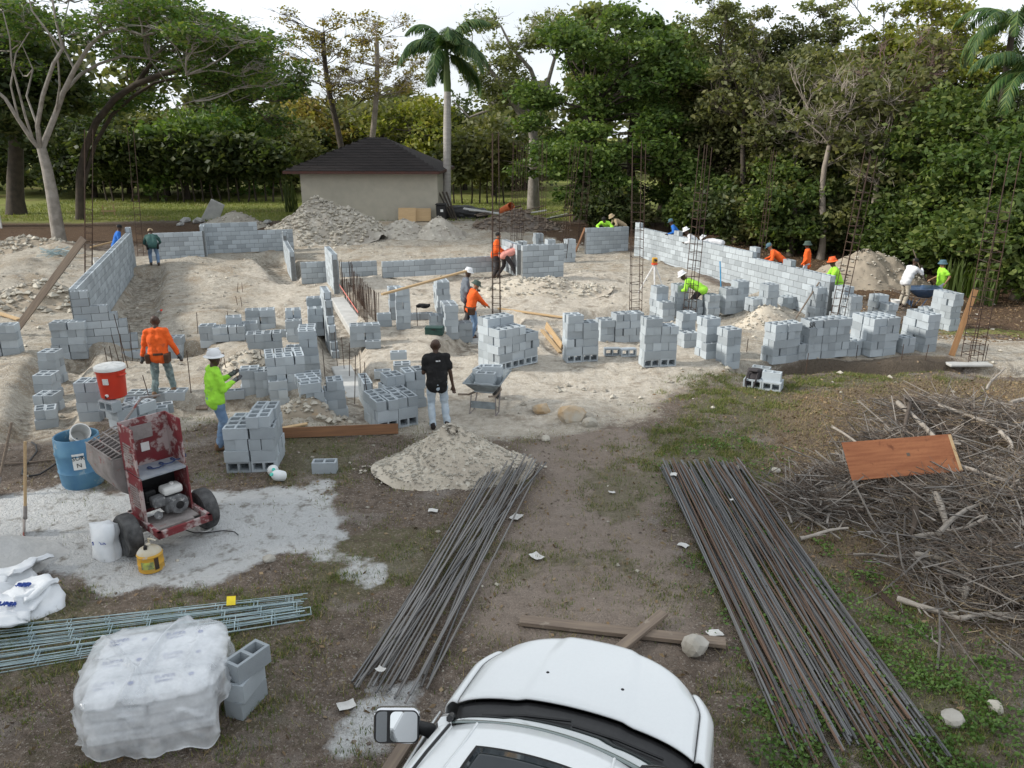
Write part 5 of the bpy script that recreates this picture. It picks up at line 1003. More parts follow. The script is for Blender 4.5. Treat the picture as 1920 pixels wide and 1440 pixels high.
P(308, 741, 6, 'worker in bright orange long sleeved top seen from behind with tool belt', C_or, C_camo, sleeve='long', Lh=(-.36, .06, .83), Rh=(.38, .08, .88), Lf=(-.13, -.16, 0), Rf=(.15, .2, 0), belt=1, hat=None, vox=.016, boots=mat('tan_boot', (.2, .12, .07), rough=.8), gloves=M_glove, sc=1.0, head=(8, 8))
P(414, 840, -52, 'worker in lime top, blue jeans and white hard hat', C_lime, C_jean, Lh=(-.1, .34, 1.25), Rh=(.12, .33, 1.2), hat='hard', vox=.016, gloves=M_glove, Lf=(-.12, .06, 0), Rf=(.12, -.06, 0), sc=1.02, boots=mat('tan_boot', (.2, .12, .07), rough=.8))
bk = P(822, 804, 12, 'shaven headed man in black tee shirt and pale jeans', C_blk, C_ljean, sleeve='short', Lh=(-.16, .3, 1.1), Rh=(.3, .0, .82), Lf=(-.1, .0, 0), Rf=(.17, .02, 0), vox=.016, sc=1.0, boots=mat('dark_boot', (.025, .018, .018), rough=.7))
MB().box((.0, -.148, 1.375), (.05, .012, .022)).build('shirt_logo', C_wht, bk, rot=(0, 0, 0)); MB().box((.045, -.148, 1.377), (.02, .012, .024)).build('shirt_logo', C_wht, bk)
P(873, 612, -75, 'worker in grey top and white hard hat beside block stack', C_gry, C_dk, hat='hard', Lh=(-.2, .3, 1.1), Rh=(.2, .3, 1.1), head=(15, 0))
P(884, 634, -70, 'worker in orange top and camouflage bucket hat left of cage', C_or, C_jean, hat='bucket', skin_='tan', Lh=(-.12, .42, .95), Rh=(.15, .48, .95), belt=1, lean=10, head=(20, 0))
P(928, 521, -100, 'worker in orange behind the tall cage', C_or, C_dk, hat='hair', lean=12, Lh=(-.2, .35, 1.0), Rh=(.2, .35, 1.0), skin_='tan')
P(951, 521, -62, 'worker in pink top bending over the block wall', C_pink, C_dk, lean=72, pel=(0, -.12, .86), Lh=(-.22, .7, .72), Rh=(.22, .72, .8), Lf=(-.2, -.3, 0), Rf=(.22, .28, 0), hat='cap', hatm=C_tan, head=(35, 0))
P(240, 505, -60, 'man in blue shirt and dark cap behind the left wall', C_blue, C_dk, hat='cap', lean=20, base=G(262, 508) - V * .75, Lh=(-.2, .4, 1.1), Rh=(.2, .4, 1.1))
P(291, 498, 25, 'stooping worker in dark green shirt at the left wall end', C_grn, C_jean, lean=52, pel=(0, -.1, .88), Lh=(-.2, .5, .75), Rh=(.2, .5, .8), hat='cap', hatm=C_tan, belt=1, beltm=C_blk, Lf=(-.14, .1, 0), Rf=(.14, -.1, 0))
far = G(1183, 474)
P(0, 0, 150, 'worker in lime stooping behind the far dark wall', C_lime, C_dk, lean=65, pel=(0, -.1, .86), Lh=(-.2, .5, .8), Rh=(.2, .5, .8), hat='hair', base=G(1150, 473) + U * .7 + Vector((0, 0, .28)))
P(0, 0, 100, 'worker in tan hood stooping at the far wall corner', C_tan, C_dk, lean=60, pel=(0, -.1, .86), Lh=(-.2, .5, .8), Rh=(.2, .5, .8), hat='bucket', hatm=C_tan, base=G(1178, 472) + U * .9 + Vector((0, 0, .3)))
P(0, 0, 80, 'worker in bright blue top and cap behind right wall', C_blue, C_dk, lean=32, Lh=(-.35, .45, 1.05), Rh=(.3, .35, 1.0), hat='cap', hatm=C_bucketb, base=G(1240, 494) + V * .75, dz=.2)
P(0, 0, 75, 'worker in white hard hat stooping behind right wall', C_wht, C_dk, lean=48, Lh=(-.2, .5, .9), Rh=(.2, .5, .9), hat='hard', pel=(0, 0, .86), base=G(1277, 505) + V * .7, dz=.15)
P(0, 0, 60, 'worker in white shirt bent double behind right wall', C_wht, C_dk, lean=85, pel=(0, -.1, .86), Lh=(-.2, .6, .7), Rh=(.2, .6, .7), hat='bucket', hatm=C_wht, base=G(1303, 512) + V * .9, dz=.3)
P(0, 0, 75, 'stooping worker in orange with backward cap at wall gap', C_or, C_dk, lean=50, pel=(0, -.1, .86), Lh=(-.2, .5, .85), Rh=(.2, .5, .85), hat='cap', hatm=C_bucketb, skin_='tan', base=G(1412, 549) + V * 1.0 + Vector((0, 0, .25)))
P(1508, 546, 70, 'worker standing in orange top and green bucket hat', C_or, C_ljean, hat='bucket', base=G(1508, 541), Lh=(-.24, .2, .9), Rh=(.24, .15, .85))
P(0, 0, 78, 'worker in lime top and orange hard hat reaching over wall', C_lime, C_jean, lean=22, hat='hard', hatm=M_horange, gloves=M_glove, Lh=(-.22, .55, 1.12), Rh=(.2, .55, 1.12), base=G(1524, 590) + V * .85)
P(1692, 574, -72, 'man in white tee shirt shovelling into blue wheelbarrow', C_wht, C_kh, skin_='dark', lean=24, sleeve='long', Lh=(-.05, .45, 1.15), Rh=(.1, .5, 1.35), hat='cap', Lf=(-.15, .0, 0), Rf=(.15, -.12, 0))
P(1757, 578, 82, 'man in lime tee shirt and blue hat, hand on hip', C_lime, C_ljean, sleeve='short', skin_='tan', hat='bucket', hatm=C_bucketb, Lh=(-.28, -.02, .95), Rh=(.3, .25, 1.0))
P(1305, 594, 70, 'stooping worker in lime behind the right centre stacks', C_lime, C_dk, lean=62, pel=(0, -.1, .86), Lh=(-.2, .5, .8), Rh=(.2, .5, .8), hat='hard')
# ================================================================== TRUCK
def mat_paint(name, c, rough=.22, coat=.6):
    m, t, b = newmat(name); n = noise_(t, 40, 3); t.links.new(mixc(t, n, c, tuple(x * .94 for x in c)), b.inputs['Base Color']); b.inputs['Roughness'].default_value = rough; b.inputs['Coat Weight'].default_value = coat; b.inputs['Coat Roughness'].default_value = .06; return m
M_white = mat_paint('white_car_paint', (.76, .78, .78)); M_blackp = mat('black_plastic', (.012, .012, .013), (.018, .018, .019), rough=.45, scale=30); M_chrome = mat('chrome', (.75, .76, .78), (.7, .71, .73), rough=.08, metal=1.0)
M_glass = bpy.data.materials.new('dark_glass'); M_glass.use_nodes = True; b = M_glass.node_tree.nodes['Principled BSDF']; t = M_glass.node_tree
t.links.new(mixc(t, noise_(t, 3, 2), (.012, .017, .022), (.02, .026, .03)), b.inputs['Base Color']); b.inputs['Roughness'].default_value = .04; b.inputs['Specular IOR Level'].default_value = .35
M_wglass = bpy.data.materials.new('windscreen_glass'); M_wglass.use_nodes = True; b = M_wglass.node_tree.nodes['Principled BSDF']; t = M_wglass.node_tree
t.links.new(mixc(t, noise_(t, 3, 2), (.1, .14, .135), (.12, .16, .15)), b.inputs['Base Color']); b.inputs['Roughness'].default_value = .03; b.inputs['Specular IOR Level'].default_value = 1.0; b.inputs['Coat Weight'].default_value = 1
M_mirror = mat('mirror_glass', (.82, .84, .85), (.8, .82, .83), rough=.02, metal=1.0); M_tyre = mat('tyre', (.018, .018, .019), (.035, .034, .033), rough=.85, scale=12, bump=.3); M_red = mat('red_decal', (.7, .05, .02), rough=.4)
TZ = R(-19.5); tk = thing('pickup_truck', 'white pickup truck with tow mirror seen from above at the bottom edge', 'truck', (.405, 4.6, 0), TZ)
def sm(a, b_, x_): x_ = min(1, max(0, (x_ - a) / (b_ - a))); return x_ * x_ * (3 - 2 * x_)
def hood_pt(u, v):
    x_ = (u - .5) * 2; w = .885 - .03 * v - .10 * sm(.55, 1, v); y0 = .16 - .10 * x_ * x_; y1 = 1.16 - .27 * abs(x_) ** 2.8; y_ = y0 + (y1 - y0) * v
    z = 1.222 + .05 * (1 - x_ * x_) - .05 * v * v - .20 * sm(.84, 1.0, v) ** 1.6 - .05 * abs(x_) ** 8
    z += .022 * (1 - sm(.40, .50, abs(x_) + .08 * v)) * (1 - sm(.85, .97, v)) - .012 * sm(.0, .06, .06 - v)
    return (x_ * w, y_, z)
h_ = MB().grid(hood_pt, 48, 40).build('hood', M_white, tk, smooth=True, normals=False); solid(h_, .012)
for px_, py_ in ((-.3, .52), (.3, .44)):
    u = .5 + px_ / 1.77; q = hood_pt(u, .32); MB().lathe([(.012, -.004), (.014, .006), (.008, .012)], 10, Matrix.Translation(q)).build('washer_nozzle', M_blackp, h_, smooth=True)
def fender(sx):
    def f(u, v):     # u along length 0 rear..1 nose, v from hood edge outward and down
        q = hood_pt(.5 + .5 * sx, u); wheel = 1.0; y_ = q[1] + (.02 if u > .9 else 0); out = .125 - .06 * sm(.75, 1, u)
        a = v * 1.9
        if v < .35: k = v / .35; return (q[0] + sx * (.008 + out * .8 * k), y_ + .03 * k * u, q[2] - .012 - .06 * k * k + .02 * math.sin(k * 3.1))
        k = (v - .35) / .65; return (q[0] + sx * (.008 + out * (.8 + .2 * math.sin(k * 2.4))), y_ + .03 * u, q[2] - .072 - .62 * k)
    o = MB().grid(f, 26, 20).build('fender', M_white, tk, smooth=True, normals=False); solid(o, .01)
fender(-1); fender(1)
def front(u, v):
    q = hood_pt(u, 1.0); x_ = (u - .5) * 2; return (q[0] * (1 + .06 * v), q[1] + .02 + .05 * math.sin(v * 3.1), q[2] - .02 - v * .62)
o = MB().grid(front, 24, 8).build('grille', M_blackp, tk, smooth=True, normals=False); solid(o, .02)
MB().box((0, 1.1, .52), (1.7, .2, .22)).build('bumper', M_chrome, tk, bevel=.05, seg=2)
for sx in (-1, 1): MB().box((sx * .6, .86, .84), (.22, .2, .18)).build('headlight', mat('headlight', (.6, .62, .64), rough=.1), tk, bevel=.04, seg=2)
# cowl, windscreen, roof
def cowl(u, v):
    x_ = (u - .5) * 2; q = hood_pt(u, 0); return (x_ * (.885 - .06 * v), q[1] - .005 - .2 * v, q[2] - .03 + .03 * v - .01 * math.sin(3.14 * v))
cw = MB().grid(cowl, 30, 5).build('cowl_panel', M_blackp, tk, smooth=True, normals=False); solid(cw, .01)
def screen(u, v):
    x_ = (u - .5) * 2; b0 = cowl(u, 1); t0 = (x_ * .6 + .06, -.76 - .08 * x_ * x_, 1.815 + .035 * (1 - x_ * x_)); return tuple(b0[i] + (t0[i] - b0[i]) * v + (.03 * math.sin(3.14 * v) if i == 2 else 0) for i in range(3))
ws = MB().grid(screen, 24, 8).build('windshield', M_wglass, tk, smooth=True, normals=False); solid(ws, .008)
def roof_(u, v):
    x_ = (u - .5) * 2; t0 = screen(u, 1); y_ = t0[1] - 1.75 * v + .08 * x_ * x_ * v; return (x_ * (.6 + .05 * sm(0, .3, v)) + .06, y_ - .005, t0[2] + .035 * sm(0, .3, v) - .03 * abs(x_) ** 5 - .02 * sm(.8, 1, v))
rf_ = MB().grid(roof_, 30, 24).build('roof', M_white, tk, smooth=True, normals=False); solid(rf_, .012)
def srf(u, v): q = roof_(.53 + (u - .5) * .6, .14 + v * .4); return (q[0], q[1], q[2] + .012)
o = MB().grid(srf, 16, 10).build('sunroof', M_glass, rf_, smooth=True, normals=False); solid(o, .01)
def srf2(u, v): q = roof_(.53 + (u - .5) * .64, .125 + v * .43); return (q[0], q[1], q[2] + .0075)
o = MB().grid(srf2, 16, 10).build('sunroof_seal', M_blackp, rf_, smooth=True, normals=False); solid(o, .004)
for sx in (-1, 1):
    pts = [Vector(screen(.5 + .5 * sx, k / 6)) + Vector((sx * .03, -.02, 0)) for k in range(7)]; MB().tube(pts, [.045] * 7, 8).build('pillar', M_white, tk, smooth=True)
    pts = [Vector(screen(.5 + .5 * sx, k / 6)) + Vector((sx * .005, .0, .028)) for k in range(7)]; MB().tube(pts, [.022] * 7, 6).build('pillar_seal', M_blackp, tk, smooth=True)
    pts = [Vector(roof_(.5 + .5 * sx, k / 6)) + Vector((sx * .02, 0, -.02)) for k in range(7)]; MB().tube(pts, [.05] * 7, 8).build('roof_rail', M_white, tk, smooth=True)
    pts = [Vector(roof_(.5 + .5 * sx, k / 6)) + Vector((sx * -.0, 0, .022)) for k in range(7)]; MB().tube(pts, [.011] * 7, 5).build('rain_gutter', M_blackp, tk)
    def side(u, v):
        y_ = -.2 - u * 2.3; return (sx * (.95 + .05 * math.sin(v * 2.6) - .06 * sm(.85, 1, v)), y_, .42 + v * .86)
    d_ = MB().grid(side, 16, 10).build('door', M_white, tk, smooth=True, normals=False); solid(d_, .012)
    MB().box((sx * 1.01, -1.05, 1.05), (.03, .2, .03)).build('handle', M_chrome, d_, bevel=.01)
    def win(u, v):
        a = Vector(side(u * .95, 1)); a.x -= sx * .02; c_ = Vector(roof_(.5 + .5 * sx, .02 + u * .92)) + Vector((sx * .03, 0, -.02)); return tuple(a.lerp(c_, v))
    o = MB().grid(win, 10, 6).build('side_window', M_glass, tk, smooth=True, normals=False); solid(o, .008)
    zz = [(1.02, -.9), (1.02, -.6)]
    zg = MB(); pz = [(-1.7, .72), (-1.5, .9), (-1.55, .75), (-1.25, .98), (-1.3, .78), (-1.0, 1.0), (-1.08, .82), (-.8, .95)]
    for k in range(len(pz) - 1): zg.tube([(sx * 1.008, pz[k][0], pz[k][1]), (sx * 1.008, pz[k + 1][0], pz[k + 1][1])], .014, 4)
    zg.build('decal', M_red, d_)
    for yy in (.72, -3.3):
        w_ = thing('wheel', None, None); w_.parent = tk; w_.location = (sx * .84, yy, .4)
        MB().lathe([(.25, -.12), (.37, -.12), (.4, -.08), (.4, .08), (.37, .12), (.25, .12)], 28, Matrix.Rotation(math.pi / 2, 4, 'Y')).build('tyre', M_tyre, w_, smooth=True); MB().lathe([(.04, -.06), (.24, -.09), (.26, 0), (.24, .09), (.04, .07)], 20, Matrix.Rotation(math.pi / 2, 4, 'Y')).build('rim', M_chrome, w_, smooth=True)
for k, (x0, x1) in enumerate(((-.62, .02), (.05, .68))):
    a = Vector(cowl(.5 + x1 / 1.64, .75)) + Vector((0, 0, .03)); c_ = Vector(screen(.5 + x0 / 1.64, .05)) + Vector((0, 0, .02)); MB().tube([a, (a + c_) / 2 + Vector((0, 0, .02)), c_], .011, 5).build('wiper', M_blackp, tk)
MB().box((0, -3.6, .75), (1.96, 2.4, .12)).build('bed_floor', M_blackp, tk)
for sx in (-1, 1): MB().box((sx * .95, -3.6, .88), (.08, 2.4, .8)).build('bed_side', M_white, tk, bevel=.03, seg=2)
MB().box((0, -4.78, .88), (1.8, .06, .78)).build('tailgate', M_white, tk, bevel=.02); MB().box((0, -2.52, 1.05), (1.8, .08, 1.1)).build('cab_back', M_white, tk, bevel=.02); MB().box((0, -1.4, .5), (1.8, 2.2, .3)).build('cab_floor', M_blackp, tk); MB().box((0, -1.5, .95), (1.5, .5, .6)).build('seat', mat('seat_fabric', (.12, .11, .1), rough=.9), tk, bevel=.05, seg=2)
MB().box((0, -.42, 1.13), (1.55, .4, .12)).build('dashboard', M_blackp, tk, bevel=.04, seg=2); MB().box((0, .42, .75), (1.3, .8, .5)).build('engine_bay', M_blackp, tk)
# left tow mirror
for sx in (-1, 1):
    pts = [Vector(roof_(.5 + .36 * sx, k / 8)) + Vector((0, 0, .007)) for k in range(9)]; MB().tube(pts, [.008] * 9, 5).build('roof_seam', M_white, rf_)
    pts = [Vector(hood_pt(.5 + .5 * sx, k / 16)) + Vector((sx * .004, 0, .002)) for k in range(17)]; MB().tube(pts, [.0045] * 17, 4).build('panel_gap', M_blackp, h_)
inv = (Matrix.Translation((.405, 4.6, 0)) @ Matrix.Rotation(TZ, 4, 'Z')).inverted(); mc = inv @ gp(743, 1362, 1.46)
mr = thing('mirror', None, None); mr.parent = tk; mr.location = mc; mr.rotation_euler = (R(-23), 0, R(19))
mb = MB()
def rrect(w, h, r, n=5): return [(cx * (w / 2 - r) + r * math.cos(a), cz * (h / 2 - r) + r * math.sin(a)) for cx, cz, a0 in ((1, 1, 0), (-1, 1, 90), (-1, -1, 180), (1, -1, 270)) for a in (R(a0 + 90 * k / n) for k in range(n + 1))]
MB().prism(rrect(.315, .235, .05), .07).build('shell', M_chrome, mr, smooth=True, bevel=.012, seg=2); MB().prism(rrect(.30, .215, .04), .006, Matrix.Translation((0, -.004, 0))).build('bezel', M_blackp, mr)
MB().prism(rrect(.185, .2, .035), .004, Matrix.Translation((.052, -.008, 0))).build('main_glass', M_mirror, mr); MB().prism(rrect(.088, .2, .03), .004, Matrix.Translation((-.092, -.008, 0)) @ Matrix.Rotation(R(8), 4, 'Z')).build('wide_angle_glass', M_mirror, mr)
MB().tube([Vector((.13, .06, -.02)), Vector((.22, .08, -.05)), Vector((.3, .14, -.16))], [.045, .05, .06], 10).build('mirror_arm', M_blackp, mr, smooth=True)
# ================================================================== MIXER AND SMALL EQUIPMENT
def text(s, size, m, parent, M, ext=.001):
    cu = bpy.data.curves.new('lettering', 'FONT'); cu.body = s; cu.size = size; cu.extrude = ext; cu.align_x = 'CENTER'; cu.align_y = 'CENTER'; cu.resolution_u = 2; me = bake(bpy.data.objects.new('lettering', cu)); me.materials.clear(); me.materials.append(m)
    o = obj('lettering', me, parent); o.matrix_local = M; return o
M_redp = mat('worn_red_paint', (.18, .018, .026), (.15, .045, .045), rough=.7, scale=2.5, bump=.15, spot=(.38, .31, .3), spot_th=.5, sscale=5); M_cakes = mat('mortar_caked_steel', (.3, .27, .26), (.2, .18, .17), rough=.9, scale=4, bump=.5, bscale=20, spot=(.24, .05, .04), spot_th=.6); M_dusty = mat('dusty_engine', (.2, .205, .21), (.06, .06, .062), rough=.8, scale=9, spot=(.4, .4, .39), spot_th=.58); M_ink = mat('blue_ink', (.02, .06, .3), rough=.6); M_paper = mat('paper', (.72, .72, .7), (.62, .62, .6), rough=.8, scale=6)
M_tyred = mat('dusty_tyre', (.03, .03, .031), (.1, .1, .1), rough=.9, scale=8, bump=.4)
w0, w1 = gp(247, 1040), gp(388, 988); mid = (w0 + w1) / 2; ax = (w1 - w0).normalized(); mz = math.atan2(ax.y, ax.x)
mx_ = thing('mortar_mixer', 'worn red mortar mixer with open engine cabinet and wheels', 'mixer', (mid.x, mid.y, gz(mid.x, mid.y)), mz)
hw = (w1 - w0).length / 2
for sx in (-1, 1):
    w_ = thing('wheel', None, None); w_.parent = mx_; w_.location = (sx * hw, 0, .29)
    MB().lathe([(.17, -.085), (.26, -.095), (.29, -.06), (.293, 0), (.29, .06), (.26, .095), (.17, .085)], 28, Matrix.Rotation(math.pi / 2, 4, 'Y')).build('tyre', M_tyred, w_, smooth=True); MB().lathe([(.03, -.07), (.1, -.05), (.17, -.07), (.18, 0), (.17, .07), (.1, .03), (.03, .05)], 20, Matrix.Rotation(math.pi / 2, 4, 'Y')).build('rim', M_cakes, w_, smooth=True)
MB().tube([(-hw, 0, .29), (hw, 0, .29)], .035, 8).build('axle', M_cakes, mx_)
cwid = .31; y0, y1 = -.12, .34; zb, zm, zt = .4, 1.04, 1.72
for sx in (-1, 1):
    o = MB().box((sx * cwid, (y0 + y1) / 2, (zb + zm) / 2), (.025, y1 - y0, zm - zb)).build('cabinet_side', M_redp, mx_, bevel=.004)
    for k in range(9): MB().box((sx * (cwid + .016), (y0 + y1) / 2, zb + .2 + k * .035), (.012, .26, .016)).build('louvre', M_cakes, o)
    o = MB().box((sx * cwid, (y0 + y1) / 2 + .02, (zm + zt) / 2 + .012), (.022, y1 - y0 - .04, zt - zm - .03)).build('lid_side', M_redp, mx_, bevel=.004)
    for k in range(8): MB().box((sx * (cwid + .015), (y0 + y1) / 2 + .02, zm + .18 + k * .035), (.012, .24, .016)).build('louvre', M_cakes, o)
o = MB().box((0, y1 + .012, (zm + zt) / 2), (2 * cwid + .02, .022, zt - zm)).build('lid_back', M_redp, mx_, bevel=.004)
MB().box((-.06, y1 - .006, zt - .2), (.32, .012, .2)).build('mesh_grille', M_cakes, o); MB().box((-.02, y1 - .006, zt - .42), (.11, .01, .12)).build('notice', M_paper, o)
MB().box((0, (y0 + y1) / 2 - .005, zm), (2 * cwid - .03, y1 - y0 - .01, .025)).build('shelf', mat('dusty_blue_tray', (.2, .23, .28), (.3, .32, .34), rough=.9, scale=6), mx_); MB().box((0, y1 - .03, (zb + zm) / 2), (2 * cwid - .03, .02, zm - zb - .03)).build('bay_back', M_blackp, mx_)
MB().tube([Vector((-.12 + .06 * math.cos(k * .8) + .02 * k, .1 + .07 * math.sin(k * .8), zm + .025 + .002 * k)) for k in range(26)], .009, 5).build('blue_rope', mat('blue_rope', (.03, .05, .13), rough=.9), mx_)
en = MB().box((.08, -.02, .56), (.26, .24, .22)).build('engine', M_dusty, mx_, bevel=.04, seg=2)
MB().lathe([(.03, 0), (.12, .0), (.135, .03), (.12, .07), (.03, .075)], 24, Matrix.Translation((.11, -.14, .57)) @ Matrix.Rotation(math.pi / 2, 4, 'X')).build('recoil_cover', M_dusty, en, smooth=True); MB().lathe([(.02, 0), (.055, .0), (.05, .015), (.02, .02)], 16, Matrix.Translation((.11, -.216, .57)) @ Matrix.Rotation(math.pi / 2, 4, 'X')).build('recoil_hub', M_blackp, en, smooth=True)
MB().box((.1, .0, .745), (.27, .2, .12)).build('fuel_tank', M_paper, en, bevel=.04, seg=2); MB().box((-.12, -.08, .66), (.17, .17, .14)).build('air_filter', M_dusty, en, bevel=.03, seg=2); MB().box((-.16, .1, .7), (.16, .15, .16)).build('muffler', M_blackp, en, bevel=.02); MB().lathe([(.02, 0), (.03, .0), (.03, .03), (.02, .03)], 12, Matrix.Translation((.12, .0, .8))).build('fuel_cap', M_paper, en); MB().lathe([(.01, 0), (.05, 0), (.05, .05), (.01, .05)], 12, Matrix.Translation((-.17, -.14, .5)) @ Matrix.Rotation(math.pi / 2, 4, 'X')).build('carburettor', M_dusty, en)
fr = MB(); fz = .385
for a, c_ in (((-.32, -.5), (.36, -.5)), ((-.32, -.5), (-.32, .4)), ((.36, -.5), (.36, .4)), ((-.32, .38), (.36, .38))):
    a, c_ = Vector((*a, fz)), Vector((*c_, fz)); d = c_ - a; fr.box((a + c_) / 2, (abs(d.x) + .05, abs(d.y) + .05, .09))
fr.build('frame', M_redp, mx_); MB().box((0, -.1, fz + .0), (.6, .4, .02)).build('engine_plate', M_cakes, mx_); MB().box((-.05, -.36, fz + .01), (.5, .06, .03)).build('cross_member', M_cakes, mx_)
# hopper: half drum with flat flared sides
hy0, hy1 = .42, 1.35; hp = [(-.42, 1.2), (-.44, .95), (-.36, .72), (-.18, .58), (0, .54), (.18, .58), (.36, .72), (.42, .95), (.4, 1.2)]
def hop(u, v): k = u * 8; i = min(7, int(k)); f = k - i; a, b2 = hp[i], hp[i + 1]; return (a[0] + (b2[0] - a[0]) * f, hy0 + (hy1 - hy0) * v, a[1] + (b2[1] - a[1]) * f)
o = MB().grid(hop, 24, 4).build('hopper', M_cakes, mx_, smooth=True, normals=False); solid(o, .02)
for yy in (hy0, hy1): MB().prism(hp, .02, Matrix.Translation((0, yy - .01, 0))).build('hopper_end', M_cakes, mx_)
MB().grid(lambda u, v: (-.4 + .8 * u, hy0 + .02 + (hy1 - hy0 - .04) * v, .86 + .03 * math.sin(u * 9 + v * 5)), 8, 8).build('wet_mortar', mat('wet_mortar', (.06, .06, .058), (.1, .1, .095), rough=.8), mx_, normals=False)
for k in range(9): yy = hy0 + .03 + (hy1 - hy0 - .06) * k / 8; MB().tube([(-.43, yy, 1.2), (-.02, yy, 1.34), (.41, yy, 1.2)], .011, 5).build('grate_bar', M_cakes, mx_)
for k in range(8): f = -.43 + .84 * k / 7; z_ = 1.34 - abs(f + .02) * .34; MB().tube([(f, hy0, z_ + .004), (f, hy1, z_ + .004)], .011, 5).build('grate_bar', M_cakes, mx_)
MB().box((0, 1.05, .28), (.1, .1, .6)).build('rear_leg', M_cakes, mx_); MB().box((0, .7, .5), (.12, .9, .1)).build('drum_support', M_cakes, mx_)
MB().tube([Vector((.1, 1.4, 1.3)), Vector((.45, 1.45, 1.62)), Vector((.62, 1.2, 1.68))], .018, 6).build('dump_handle', M_cakes, mx_)
# barrel
M_bar_b = mat('blue_plastic', (.06, .17, .3), (.1, .23, .34), rough=.6, scale=3, spot=(.3, .38, .42), spot_th=.6); bb = gp(158, 905); br = thing('plastic_barrel', 'blue open plastic barrel beside the mixer hopper', 'barrel', (bb.x, bb.y, gz(bb.x, bb.y)), .4)
MB().lathe([(.28, 0), (.31, .04), (.325, .25), (.335, .27), (.325, .29), (.335, .55), (.345, .57), (.335, .6), (.325, .82), (.315, .83), (.3, .82), (.31, .5), (.29, .06), (.05, .05)], 32, cap=False).build('shell', M_bar_b, br, smooth=True, normals=True); MB().lathe([(.01, 0), (.29, 0), (.29, .04), (.01, .04)], 24).build('base', M_bar_b, br); MB().lathe([(.005, 0), (.312, 0), (.312, .006), (.005, .006)], 24, Matrix.Translation((0, 0, .62))).build('water', M_blackp, br)
lb = MB().grid(lambda u, v: (.338 * math.cos(-1.35 + .5 * u - .4), .338 * math.sin(-1.35 + .5 * u - .4), .36 + .26 * v), 8, 2).build('paper_label', M_paper, br, normals=False); solid(lb, .003)
for s_, z_ in (('SUR', .55), ('N', .43)):
    a = -1.5; text(s_, .1, M_blackp, lb, Matrix.Translation((.346 * math.cos(a), .346 * math.sin(a), z_)) @ Matrix.Rotation(a + math.pi / 2, 4, 'Z') @ Matrix.Rotation(math.pi / 2, 4, 'X'))
bk_ = MB().lathe([(.11, -.18), (.14, .14), (.15, .14), (.15, .17), (.135, .17), (.105, -.16), (.01, -.17)], 22, cap=False).build('bucket', M_paper, loc=(bb.x + .03, bb.y + .03, .8), rot=(.9, .5, .4), smooth=True); tag(bk_, 'white bucket tipped inside the blue barrel', 'bucket')
# cooler
cb = G(214, 806) + Vector((0, .2, .60)); M_cool = mat('red_orange_plastic', (.58, .045, .02), (.5, .04, .02), rough=.4, scale=4); co = thing('drink_cooler', 'red orange drink cooler with white lid on blocks', 'cooler', cb, -.35)
MB().lathe([(.2, 0), (.225, .02), (.25, .5), (.262, .5), (.262, .53), (.25, .54)], 28).build('tub', M_cool, co, smooth=True); ld = MB().lathe([(.24, .54), (.275, .545), (.275, .6), (.26, .615), (.05, .625)], 28).build('lid', M_paper, co, smooth=True)
for k in range(6): MB().box((.13 * math.cos(k * 1.047), .13 * math.sin(k * 1.047), .622), (.18, .02, .012), rot=(0, 0, k * 1.047)).build('lid_rib', M_paper, ld)
for sx in (-1, 1): MB().box((sx * .275, 0, .46), (.07, .16, .03)).build('handle', M_cool, co, bevel=.01)
sp = MB().box((.08, -.235, .09), (.06, .05, .05)).build('spigot', M_paper, co, bevel=.012); MB().box((.08, -.262, .07), (.02, .02, .05)).build('tap', M_blackp, sp); MB().box((.1, -.235, .36), (.1, .02, .11), rot=(.05, 0, .35)).build('sticker', M_paper, co)
# gas can
M_yel = mat('worn_yellow_paint', (.62, .33, .03), (.5, .3, .05), rough=.6, scale=5, spot=(.45, .4, .33), spot_th=.6); M_dirtyy = mat('dusty_yellow', (.45, .38, .24), (.52, .5, .45), rough=.9, scale=6); gb = gp(285, 1066); gc = thing('gas_can', 'dusty yellow metal gas can beside the mixer wheel', 'can', (gb.x, gb.y, gz(gb.x, gb.y)), .3)
MB().lathe([(.14, 0), (.155, .012), (.155, .1), (.16, .105), (.155, .11), (.155, .22), (.16, .225), (.155, .23), (.15, .25)], 26).build('tank', M_yel, gc, smooth=True); MB().lathe([(.15, .25), (.12, .29), (.05, .315), (.03, .33), (.03, .36), (.01, .36)], 22).build('dome', M_dirtyy, gc, smooth=True); MB().tube([(0, .05, .32), (0, .06, .4), (.04, 0, .42), (.1, -.04, .41)], .012, 6).build('handle', M_dirtyy, gc); MB().box((-.03, -.04, .33), (.04, .06, .04)).build('spout', M_blackp, gc)
gl_ = MB().grid(lambda u, v: (.158 * math.cos(-2.2 + 1.0 * u), .158 * math.sin(-2.2 + 1.0 * u), .07 + .1 * v), 8, 1).build('label', mat('lime_label', (.5, .55, .1), (.1, .12, .1), rough=.6, scale=14), gc, normals=False); solid(gl_, .002); o = MB().grid(lambda u, v: (.159 * math.cos(-1.15 + .35 * u), .159 * math.sin(-1.15 + .35 * u), .05 + .16 * v), 5, 2).build('rust_patch', M_rust, gc, normals=False); solid(o, .002)
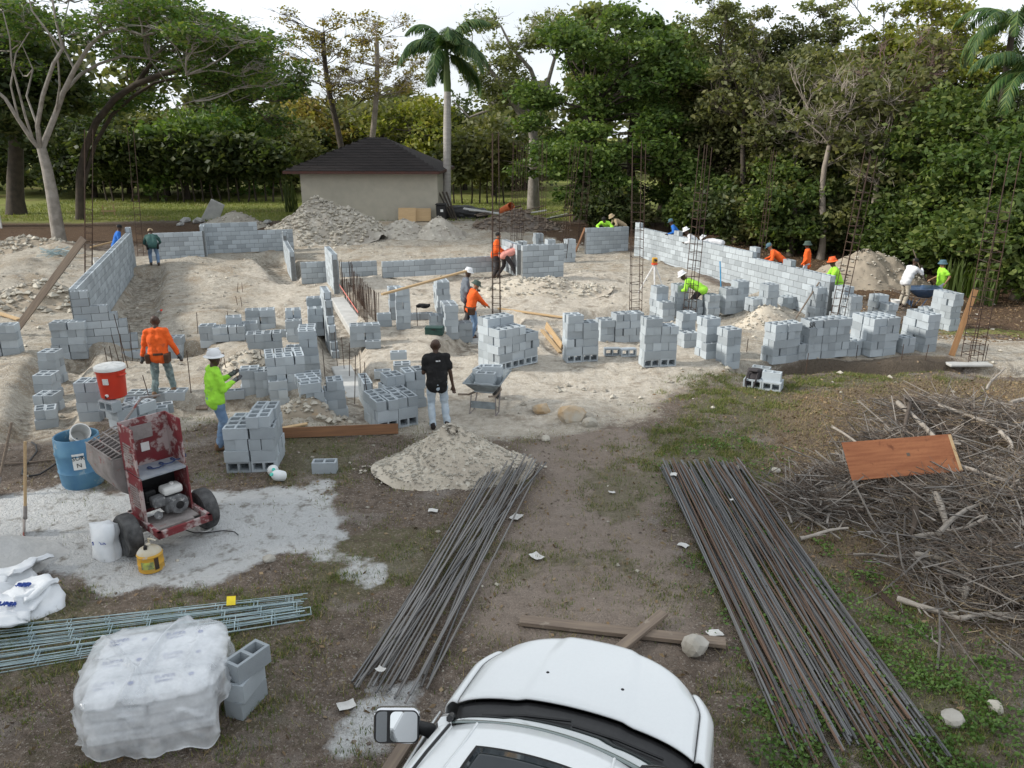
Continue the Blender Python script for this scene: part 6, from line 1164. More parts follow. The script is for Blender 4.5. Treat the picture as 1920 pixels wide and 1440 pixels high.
# cement bags (full, torn, empty)
M_bag = mat('cement_bag', (.74, .76, .78), (.62, .65, .68), rough=.7, scale=4, bump=.25, bscale=9)
def bagmesh(L, W, H, seed, crumple=.0, n=26):
    bm = bmesh.new(); bmesh.ops.create_cube(bm, size=2); bmesh.ops.subdivide_edges(bm, edges=bm.edges[:], cuts=9, use_grid_fill=True); o3 = Vector((seed * 3.1, seed, -seed))
    for v in bm.verts:
        c_ = v.co.copy(); r = (abs(c_.x) ** 5 + abs(c_.y) ** 5) ** .2; th_ = (1 - .55 * min(1, r) ** 4); q = Vector((c_.x * L / 2, c_.y * W / 2, c_.z * H / 2 * th_)); k = mnoise.noise(q * 5 + o3) * .5 + mnoise.noise(q * 13 + o3) * .3
        q += Vector((mnoise.noise(q * 6 + o3 * 2), mnoise.noise(q * 6 - o3), k)) * (.012 + crumple); v.co = q
    me = bpy.data.meshes.new('bag'); bm.to_mesh(me); bm.free(); me.materials.append(M_bag); me.polygons.foreach_set('use_smooth', np.ones(len(me.polygons), bool)); return me
o = gp(203, 1045); bg = obj('cement_bag', bagmesh(.52, .34, .26, 3, .035), loc=(o.x, o.y, gz(o.x, o.y) + .23), rot=(.1, -1.42, R(75))); tag(bg, 'open white cement bag standing against the mixer wheel', 'bag'); text('SUPER', .07, M_ink, bg, Matrix.Translation((.02, 0, .128)) @ Matrix.Rotation(-math.pi / 2 + .15, 4, 'Z'), .006)
for k, (px, py, rx, ry, rz, L, lab_) in enumerate(((18, 1100, .3, .2, .4, .55, 'crumpled white sack, top of the pile at left edge'), (45, 1080, -.4, .1, 1.2, .5, 'crumpled white sack against the sand pile'), (60, 1130, .2, -.2, -.5, .6, 'crumpled white sack with blue letters, right of pile'), (75, 1150, .9, .2, .7, .5, 'flattened white sack, rightmost of the pile'), (20, 1160, .1, .1, .1, .6, 'crumpled white sack in the middle of pile'), (10, 1190, -.2, .3, .5, .45, 'lowest crumpled sack of the pile'), (-10, 1130, .2, .5, .2, .6, 'white sack cut by the left edge'), (0, 1060, .6, .1, .9, .5, 'white sack at the back of the pile'))):
    b0 = gp(px, py); o = obj('empty_sack', bagmesh(L, .42, .07, 10 + k, .085), loc=(b0.x, b0.y, gz(b0.x, b0.y) + .09 + .05 * (k % 3)), rot=(rx, ry, rz)); tag(o, lab_, 'sack', 'empty cement sacks')
    if k in (2, 4): text('SUPER', .085, M_ink, o, Matrix.Translation((0, -.03, .075)) @ Matrix.Rotation(random.uniform(-.2, .2), 4, 'Z'), .012)
# pallet of bags under plastic
pc = gp(308, 1338); PZ = R(14); pl = thing('wooden_pallet', 'wooden pallet under the plastic wrapped cement bags', 'pallet', (pc.x, pc.y, 0.02), PZ)
for k in range(7): MB().box((0, -.5 + k * .167, .11), (1.2, .1, .02)).build('deck_board', M_grey, pl)
for sx in (-.55, 0, .55): MB().box((sx, 0, .055), (.1, 1.1, .09)).build('stringer', M_grey, pl)
pl.scale = (.88, .88, .88); Mp = Matrix.Translation((pc.x, pc.y, .13)) @ Matrix.Rotation(PZ, 4, 'Z') @ Matrix.Scale(.88, 4); bms = [bagmesh(.6, .37, .17, 40 + k) for k in range(3)]
for lay in range(4):
    for i in range(2):
        for j in range(3):
            if lay < 3 and i == 0 and j == 1 and False: continue
            o = obj('cement_bag', bms[(lay + i + j) % 3]); o.matrix_world = Mp @ Matrix.Translation((-.3 + i * .6 + random.gauss(0, .01), -.37 + j * .37, .07 + lay * .14)) @ Matrix.Rotation(random.gauss(0, .03) + (math.pi if i else 0), 4, 'Z'); tag(o, 'white cement bag, %s layer, %s %s place under the plastic' % (['bottom', 'second', 'third', 'top'][lay], ['front', 'middle', 'back'][j], ['left', 'right'][i]), 'bag', 'cement bags on the pallet')
            if lay == 3:
                Mt = Matrix.Rotation(math.pi if i else 0, 4, 'Z') @ Matrix.Translation((-.05, 0, .087)); text('SUPER', .075, M_ink, o, Mt @ Matrix.Translation((-.08, .03, 0)), .002); text('CEMENT', .045, M_ink, o, Mt @ Matrix.Translation((-.08, -.04, 0)), .002); MB().lathe([(.002, 0), (.028, 0), (.028, .003), (.002, .003)], 14, Mt @ Matrix.Translation((.18, 0, 0))).build('emblem', M_ink, o)
m = bpy.data.materials.new('plastic_sheet'); m.use_nodes = True; t = m.node_tree; b = t.nodes['Principled BSDF']; b.inputs['Roughness'].default_value = .16; b.inputs['Specular IOR Level'].default_value = .8; t.links.new(mixc(t, noise_(t, 6, 3), (.88, .9, .92), (.74, .77, .8)), b.inputs['Base Color'])
trn = nd(t, 'ShaderNodeBsdfTransparent'); ms = nd(t, 'ShaderNodeMixShader'); t.links.new(ramp(t, [(.32, (.3, .3, .3)), (.68, (.7, .7, .7))], noise_(t, 3.5, 4)), ms.inputs[0]); t.links.new(trn.outputs[0], ms.inputs[1]); t.links.new(b.outputs[0], ms.inputs[2]); t.links.new(ms.outputs[0], t.nodes['Material Output'].inputs[0]); M_plast = m
nu, nv = 150, 60; Vp = []
for j in range(nv + 1):
    for i in range(nu + 1):
        a = 2 * math.pi * i / nu; r = j / nv; ca, sa = math.cos(a), math.sin(a); k = 1 / max(abs(ca) ** 4 + abs(sa) ** 4, 1e-9) ** (1 / 4.0)
        hx, hy = .7, .66
        if r < .55: q = r / .55; x_, y_ = ca * k * hx * q, sa * k * hy * q; z_ = .745 - .11 * q ** 4 + .03 * math.sin(x_ * 7 + y_ * 3) * (1 - q)
        else:
            q = (r - .55) / .45; fl = .05 * q + .12 * q * (mnoise.noise(Vector((ca * 2.2, sa * 2.2, 4))) + .6 * mnoise.noise(Vector((ca * 6, sa * 6, 1)))); hem = .05 + .16 * max(0, mnoise.noise(Vector((ca * 1.5, sa * 1.5, 9))) + .25) + (.2 if -.4 < a - 5.9 < .3 else 0); x_, y_ = ca * (k * hx + fl), sa * (k * hy + fl); z_ = .635 + (hem - .635) * min(1, q * 1.04)
        n1 = mnoise.noise(Vector((x_ * 3, y_ * 3, z_ * 3))); n2 = 1 - abs(mnoise.noise(Vector((x_ * 4.2 + 3, y_ * 4.2, z_ * 2.5)))) * 2; tp_ = r < .56; d_ = (.006 if tp_ else .02) * n1 + (.012 if tp_ else .045) * max(0, n2) ** 5; x_ += ca * d_; y_ += sa * d_; z_ += .6 * d_ + ((.07 * math.exp(-((x_ - .35 * y_ - .02) / .03) ** 2) + .035 * math.exp(-((x_ + .6 * y_ + .3) / .02) ** 2) + .03 * math.exp(-((.5 * x_ + y_ + .28) / .022) ** 2) + .025 * math.exp(-((x_ - .1 * y_ - .4) / .02) ** 2)) if r < .6 else 0); Vp.append((x_, y_, max(.015, z_)))
Fp = [(j * (nu + 1) + i, j * (nu + 1) + i + 1, (j + 1) * (nu + 1) + i + 1, (j + 1) * (nu + 1) + i) for j in range(nv) for i in range(nu)]
ps = obj('plastic_sheet', np_mesh('plastic_sheet', np.array(Vp), np.array(Fp), M_plast, True), loc=(pc.x, pc.y, .02), rot=(0, 0, PZ)); ps.scale = (.9, .9, .93); tag(ps, 'crumpled clear plastic sheet draped over the bag pallet', 'plastic sheet')
# shovels
def shovel(b0, top, label, m, blade=True):
    d = top - b0; t_ = thing('shovel', label, 'shovel', b0); t_.rotation_euler = d.to_track_quat('Z', 'Y').to_euler(); L = d.length; MB().tube([(0, 0, .25), (0, 0, L)], [.02, .019], 8).build('handle', m, t_, smooth=True)
    if blade: MB().tube([(0, 0, .12), (0, 0, .32)], [.026, .024], 8).build('socket', M_cakes, t_); o = MB().grid(lambda u, v: ((u - .5) * .22 * (1 - .6 * v * v), .03 * (1 - (2 * u - 1) ** 2), .15 - .35 * v), 8, 6).build('blade', M_cakes, t_, smooth=True, normals=False); solid(o, .004)
b0 = gp(50, 1000); b0.z = .1; shovel(b0, at(47, 828, b0.y + .1), 'shovel with wooden handle stuck in grey sand', M_wood); b0 = gp(-8, 930); b0.z = .0; shovel(b0, at(22, 792, b0.y + .2), 'second shovel handle cut by the left edge', M_grey)
b0 = G(1700, 545) + Vector((.2, 0, .5)); shovel(b0 + Vector((.3, -.1, .1)), b0 + Vector((-.1, .2, 1.1)), 'shovel held by the man in white', M_grey)
# hose, pipe
def G2(px, py, z=.03): p = gp(px, py); return Vector((p.x, p.y, gz(p.x, p.y) + z))
tag(MB().tube([G2(*p) for p in ((60, 832), (68, 838), (70, 850), (58, 866), (45, 880), (42, 892), (55, 896), (75, 892), (95, 880), (112, 868))], .016, 6).build('rubber_hose', M_blackp, smooth=True), 'black rubber hose looping left of the barrel', 'hose'); tag(MB().tube([G2(-40, 874), G2(40, 872), G2(112, 864)], .018, 6).build('metal_pipe', M_grey, smooth=True), 'thin pipe lying left of the blue barrel', 'pipe')
tag(MB().tube([G2(*p) for p in ((325, 992), (345, 997), (365, 1003), (390, 1002), (420, 998), (440, 1000), (447, 1006))], .008, 5).build('power_cable', M_blackp, smooth=True), 'thin dark cable on the ground right of mixer', 'cable'); MB().lathe([(.07, 0), (.09, 0), (.09, .01), (.07, .01)], 20, cap=False).build('plastic_ring', M_paper, loc=G2(385, 996)); tag(scene.objects['plastic_ring'], 'white plastic ring on the ground by mixer tyre', 'ring')
# jugs
M_jug = mat('milky_plastic', (.72, .75, .76), (.65, .69, .7), rough=.4, scale=6); M_teal = mat('teal_cap', (.1, .6, .5), rough=.4)
for px, py, rz, lab_ in ((513, 893, .4, 'white water jug lying behind, near the block stack'), (523, 903, -.6, 'white water jug lying in front, near the block stack')):
    b0 = G2(px, py, .11); j = thing('water_jug', lab_, 'jug', b0, rot=(1.1, 0, rz), group='water jugs'); MB().lathe([(.06, -.12), (.085, -.1), (.09, 0), (.085, .06), (.05, .11), (.025, .13)], 18).build('bottle', M_jug, j, smooth=True); MB().lathe([(.022, .13), (.028, .13), (.028, .155), (.01, .157)], 12).build('cap', M_teal, j); MB().lathe([(.01, -.121), (.04, -.122), (.04, -.125), (.01, -.126)], 12).build('base_mark', M_teal, j)
# wheelbarrows
def barrow(b0, rz, label, m, s=1.0):
    t_ = thing('wheelbarrow', label, 'wheelbarrow', b0, rz); t_.scale = (s, s, s)
    def tray(u, v): a = (u - .5) * 2; q = (v - .5) * 2; e = max(abs(a), abs(q)) ** 3; return (a * .36 * (.72 + .28 * e), q * .46 * (.72 + .28 * e) + .03, .36 + .30 * e + .05 * (q > 0) * e)
    o = MB().grid(tray, 18, 18).build('tray', m, t_, smooth=True, normals=False); solid(o, .012); rim = [Vector((.37 * sx, .49 * sy + .03, .66 + .04 * (sy > 0))) for sx, sy in ((-1, -1), (1, -1), (1, 1), (-1, 1), (-1, -1))]; MB().tube(rim, .014, 6).build('rim', m, t_)
    for sx in (-1, 1): MB().tube([(sx * .3, -.95, .6), (sx * .27, -.4, .42), (sx * .2, .3, .33), (sx * .08, .75, .22)], .021, 7).build('handle', M_grey, t_, smooth=True); MB().tube([(sx * .25, -.3, .4), (sx * .27, -.36, .0), (sx * .26, -.1, .0), (sx * .24, .1, .36)], .014, 6).build('leg', M_cakes if m != M_bluew else m, t_)
    MB().box((0, -.34, .2), (.5, .02, .14)).build('leg_brace', m, t_); w_ = thing('wheel', None, None); w_.parent = t_; w_.location = (0, .72, .19); MB().lathe([(.1, -.05), (.17, -.05), (.19, 0), (.17, .05), (.1, .05)], 20, Matrix.Rotation(math.pi / 2, 4, 'Y')).build('tyre', M_tyred, w_, smooth=True); MB().lathe([(.02, -.04), (.1, -.03), (.1, .03), (.02, .04)], 14, Matrix.Rotation(math.pi / 2, 4, 'Y')).build('rim', M_cakes, w_); return t_
M_barrow = mat('mortar_caked_tray', (.27, .31, .33), (.18, .2, .21), rough=.8, scale=6, bump=.3, spot=(.4, .41, .41), spot_th=.6); M_bluew = mat('blue_tray', (.04, .08, .16), (.07, .1, .15), rough=.6, scale=6)
wb0 = G(914, 770); wb0.y += .1; barrow(wb0, R(-14), 'grey mortar caked wheelbarrow loaded with blocks', M_barrow); Mw = Matrix.Translation(wb0) @ Matrix.Rotation(R(-14), 4, 'Z')
for k, (x_, y_, z_, rz, tp, lab_) in enumerate(((-.02, -.12, .42, 0, 0, 'lower front block in the grey wheelbarrow'), (0, -.1, .615, .05, 0, 'upper front block in the grey wheelbarrow'), (.06, .14, .5, .1, 0, 'rear right block in the grey wheelbarrow'), (.07, .16, .69, .12, 0, 'topmost rear block in the grey wheelbarrow'), (-.22, .3, .6, 1.4, 0, 'far left block in the grey wheelbarrow'))):
    o = obj('concrete_block', BLOCK); o.matrix_world = Mw @ Matrix.Translation((x_, y_, z_)) @ Matrix.Rotation(rz, 4, 'Z'); tag(o, 'concrete block, ' + lab_, 'concrete block', 'blocks in the wheelbarrow')
barrow(G(1724, 578), R(-100), 'blue wheelbarrow between the two men at right', M_bluew, 1.1)
# tripod with level
tb = G(1224, 553); tt = at(1228, 496, tb.y); tp = thing('surveying_tripod', 'white legged surveying tripod with orange level', 'tripod', tb); zt_ = tt.z - tb.z; M_wred = mat('tripod_white', (.7, .7, .7), rough=.5)
for k, (dx, dy) in enumerate(((-.5, .25), (.0, -.35), (.5, .3))):
    MB().tube([(dx, dy, -.03), (dx * .5, dy * .5, zt_ * .5)], .022, 6).build('leg', M_wred, tp); MB().tube([(dx * .5, dy * .5, zt_ * .5), (0.0, 0, zt_)], .03, 6).build('upper_leg', M_wred, tp)
MB().lathe([(.02, 0), (.11, 0), (.11, .05), (.04, .06)], 14, Matrix.Translation((0, 0, zt_))).build('head_plate', mat('orange_red', (.7, .1, .04), rough=.5), tp); MB().box((0, 0, zt_ + .15), (.18, .14, .18)).build('level', M_yel, tp, bevel=.03, seg=2); MB().lathe([(.01, 0), (.04, 0), (.04, .16), (.01, .16)], 12, Matrix.Translation((0, -.1, zt_ + .17)) @ Matrix.Rotation(math.pi / 2, 4, 'X')).build('telescope', M_blackp, tp)
# backpack, toolbox, jacket, buckets, tarp, bin
bp0 = G(1412, 722) + Vector((0, 0, .2)); bpk = thing('backpack', 'dark backpack lying over the low blocks', 'backpack', bp0, -.5); o = obj('bag', bagmesh(.3, .38, .24, 71, .03), bpk, rot=(.5, 0, 0)); o.data.materials.clear(); o.data.materials.append(C_dk); MB().tube([(-.1, -.1, .12), (-.12, -.28, -.02), (-.08, -.3, -.2)], .02, 5).build('strap', C_dk, bpk); MB().tube([(.1, -.1, .12), (.1, -.26, 0), (.06, -.28, -.18)], .02, 5).build('strap', C_dk, bpk); MB().box((0, -.06, .16), (.2, .16, .05)).build('pocket', C_dk, bpk, bevel=.02)
tx = thing('tool_box', 'dark green flat tool box on the sand', 'tool box', G(815, 627), R(-6)); M_tb = mat('dark_green_plastic', (.02, .06, .05), rough=.5); MB().box((0, 0, .09), (.5, .26, .18)).build('case', M_tb, tx, bevel=.015); MB().box((0, 0, .2), (.51, .27, .05)).build('lid', M_tb, tx, bevel=.012); MB().box((0, -.14, .17), (.1, .02, .03)).build('latch', M_blackp, tx)
o = obj('jacket', bagmesh(.4, .25, .12, 81, .05), loc=G(793, 588) + Vector((0, .05, .24))); o.data.materials.clear(); o.data.materials.append(C_blk); tag(o, 'dark jacket thrown over the low block pair', 'jacket')
def bucket(p, label, m=M_paper, s=1.0):
    t_ = thing('bucket', label, 'bucket', p); t_.scale = (s,) * 3; MB().lathe([(.12, 0), (.15, .36), (.158, .36), (.158, .38), (.145, .38), (.115, .02), (.01, .02)], 20, cap=False).build('pail', m, t_, smooth=True); MB().tube([(.158 * math.cos(a), .158 * math.sin(a) * .4 - .1 * math.sin(a), .34 - .1 * math.sin(a)) for a in (k * math.pi / 8 for k in range(9))], .005, 4).build('bail', M_cakes, t_)
bucket(G(1676, 582), 'white bucket standing left of the blue wheelbarrow'); bucket(G(181, 497), 'small white pail left of the left wall', s=.8)
o = MB().lathe([(.02, 0), (.2, 0), (.2, .14), (.17, .17), (.02, .17)], 16).build('red_tub', mat('red_tub', (.6, .04, .05), rough=.5), loc=G(1374, 520) + V * 1.2 + Vector((0, 0, .9)), smooth=True); o.location = at(1373, 477, G(1374, 520).y + 2.5); o.location.z = gz(o.location.x, o.location.y) ; tag(o, 'flat red tub on the grass behind the right wall', 'tub')
bn = at(828, 413, 45.5); bz = gz(bn.x, 45.5); tb_ = thing('wheeled_bin', 'black wheeled rubbish bin at the garage corner', 'bin', (bn.x, 45.5, bz)); MB().box((0, 0, .52), (.5, .52, .95), taper=1.15).build('tub', M_blackp, tb_, bevel=.03); MB().box((0, 0, 1.04), (.64, .66, .08)).build('lid', M_blackp, tb_, bevel=.03); MB().box((.05, -.31, .7), (.16, .01, .14)).build('sticker', M_paper, tb_)
for sx in (-.25, .25): MB().lathe([(.02, -.03), (.12, -.03), (.12, .03), (.02, .03)], 12, Matrix.Translation((sx, .25, .12)) @ Matrix.Rotation(math.pi / 2, 4, 'Y')).build('wheel', M_tyre, tb_)
for px, py, s, lab_ in ((865, 392, 1.3, 'black tarpaulin heap right of the palm'), (893, 396, .9, 'smaller black tarpaulin heap right of the palm'), (845, 388, 1.0, 'dark tarpaulin bundle behind the palm trunk')): o = obj('tarpaulin_heap', bagmesh(1.5 * s, 1.0 * s, .8 * s, px, .1), loc=at(px, py, 48)); o.location.z = gz(o.location.x, 48) + .2; o.data.materials.clear(); o.data.materials.append(M_blackp); tag(o, lab_, 'tarpaulin')
for k in range(3): b0 = at(826 + 4 * k, 410, 46.6); b0.z = gz(b0.x, 46.6); board(b0 + Vector((.7, 0, 0)), b0 + Vector((-.1 + .1 * k, .3, 1.6)), .15, .04, M_barkd, ['dark plank leaning on the garage side, left', 'dark plank leaning on the garage side, middle', 'dark plank leaning on the garage side, right'][k])
b0 = at(950, 388, 44.5); b0.z = gz(b0.x, 44.5) + .9; o = MB().lathe([(.22, -.5), (.22, .5), (.2, .5), (.2, -.5), (.22, -.5)], 18, cap=False).build('drain_pipe', mat('orange_pipe', (.6, .15, .05), rough=.6), loc=b0, rot=(1.2, .2, .5), smooth=True); tag(o, 'orange pipe section on the demolition heap', 'pipe')
o = MB().tube([(0, 0, -.2), (0, 0, 1.4)], .05, 10).build('white_post', M_paper, loc=G(3, 428)); tag(o, 'white pipe post at the left picture edge', 'post')
for k, (px, py, n_) in enumerate(((175, 480, 'grey wire scrap heap left of the left wall'),)):
    mb = MB(); rr = random.Random(9)
    for q in range(26): a = rr.uniform(0, 6.28); d = Vector((math.cos(a), math.sin(a), rr.uniform(-.1, .4))) * rr.uniform(.3, .7); c_ = Vector((rr.gauss(0, .25), rr.gauss(0, .25), .12 + rr.uniform(0, .2))); mb.tube([c_ - d, c_ + d], .014, 4)
    tag(mb.build('wire_scrap', M_galv, loc=G(105, 482)), n_, 'wire scrap', kind='stuff')
b0 = G(300, 588); fl = thing('marker_flag', 'small red tipped marking can lying on sand', 'can', b0 + Vector((0, 0, .08)), rot=(1.2, .5, .6)); MB().lathe([(.01, -.16), (.035, -.16), (.035, .12), (.01, .13)], 12).build('can', M_paper, fl); MB().lathe([(.01, .12), (.035, .12), (.03, .18), (.01, .18)], 12).build('tip', M_red, fl)
# black paint letters on the block stack
for s_, dx in (('S', -.06), ('R', .09)): pass
lt = [k for k, (M, sid, c) in enumerate(LOOSE) if 'black paint letters' in PHR[sid] and c == 4]
k = min(lt, key=lambda k: LOOSE[k][0].translation.x + LOOSE[k][0].translation.y * .9); M = LOOSE[k][0].copy(); f_ = V.cross(Vector((0, 0, 1))); c_ = G(1551, 672); ctr = Vector((0, 0, 0))
Mt = Matrix.Translation(c_) @ Matrix.Rotation(R(17), 4, 'Z') @ Matrix.Translation((-.56, -.012, .88)) @ Matrix.Rotation(math.pi / 2, 4, 'X'); o = text('SR', .19, M_blackp, None, Mt, .002); o.name = 'paint_letters'; tag(o, 'black painted letters on the top of block stack', 'lettering')
# papers
M_wpap = mat('litter_paper', (.6, .6, .58), (.48, .47, .45), rough=.8, scale=5)
for k, (px, py, s, lab_) in enumerate(((812, 960, .1, 'torn white paper scrap left of narrow rebar pile'), (968, 973, .14, 'white paper sheet right of narrow rebar pile'), (1006, 1047, .13, 'clear printed packet on the bare earth'), (1147, 925, .07, 'small white scrap above the bare earth'), (1262, 904, .1, 'white paper on the far end of fanned rebar'), (1281, 1025, .1, 'white scrap at the left edge of fanned rebar'), (1340, 1190, .12, 'white strip at the end of the weathered beam'), (1370, 952, .05, 'tiny white scrap on the fanned rebar'), (715, 1278, .07, 'white tag on the near end of narrow rebar'), (650, 1328, .12, 'grey strip at the near end of narrow rebar'))):
    b0 = G2(px, py, .012 if k not in (4, 7, 8) else .12); o = MB().grid(lambda u, v: ((u - .5) * s * 1.4, (v - .5) * s * 1.0, .008 * math.sin(u * 5 + k) + .006 * math.sin(v * 6 + k)), 6, 5).build('paper_scrap', M_wpap, loc=b0 + Vector((0, 0, .02)), rot=(0, 0, k * 1.1), normals=False); solid(o, .002); tag(o, lab_, 'paper', 'paper litter')
# ================================================================== BRUSH PILE
M_drift = mat('bleached_wood', (.34, .305, .265), (.23, .205, .175), rough=.9, scale=4, stretch=(3, 3, 1), var=.25, spot=(.2, .16, .13), spot_th=.62); M_twig = mat('dead_twig', (.16, .125, .1), (.1, .08, .065), rough=.95, scale=5, var=.5); M_dfr = mat('dried_frond', (.27, .245, .22), (.16, .145, .13), rough=.9, scale=6, var=.4)
CROWN = [(1750, 800, 1.3, .55), (1880, 830, 1.5, .7), (1860, 980, 1.3, .6), (1740, 960, 1.0, .4), (1600, 920, .9, .28), (1850, 1090, 1.1, .45), (1690, 850, .9, .35), (1980, 950, 1.6, .7), (1960, 1110, 1.2, .5), (1530, 950, .5, .15)]
CR = [(gp(a, b2), r, h) for a, b2, r, h in CROWN]
def pileh(x_, y_): return max([h * math.exp(-((x_ - p.x) ** 2 + (y_ - p.y) ** 2) / (r * r)) for p, r, h in CR])
def sticks(n, lo, hi, r, m, name, label, seed, cx=None, curl=.2, flat=.35, seg=4, sides=3):
    rr = random.Random(seed); Vs = []; Fs = []; n0 = 0
    for k in range(n):
        p, R_, h = rr.choice(CR); x_, y_ = rr.gauss(p.x, R_ * .5), rr.gauss(p.y, R_ * .5); z_ = gz(x_, y_) + pileh(x_, y_) * rr.uniform(.2, 1.02); a = rr.uniform(0, 6.28); L = rr.uniform(lo, hi); d = Vector((math.cos(a), math.sin(a), rr.gauss(0, flat))).normalized(); b2 = Vector((rr.gauss(0, 1), rr.gauss(0, 1), rr.gauss(0, .5))) * curl * L
        rad = r * rr.uniform(.5, 1.4); o1 = d.orthogonal().normalized(); o2 = d.cross(o1); c0_ = Vector((x_, y_, z_))
        for s in range(seg):
            f = s / (seg - 1) - .5; q = c0_ + d * L * f + b2 * (f * f - .1)
            g_ = gz(q.x, q.y) + .01
            if q.z < g_: q.z = g_ + rr.uniform(0, .03)
            for i in range(sides): an = i * 6.283 / sides; Vs.append(q + (o1 * math.cos(an) + o2 * math.sin(an)) * rad * (1 - .5 * (f + .5)))
        for s in range(seg - 1):
            for i in range(sides): a_ = n0 + s * sides + i; b3 = n0 + s * sides + (i + 1) % sides; Fs.append((a_, b3, b3 + sides, a_ + sides))
        n0 += seg * sides
    return tag(obj(name, np_mesh(name, np.array([v[:] for v in Vs]), np.array(Fs), m)), label, 'brush', kind='stuff')
sticks(4600, .3, 1.3, .006, M_twig, 'dead_twigs', 'tangle of dead brown twigs in the brush pile', 1); sticks(900, .5, 1.8, .012, M_dfr, 'dry_stalks', 'grey dry palm stalks through the brush pile', 2, curl=.1); sticks(4200, .15, .5, .005, M_dfr, 'frond_shreds', 'shredded dry palm leaflets on the brush pile', 3, curl=.3, seg=3); sticks(4000, .08, .35, .004, mat('straw', (.36, .28, .18), (.25, .19, .12), rough=1, var=.4), 'dry_straw', 'dry straw littered round the brush pile', 4, curl=.3, seg=3, flat=.15)
lg_ = [((1683, 755), .5, (1795, 872), .35, .055, 'long pale log slanting down the upper brush pile'), ((1760, 760), .5, (1880, 808), .45, .045, 'grey log along the top of brush pile'), ((1875, 810), .5, (1898, 842), .4, .05, 'short white billet at the upper right'), ((1755, 925), .4, (1822, 1095), .2, .06, 'thick pale trunk standing out in lower brush pile'), ((1715, 1040), .2, (1838, 1062), .25, .05, 'white peeled branch lying across lower pile'), ((1650, 835), .35, (1800, 833), .45, .05, 'white peeled pole behind the orange board'), ((1712, 1008), .2, (1850, 970), .45, .045, 'grey branch under the lower trunk'), ((1683, 1122), .05, (1800, 1160), .08, .05, 'crooked pale branch in the grass at lower right'), ((1800, 1160), .08, (1990, 1170), .1, .035, 'thin grey branch running to the right edge'), ((1755, 1040), .2, (1785, 1145), .05, .03, 'forked white stick below the trunk'), ((1840, 1075), .25, (1842, 1130), .02, .045, 'upright cut stub below the pile'), ((1812, 1100), .2, (1808, 1135), .02, .05, 'second upright cut stub below the pile'), ((1850, 730), .6, (1885, 690), .9, .03, 'bent stick poking up at upper right'), ((1895, 755), .5, (1990, 740), .6, .06, 'pale log end at the right edge'), ((1700, 1170), .03, (1770, 1215), .03, .022, 'small white twig in the grass'), ((1600, 905), .2, (1490, 930), .1, .03, 'grey palm stalk left of the orange board'), ((1455, 910), .05, (1590, 865), .25, .03, 'dark palm stalk above the rebar'), ((1500, 1010), .05, (1590, 990), .15, .035, 'grey rotten log left of brush pile'), ((1495, 960), .05, (1575, 1010), .1, .025, 'pale slat left of the brush pile'), ((1560, 800), .2, (1680, 860), .3, .03, 'pale stalk above the orange board'), ((1780, 870), .4, (1900, 905), .5, .04, 'grey limb right of the orange board'), ((1760, 1000), .4, (1910, 900), .5, .04, 'long grey limb crossing the right pile'), ((1700, 745), .35, (1690, 830), .3, .05, 'dark upright snag at the pile top'), ((1715, 950), .45, (1705, 1010), .1, .06, 'dark stump left of the thick trunk'), ((1600, 1040), .04, (1720, 1045), .1, .025, 'thin grey stick in front of pile')]
for k, (a, za, c_, zc, r, lab_) in enumerate(lg_):
    r *= .78
    a, c_ = gp(*a, za), gp(*c_, zc); a.z = max(a.z, gz(a.x, a.y) + r); c_.z = max(c_.z, gz(c_.x, c_.y) + r); rr = random.Random(k); pts = curve(a, c_, .035, 6, rr); mb = MB().tube(pts, [r * (1.1 - .5 * i / 6) * rr.uniform(.85, 1.15) for i in range(7)], 8)
    for q in range(rr.choice((1, 2, 3))):
        s_ = pts[rr.choice((2, 3, 4, 5))]; e_ = s_ + (c_ - a) * rr.uniform(.15, .35) + Vector((rr.gauss(0, .12), rr.gauss(0, .12), rr.uniform(-.02, .16))); mb.tube(curve(s_, e_, .08, 4, rr), [r * .5, r * .4, r * .32, r * .25, r * .15], 6)
    o = mb.build('dead_branch', M_drift if 'dark' not in lab_ else M_twig, smooth=True); tag(o, lab_, 'branch', 'dead branches in the brush pile')
M_oply = mat('orange_plywood', (.34, .135, .06), (.24, .085, .038), rough=.85, scale=3, stretch=(.5, 7, 7), bump=.3, bscale=20, spot=(.16, .055, .025), spot_th=.58, sscale=3)
a0 = gp(1596, 915, .26); c0_ = gp(1803, 897, .3); d = (c0_ - a0); ob = thing('plywood_sheet', 'orange plywood sheet lying on the brush pile', 'plywood', a0 + Vector((0, 0, .12)), rot=(R(50), -math.atan2(d.z, d.length), math.atan2(d.y, d.x))); MB().box((d.length / 2, .3, 0), (d.length, .6, .018)).build('panel', M_oply, ob, bevel=.002); MB().box((d.length - .03, .3, .0105), (.05, .58, .002)).build('pale_edge', M_wood, ob); MB().box((d.length / 2 + .1, .33, .011), (.05, .05, .004)).build('knot', M_twig, ob)
# ================================================================== GROUND COVER (uncountable)
def blades(P_, h, w, lean, name, m, label, cat):
    n = len(P_); hh = h * rng.uniform(.5, 1.3, n); a = rng.uniform(0, 6.28, n); ln = rng.uniform(.2, 1.0, n) * lean; dx, dy = np.cos(a), np.sin(a); t_ = np.stack([dx * hh * ln, dy * hh * ln, hh], -1); s = np.stack([-dy, dx, 0 * dx], -1) * (w * rng.uniform(.6, 1.3, n))[:, None]; V_ = np.stack([P_ - s, P_ + s, P_ + t_], 1).reshape(-1, 3); return tag(obj(name, np_mesh(name, V_, np.arange(n * 3).reshape(n, 3), m)), label, cat, kind='stuff')
def scatter(n, fn, box):
    x_ = rng.uniform(box[0], box[1], n); y_ = rng.uniform(box[2], box[3], n); k = rng.uniform(0, 1, n) < fn(x_, y_); x_, y_ = x_[k], y_[k]; return np.stack([x_, y_, terrain(x_, y_)], -1)
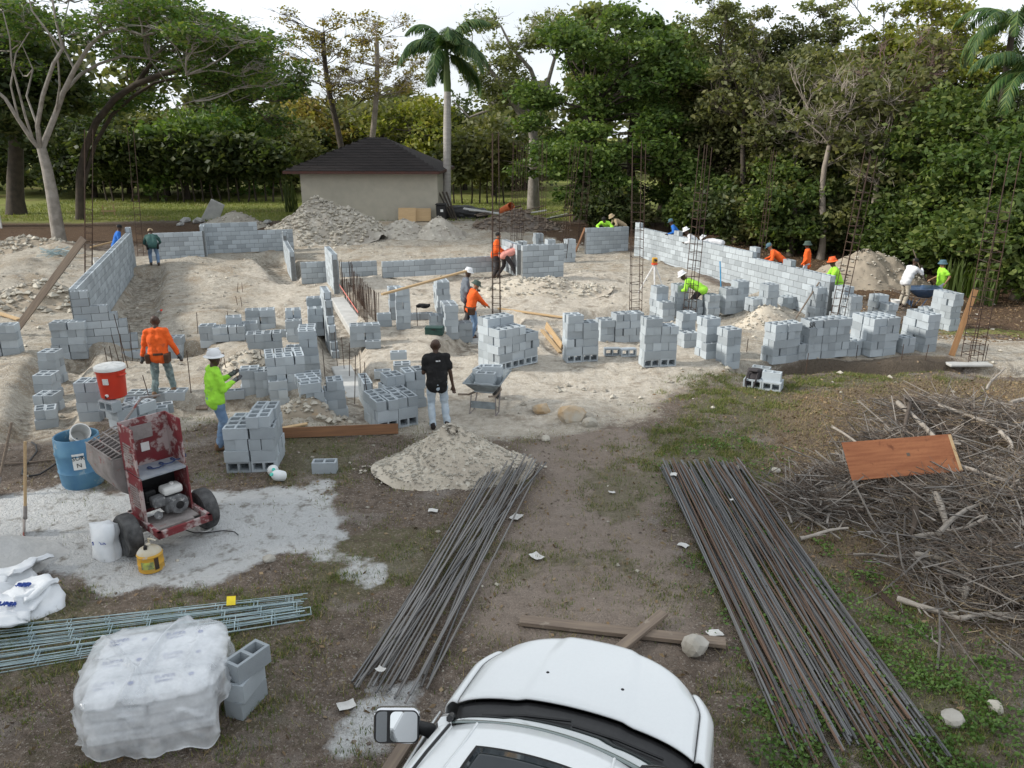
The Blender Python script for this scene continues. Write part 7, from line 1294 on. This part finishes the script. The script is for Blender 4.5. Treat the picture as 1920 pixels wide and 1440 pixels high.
inz = lambda P_, w, s: (lambda x_, y_: 1 - sstep(-w, w, polydist(x_, y_, P_) + 1.2 * fbm(x_, y_, .7, 4, s)))
gR, gL, mz_, dr_, cm_ = inz(GRASSR, .6, 47), inz(GRASSL, .4, 48), inz(MARL, .8, 41), inz(DRYP, .6, 50), inz(CEM, .3, 43)
patch = lambda x_, y_: sstep(-.1, .13, .6 * fbm(x_, y_, .55, 5, 46, .6) + .5 * fbm(x_, y_, 1.6, 4, 66, .6) + .02)
tuft = lambda x_, y_: sstep(-.02, .12, fbm(x_, y_, 3.5, 3, 77))
gfn = lambda x_, y_: np.clip((gR(x_, y_) * .9 + gL(x_, y_) * .8 + .24) * patch(x_, y_) * (.15 + tuft(x_, y_)) * (1 - mz_(x_, y_)) * (1 - .9 * dr_(x_, y_)) * (1 - .93 * cm_(x_, y_)), 0, 1)
L_grass = leafmat('grass_green', [(0, (.045, .075, .018)), (.6, (.085, .11, .03)), (1, (.17, .16, .06))], .2); L_dryg = leafmat('grass_dry', [(0, (.16, .125, .07)), (.6, (.24, .19, .11)), (1, (.13, .1, .06))], .1); L_weed = leafmat('weed_leaf', [(0, (.04, .085, .02)), (1, (.09, .15, .04))], .2)
blades(scatter(1000000, gfn, (-7, 11, 4.3, 18)), .05, .0045, .9, 'grass', L_grass, 'short patchy green grass over the foreground earth', 'grass'); blades(scatter(420000, lambda x_, y_: np.clip(.35 * gfn(x_, y_) + .22 * patch(x_ + 31, y_) * (1 - mz_(x_, y_)) * (1 - cm_(x_, y_)) * tuft(x_ + 9, y_) + .5 * dr_(x_, y_), 0, 1), (-8, 13, 4, 20)), .05, .004, 1.6, 'dry_grass', L_dryg, 'dry straw coloured grass over the foreground earth', 'grass')
WEED = pxpoly((1330, 1000), (1480, 980), (1700, 1100), (1980, 1250), (1980, 1500), (1500, 1500), (1420, 1250)); wz = inz(WEED, .4, 88); Pw = scatter(230000, lambda x_, y_: np.clip(wz(x_, y_) * (.12 + patch(x_ + 5, y_ + 3)) * tuft(x_ + 3, y_) * .8 + .35 * gR(x_, y_) * tuft(x_ + 20, y_ + 4) * patch(x_ + 50, y_) * (1 - dr_(x_, y_)), 0, 1), (0, 9, 4, 14)); Pw[:, 2] += rng.uniform(.01, .07, len(Pw)); V_, F_ = leaves(Pw, .028, flat=.35, aspect=1.5); tag(obj('weeds', np_mesh('weeds', V_, F_, L_weed)), 'low broad leaved weeds round the fanned rebar', 'weeds', kind='stuff')
lfn = lambda x_, y_: np.clip((1 - mz_(x_, y_)) * (.1 + .5 * dr_(x_, y_)) * (1 - cm_(x_, y_)), 0, 1)
Pf = np.concatenate([scatter(42000, lfn, (-8, 13, 4, 20)), scatter(26000, lambda x_, y_: sstep(9, 11, x_) * 1.0, (8, 22, 21, 44))]); Pf[:, 2] += .012; V_, F_ = leaves(Pf, .04, flat=.12, aspect=1.7); tag(obj('leaf_litter', np_mesh('leaf_litter', V_, F_, leafmat('dead_leaf', [(0, (.08, .055, .035)), (.6, (.14, .095, .06)), (1, (.2, .15, .1))], .05))), 'brown fallen leaves scattered over the ground', 'leaves', kind='stuff')
Pa = scatter(22000, lambda x_, y_: .12 + .88 * mz_(x_, y_) * sstep(-.1, .2, fbm(x_, y_, .8, 4, 91)), (-19, 18, 4.5, 40)); s = .012 + .075 * rng.uniform(0, 1, len(Pa)) ** 5; s = s * np.where(Pa[:, 1] < 15, .55, 1.0); Pa[:, 2] += s * .15; tag(obj('pebbles', rocks_mesh('pebbles', Pa, s, M_stone)), 'pale limestone pebbles strewn over the site', 'pebbles', kind='stuff')
Pc = scatter(16000, lambda x_, y_: np.clip((1 - mz_(x_, y_)) * (1 - cm_(x_, y_)) * sstep(-.12, .15, fbm(x_, y_, 1.3, 4, 93)), 0, 1), (-7, 11, 4.3, 17)); s = .006 + .03 * rng.uniform(0, 1, len(Pc)) ** 4; tag(obj('dirt_clods', rocks_mesh('dirt_clods', Pc, s, mat('dirt_clod', (.22, .18, .15), (.14, .112, .09), rough=1, scale=20, var=.4))), 'small clods of brown earth over the foreground', 'earth', kind='stuff')
# lawn blades far away
Pl = scatter(34000, lambda x_, y_: np.ones_like(x_), (-34, 6, 46, 62)); blades(Pl, .12, .02, .8, 'lawn_grass', leafmat('lawn_leaf', [(0, (.09, .13, .03)), (1, (.19, .2, .06))], .2), 'mown lawn grass in front of the hedge row', 'grass')

# ------------------------------------------------------------------ tell members of small groups apart by their order from the left
RANK = ['first', 'second', 'third', 'fourth', 'fifth', 'sixth', 'seventh', 'eighth', 'ninth', 'tenth', 'eleventh', 'twelfth', 'thirteenth', 'fourteenth', 'fifteenth', 'sixteenth', 'seventeenth', 'eighteenth', 'nineteenth', 'twentieth', 'twenty-first', 'twenty-second', 'twenty-third', 'twenty-fourth', 'twenty-fifth', 'twenty-sixth', 'twenty-seventh', 'twenty-eighth']
def rank(group, base, suffix, key=lambda o: o.location.x / o.location.y):
    ms = sorted([o for o in col.objects if o.get('group') == group], key=key)
    for k, o in enumerate(ms): o['label'] = (RANK[k] if k < len(RANK) else 'later') + ' ' + base + suffix
rank('hedge row trees beyond the lawn', 'thin dark tree from left', ' in the hedge row beyond the lawn'); rank('hedge row trees right of the palm', 'thin dark tree from left', ' in the hedge right of palm')
rank('narrow rebar pile', 'bar from left', ' at the far end of the narrow rebar pile'); rank('galvanised wire ladders', 'galvanised wire ladder from the back', ' behind the plastic wrapped pallet', lambda o: -o.location.y)
rank('short rods in the grass', 'short rusty rod from left', ' in the grass right of rebar'); rank('scrap boards in the debris heap', 'grey scrap board from left', ' in the dark demolition heap')
bpy.data.scenes.remove(TMP)
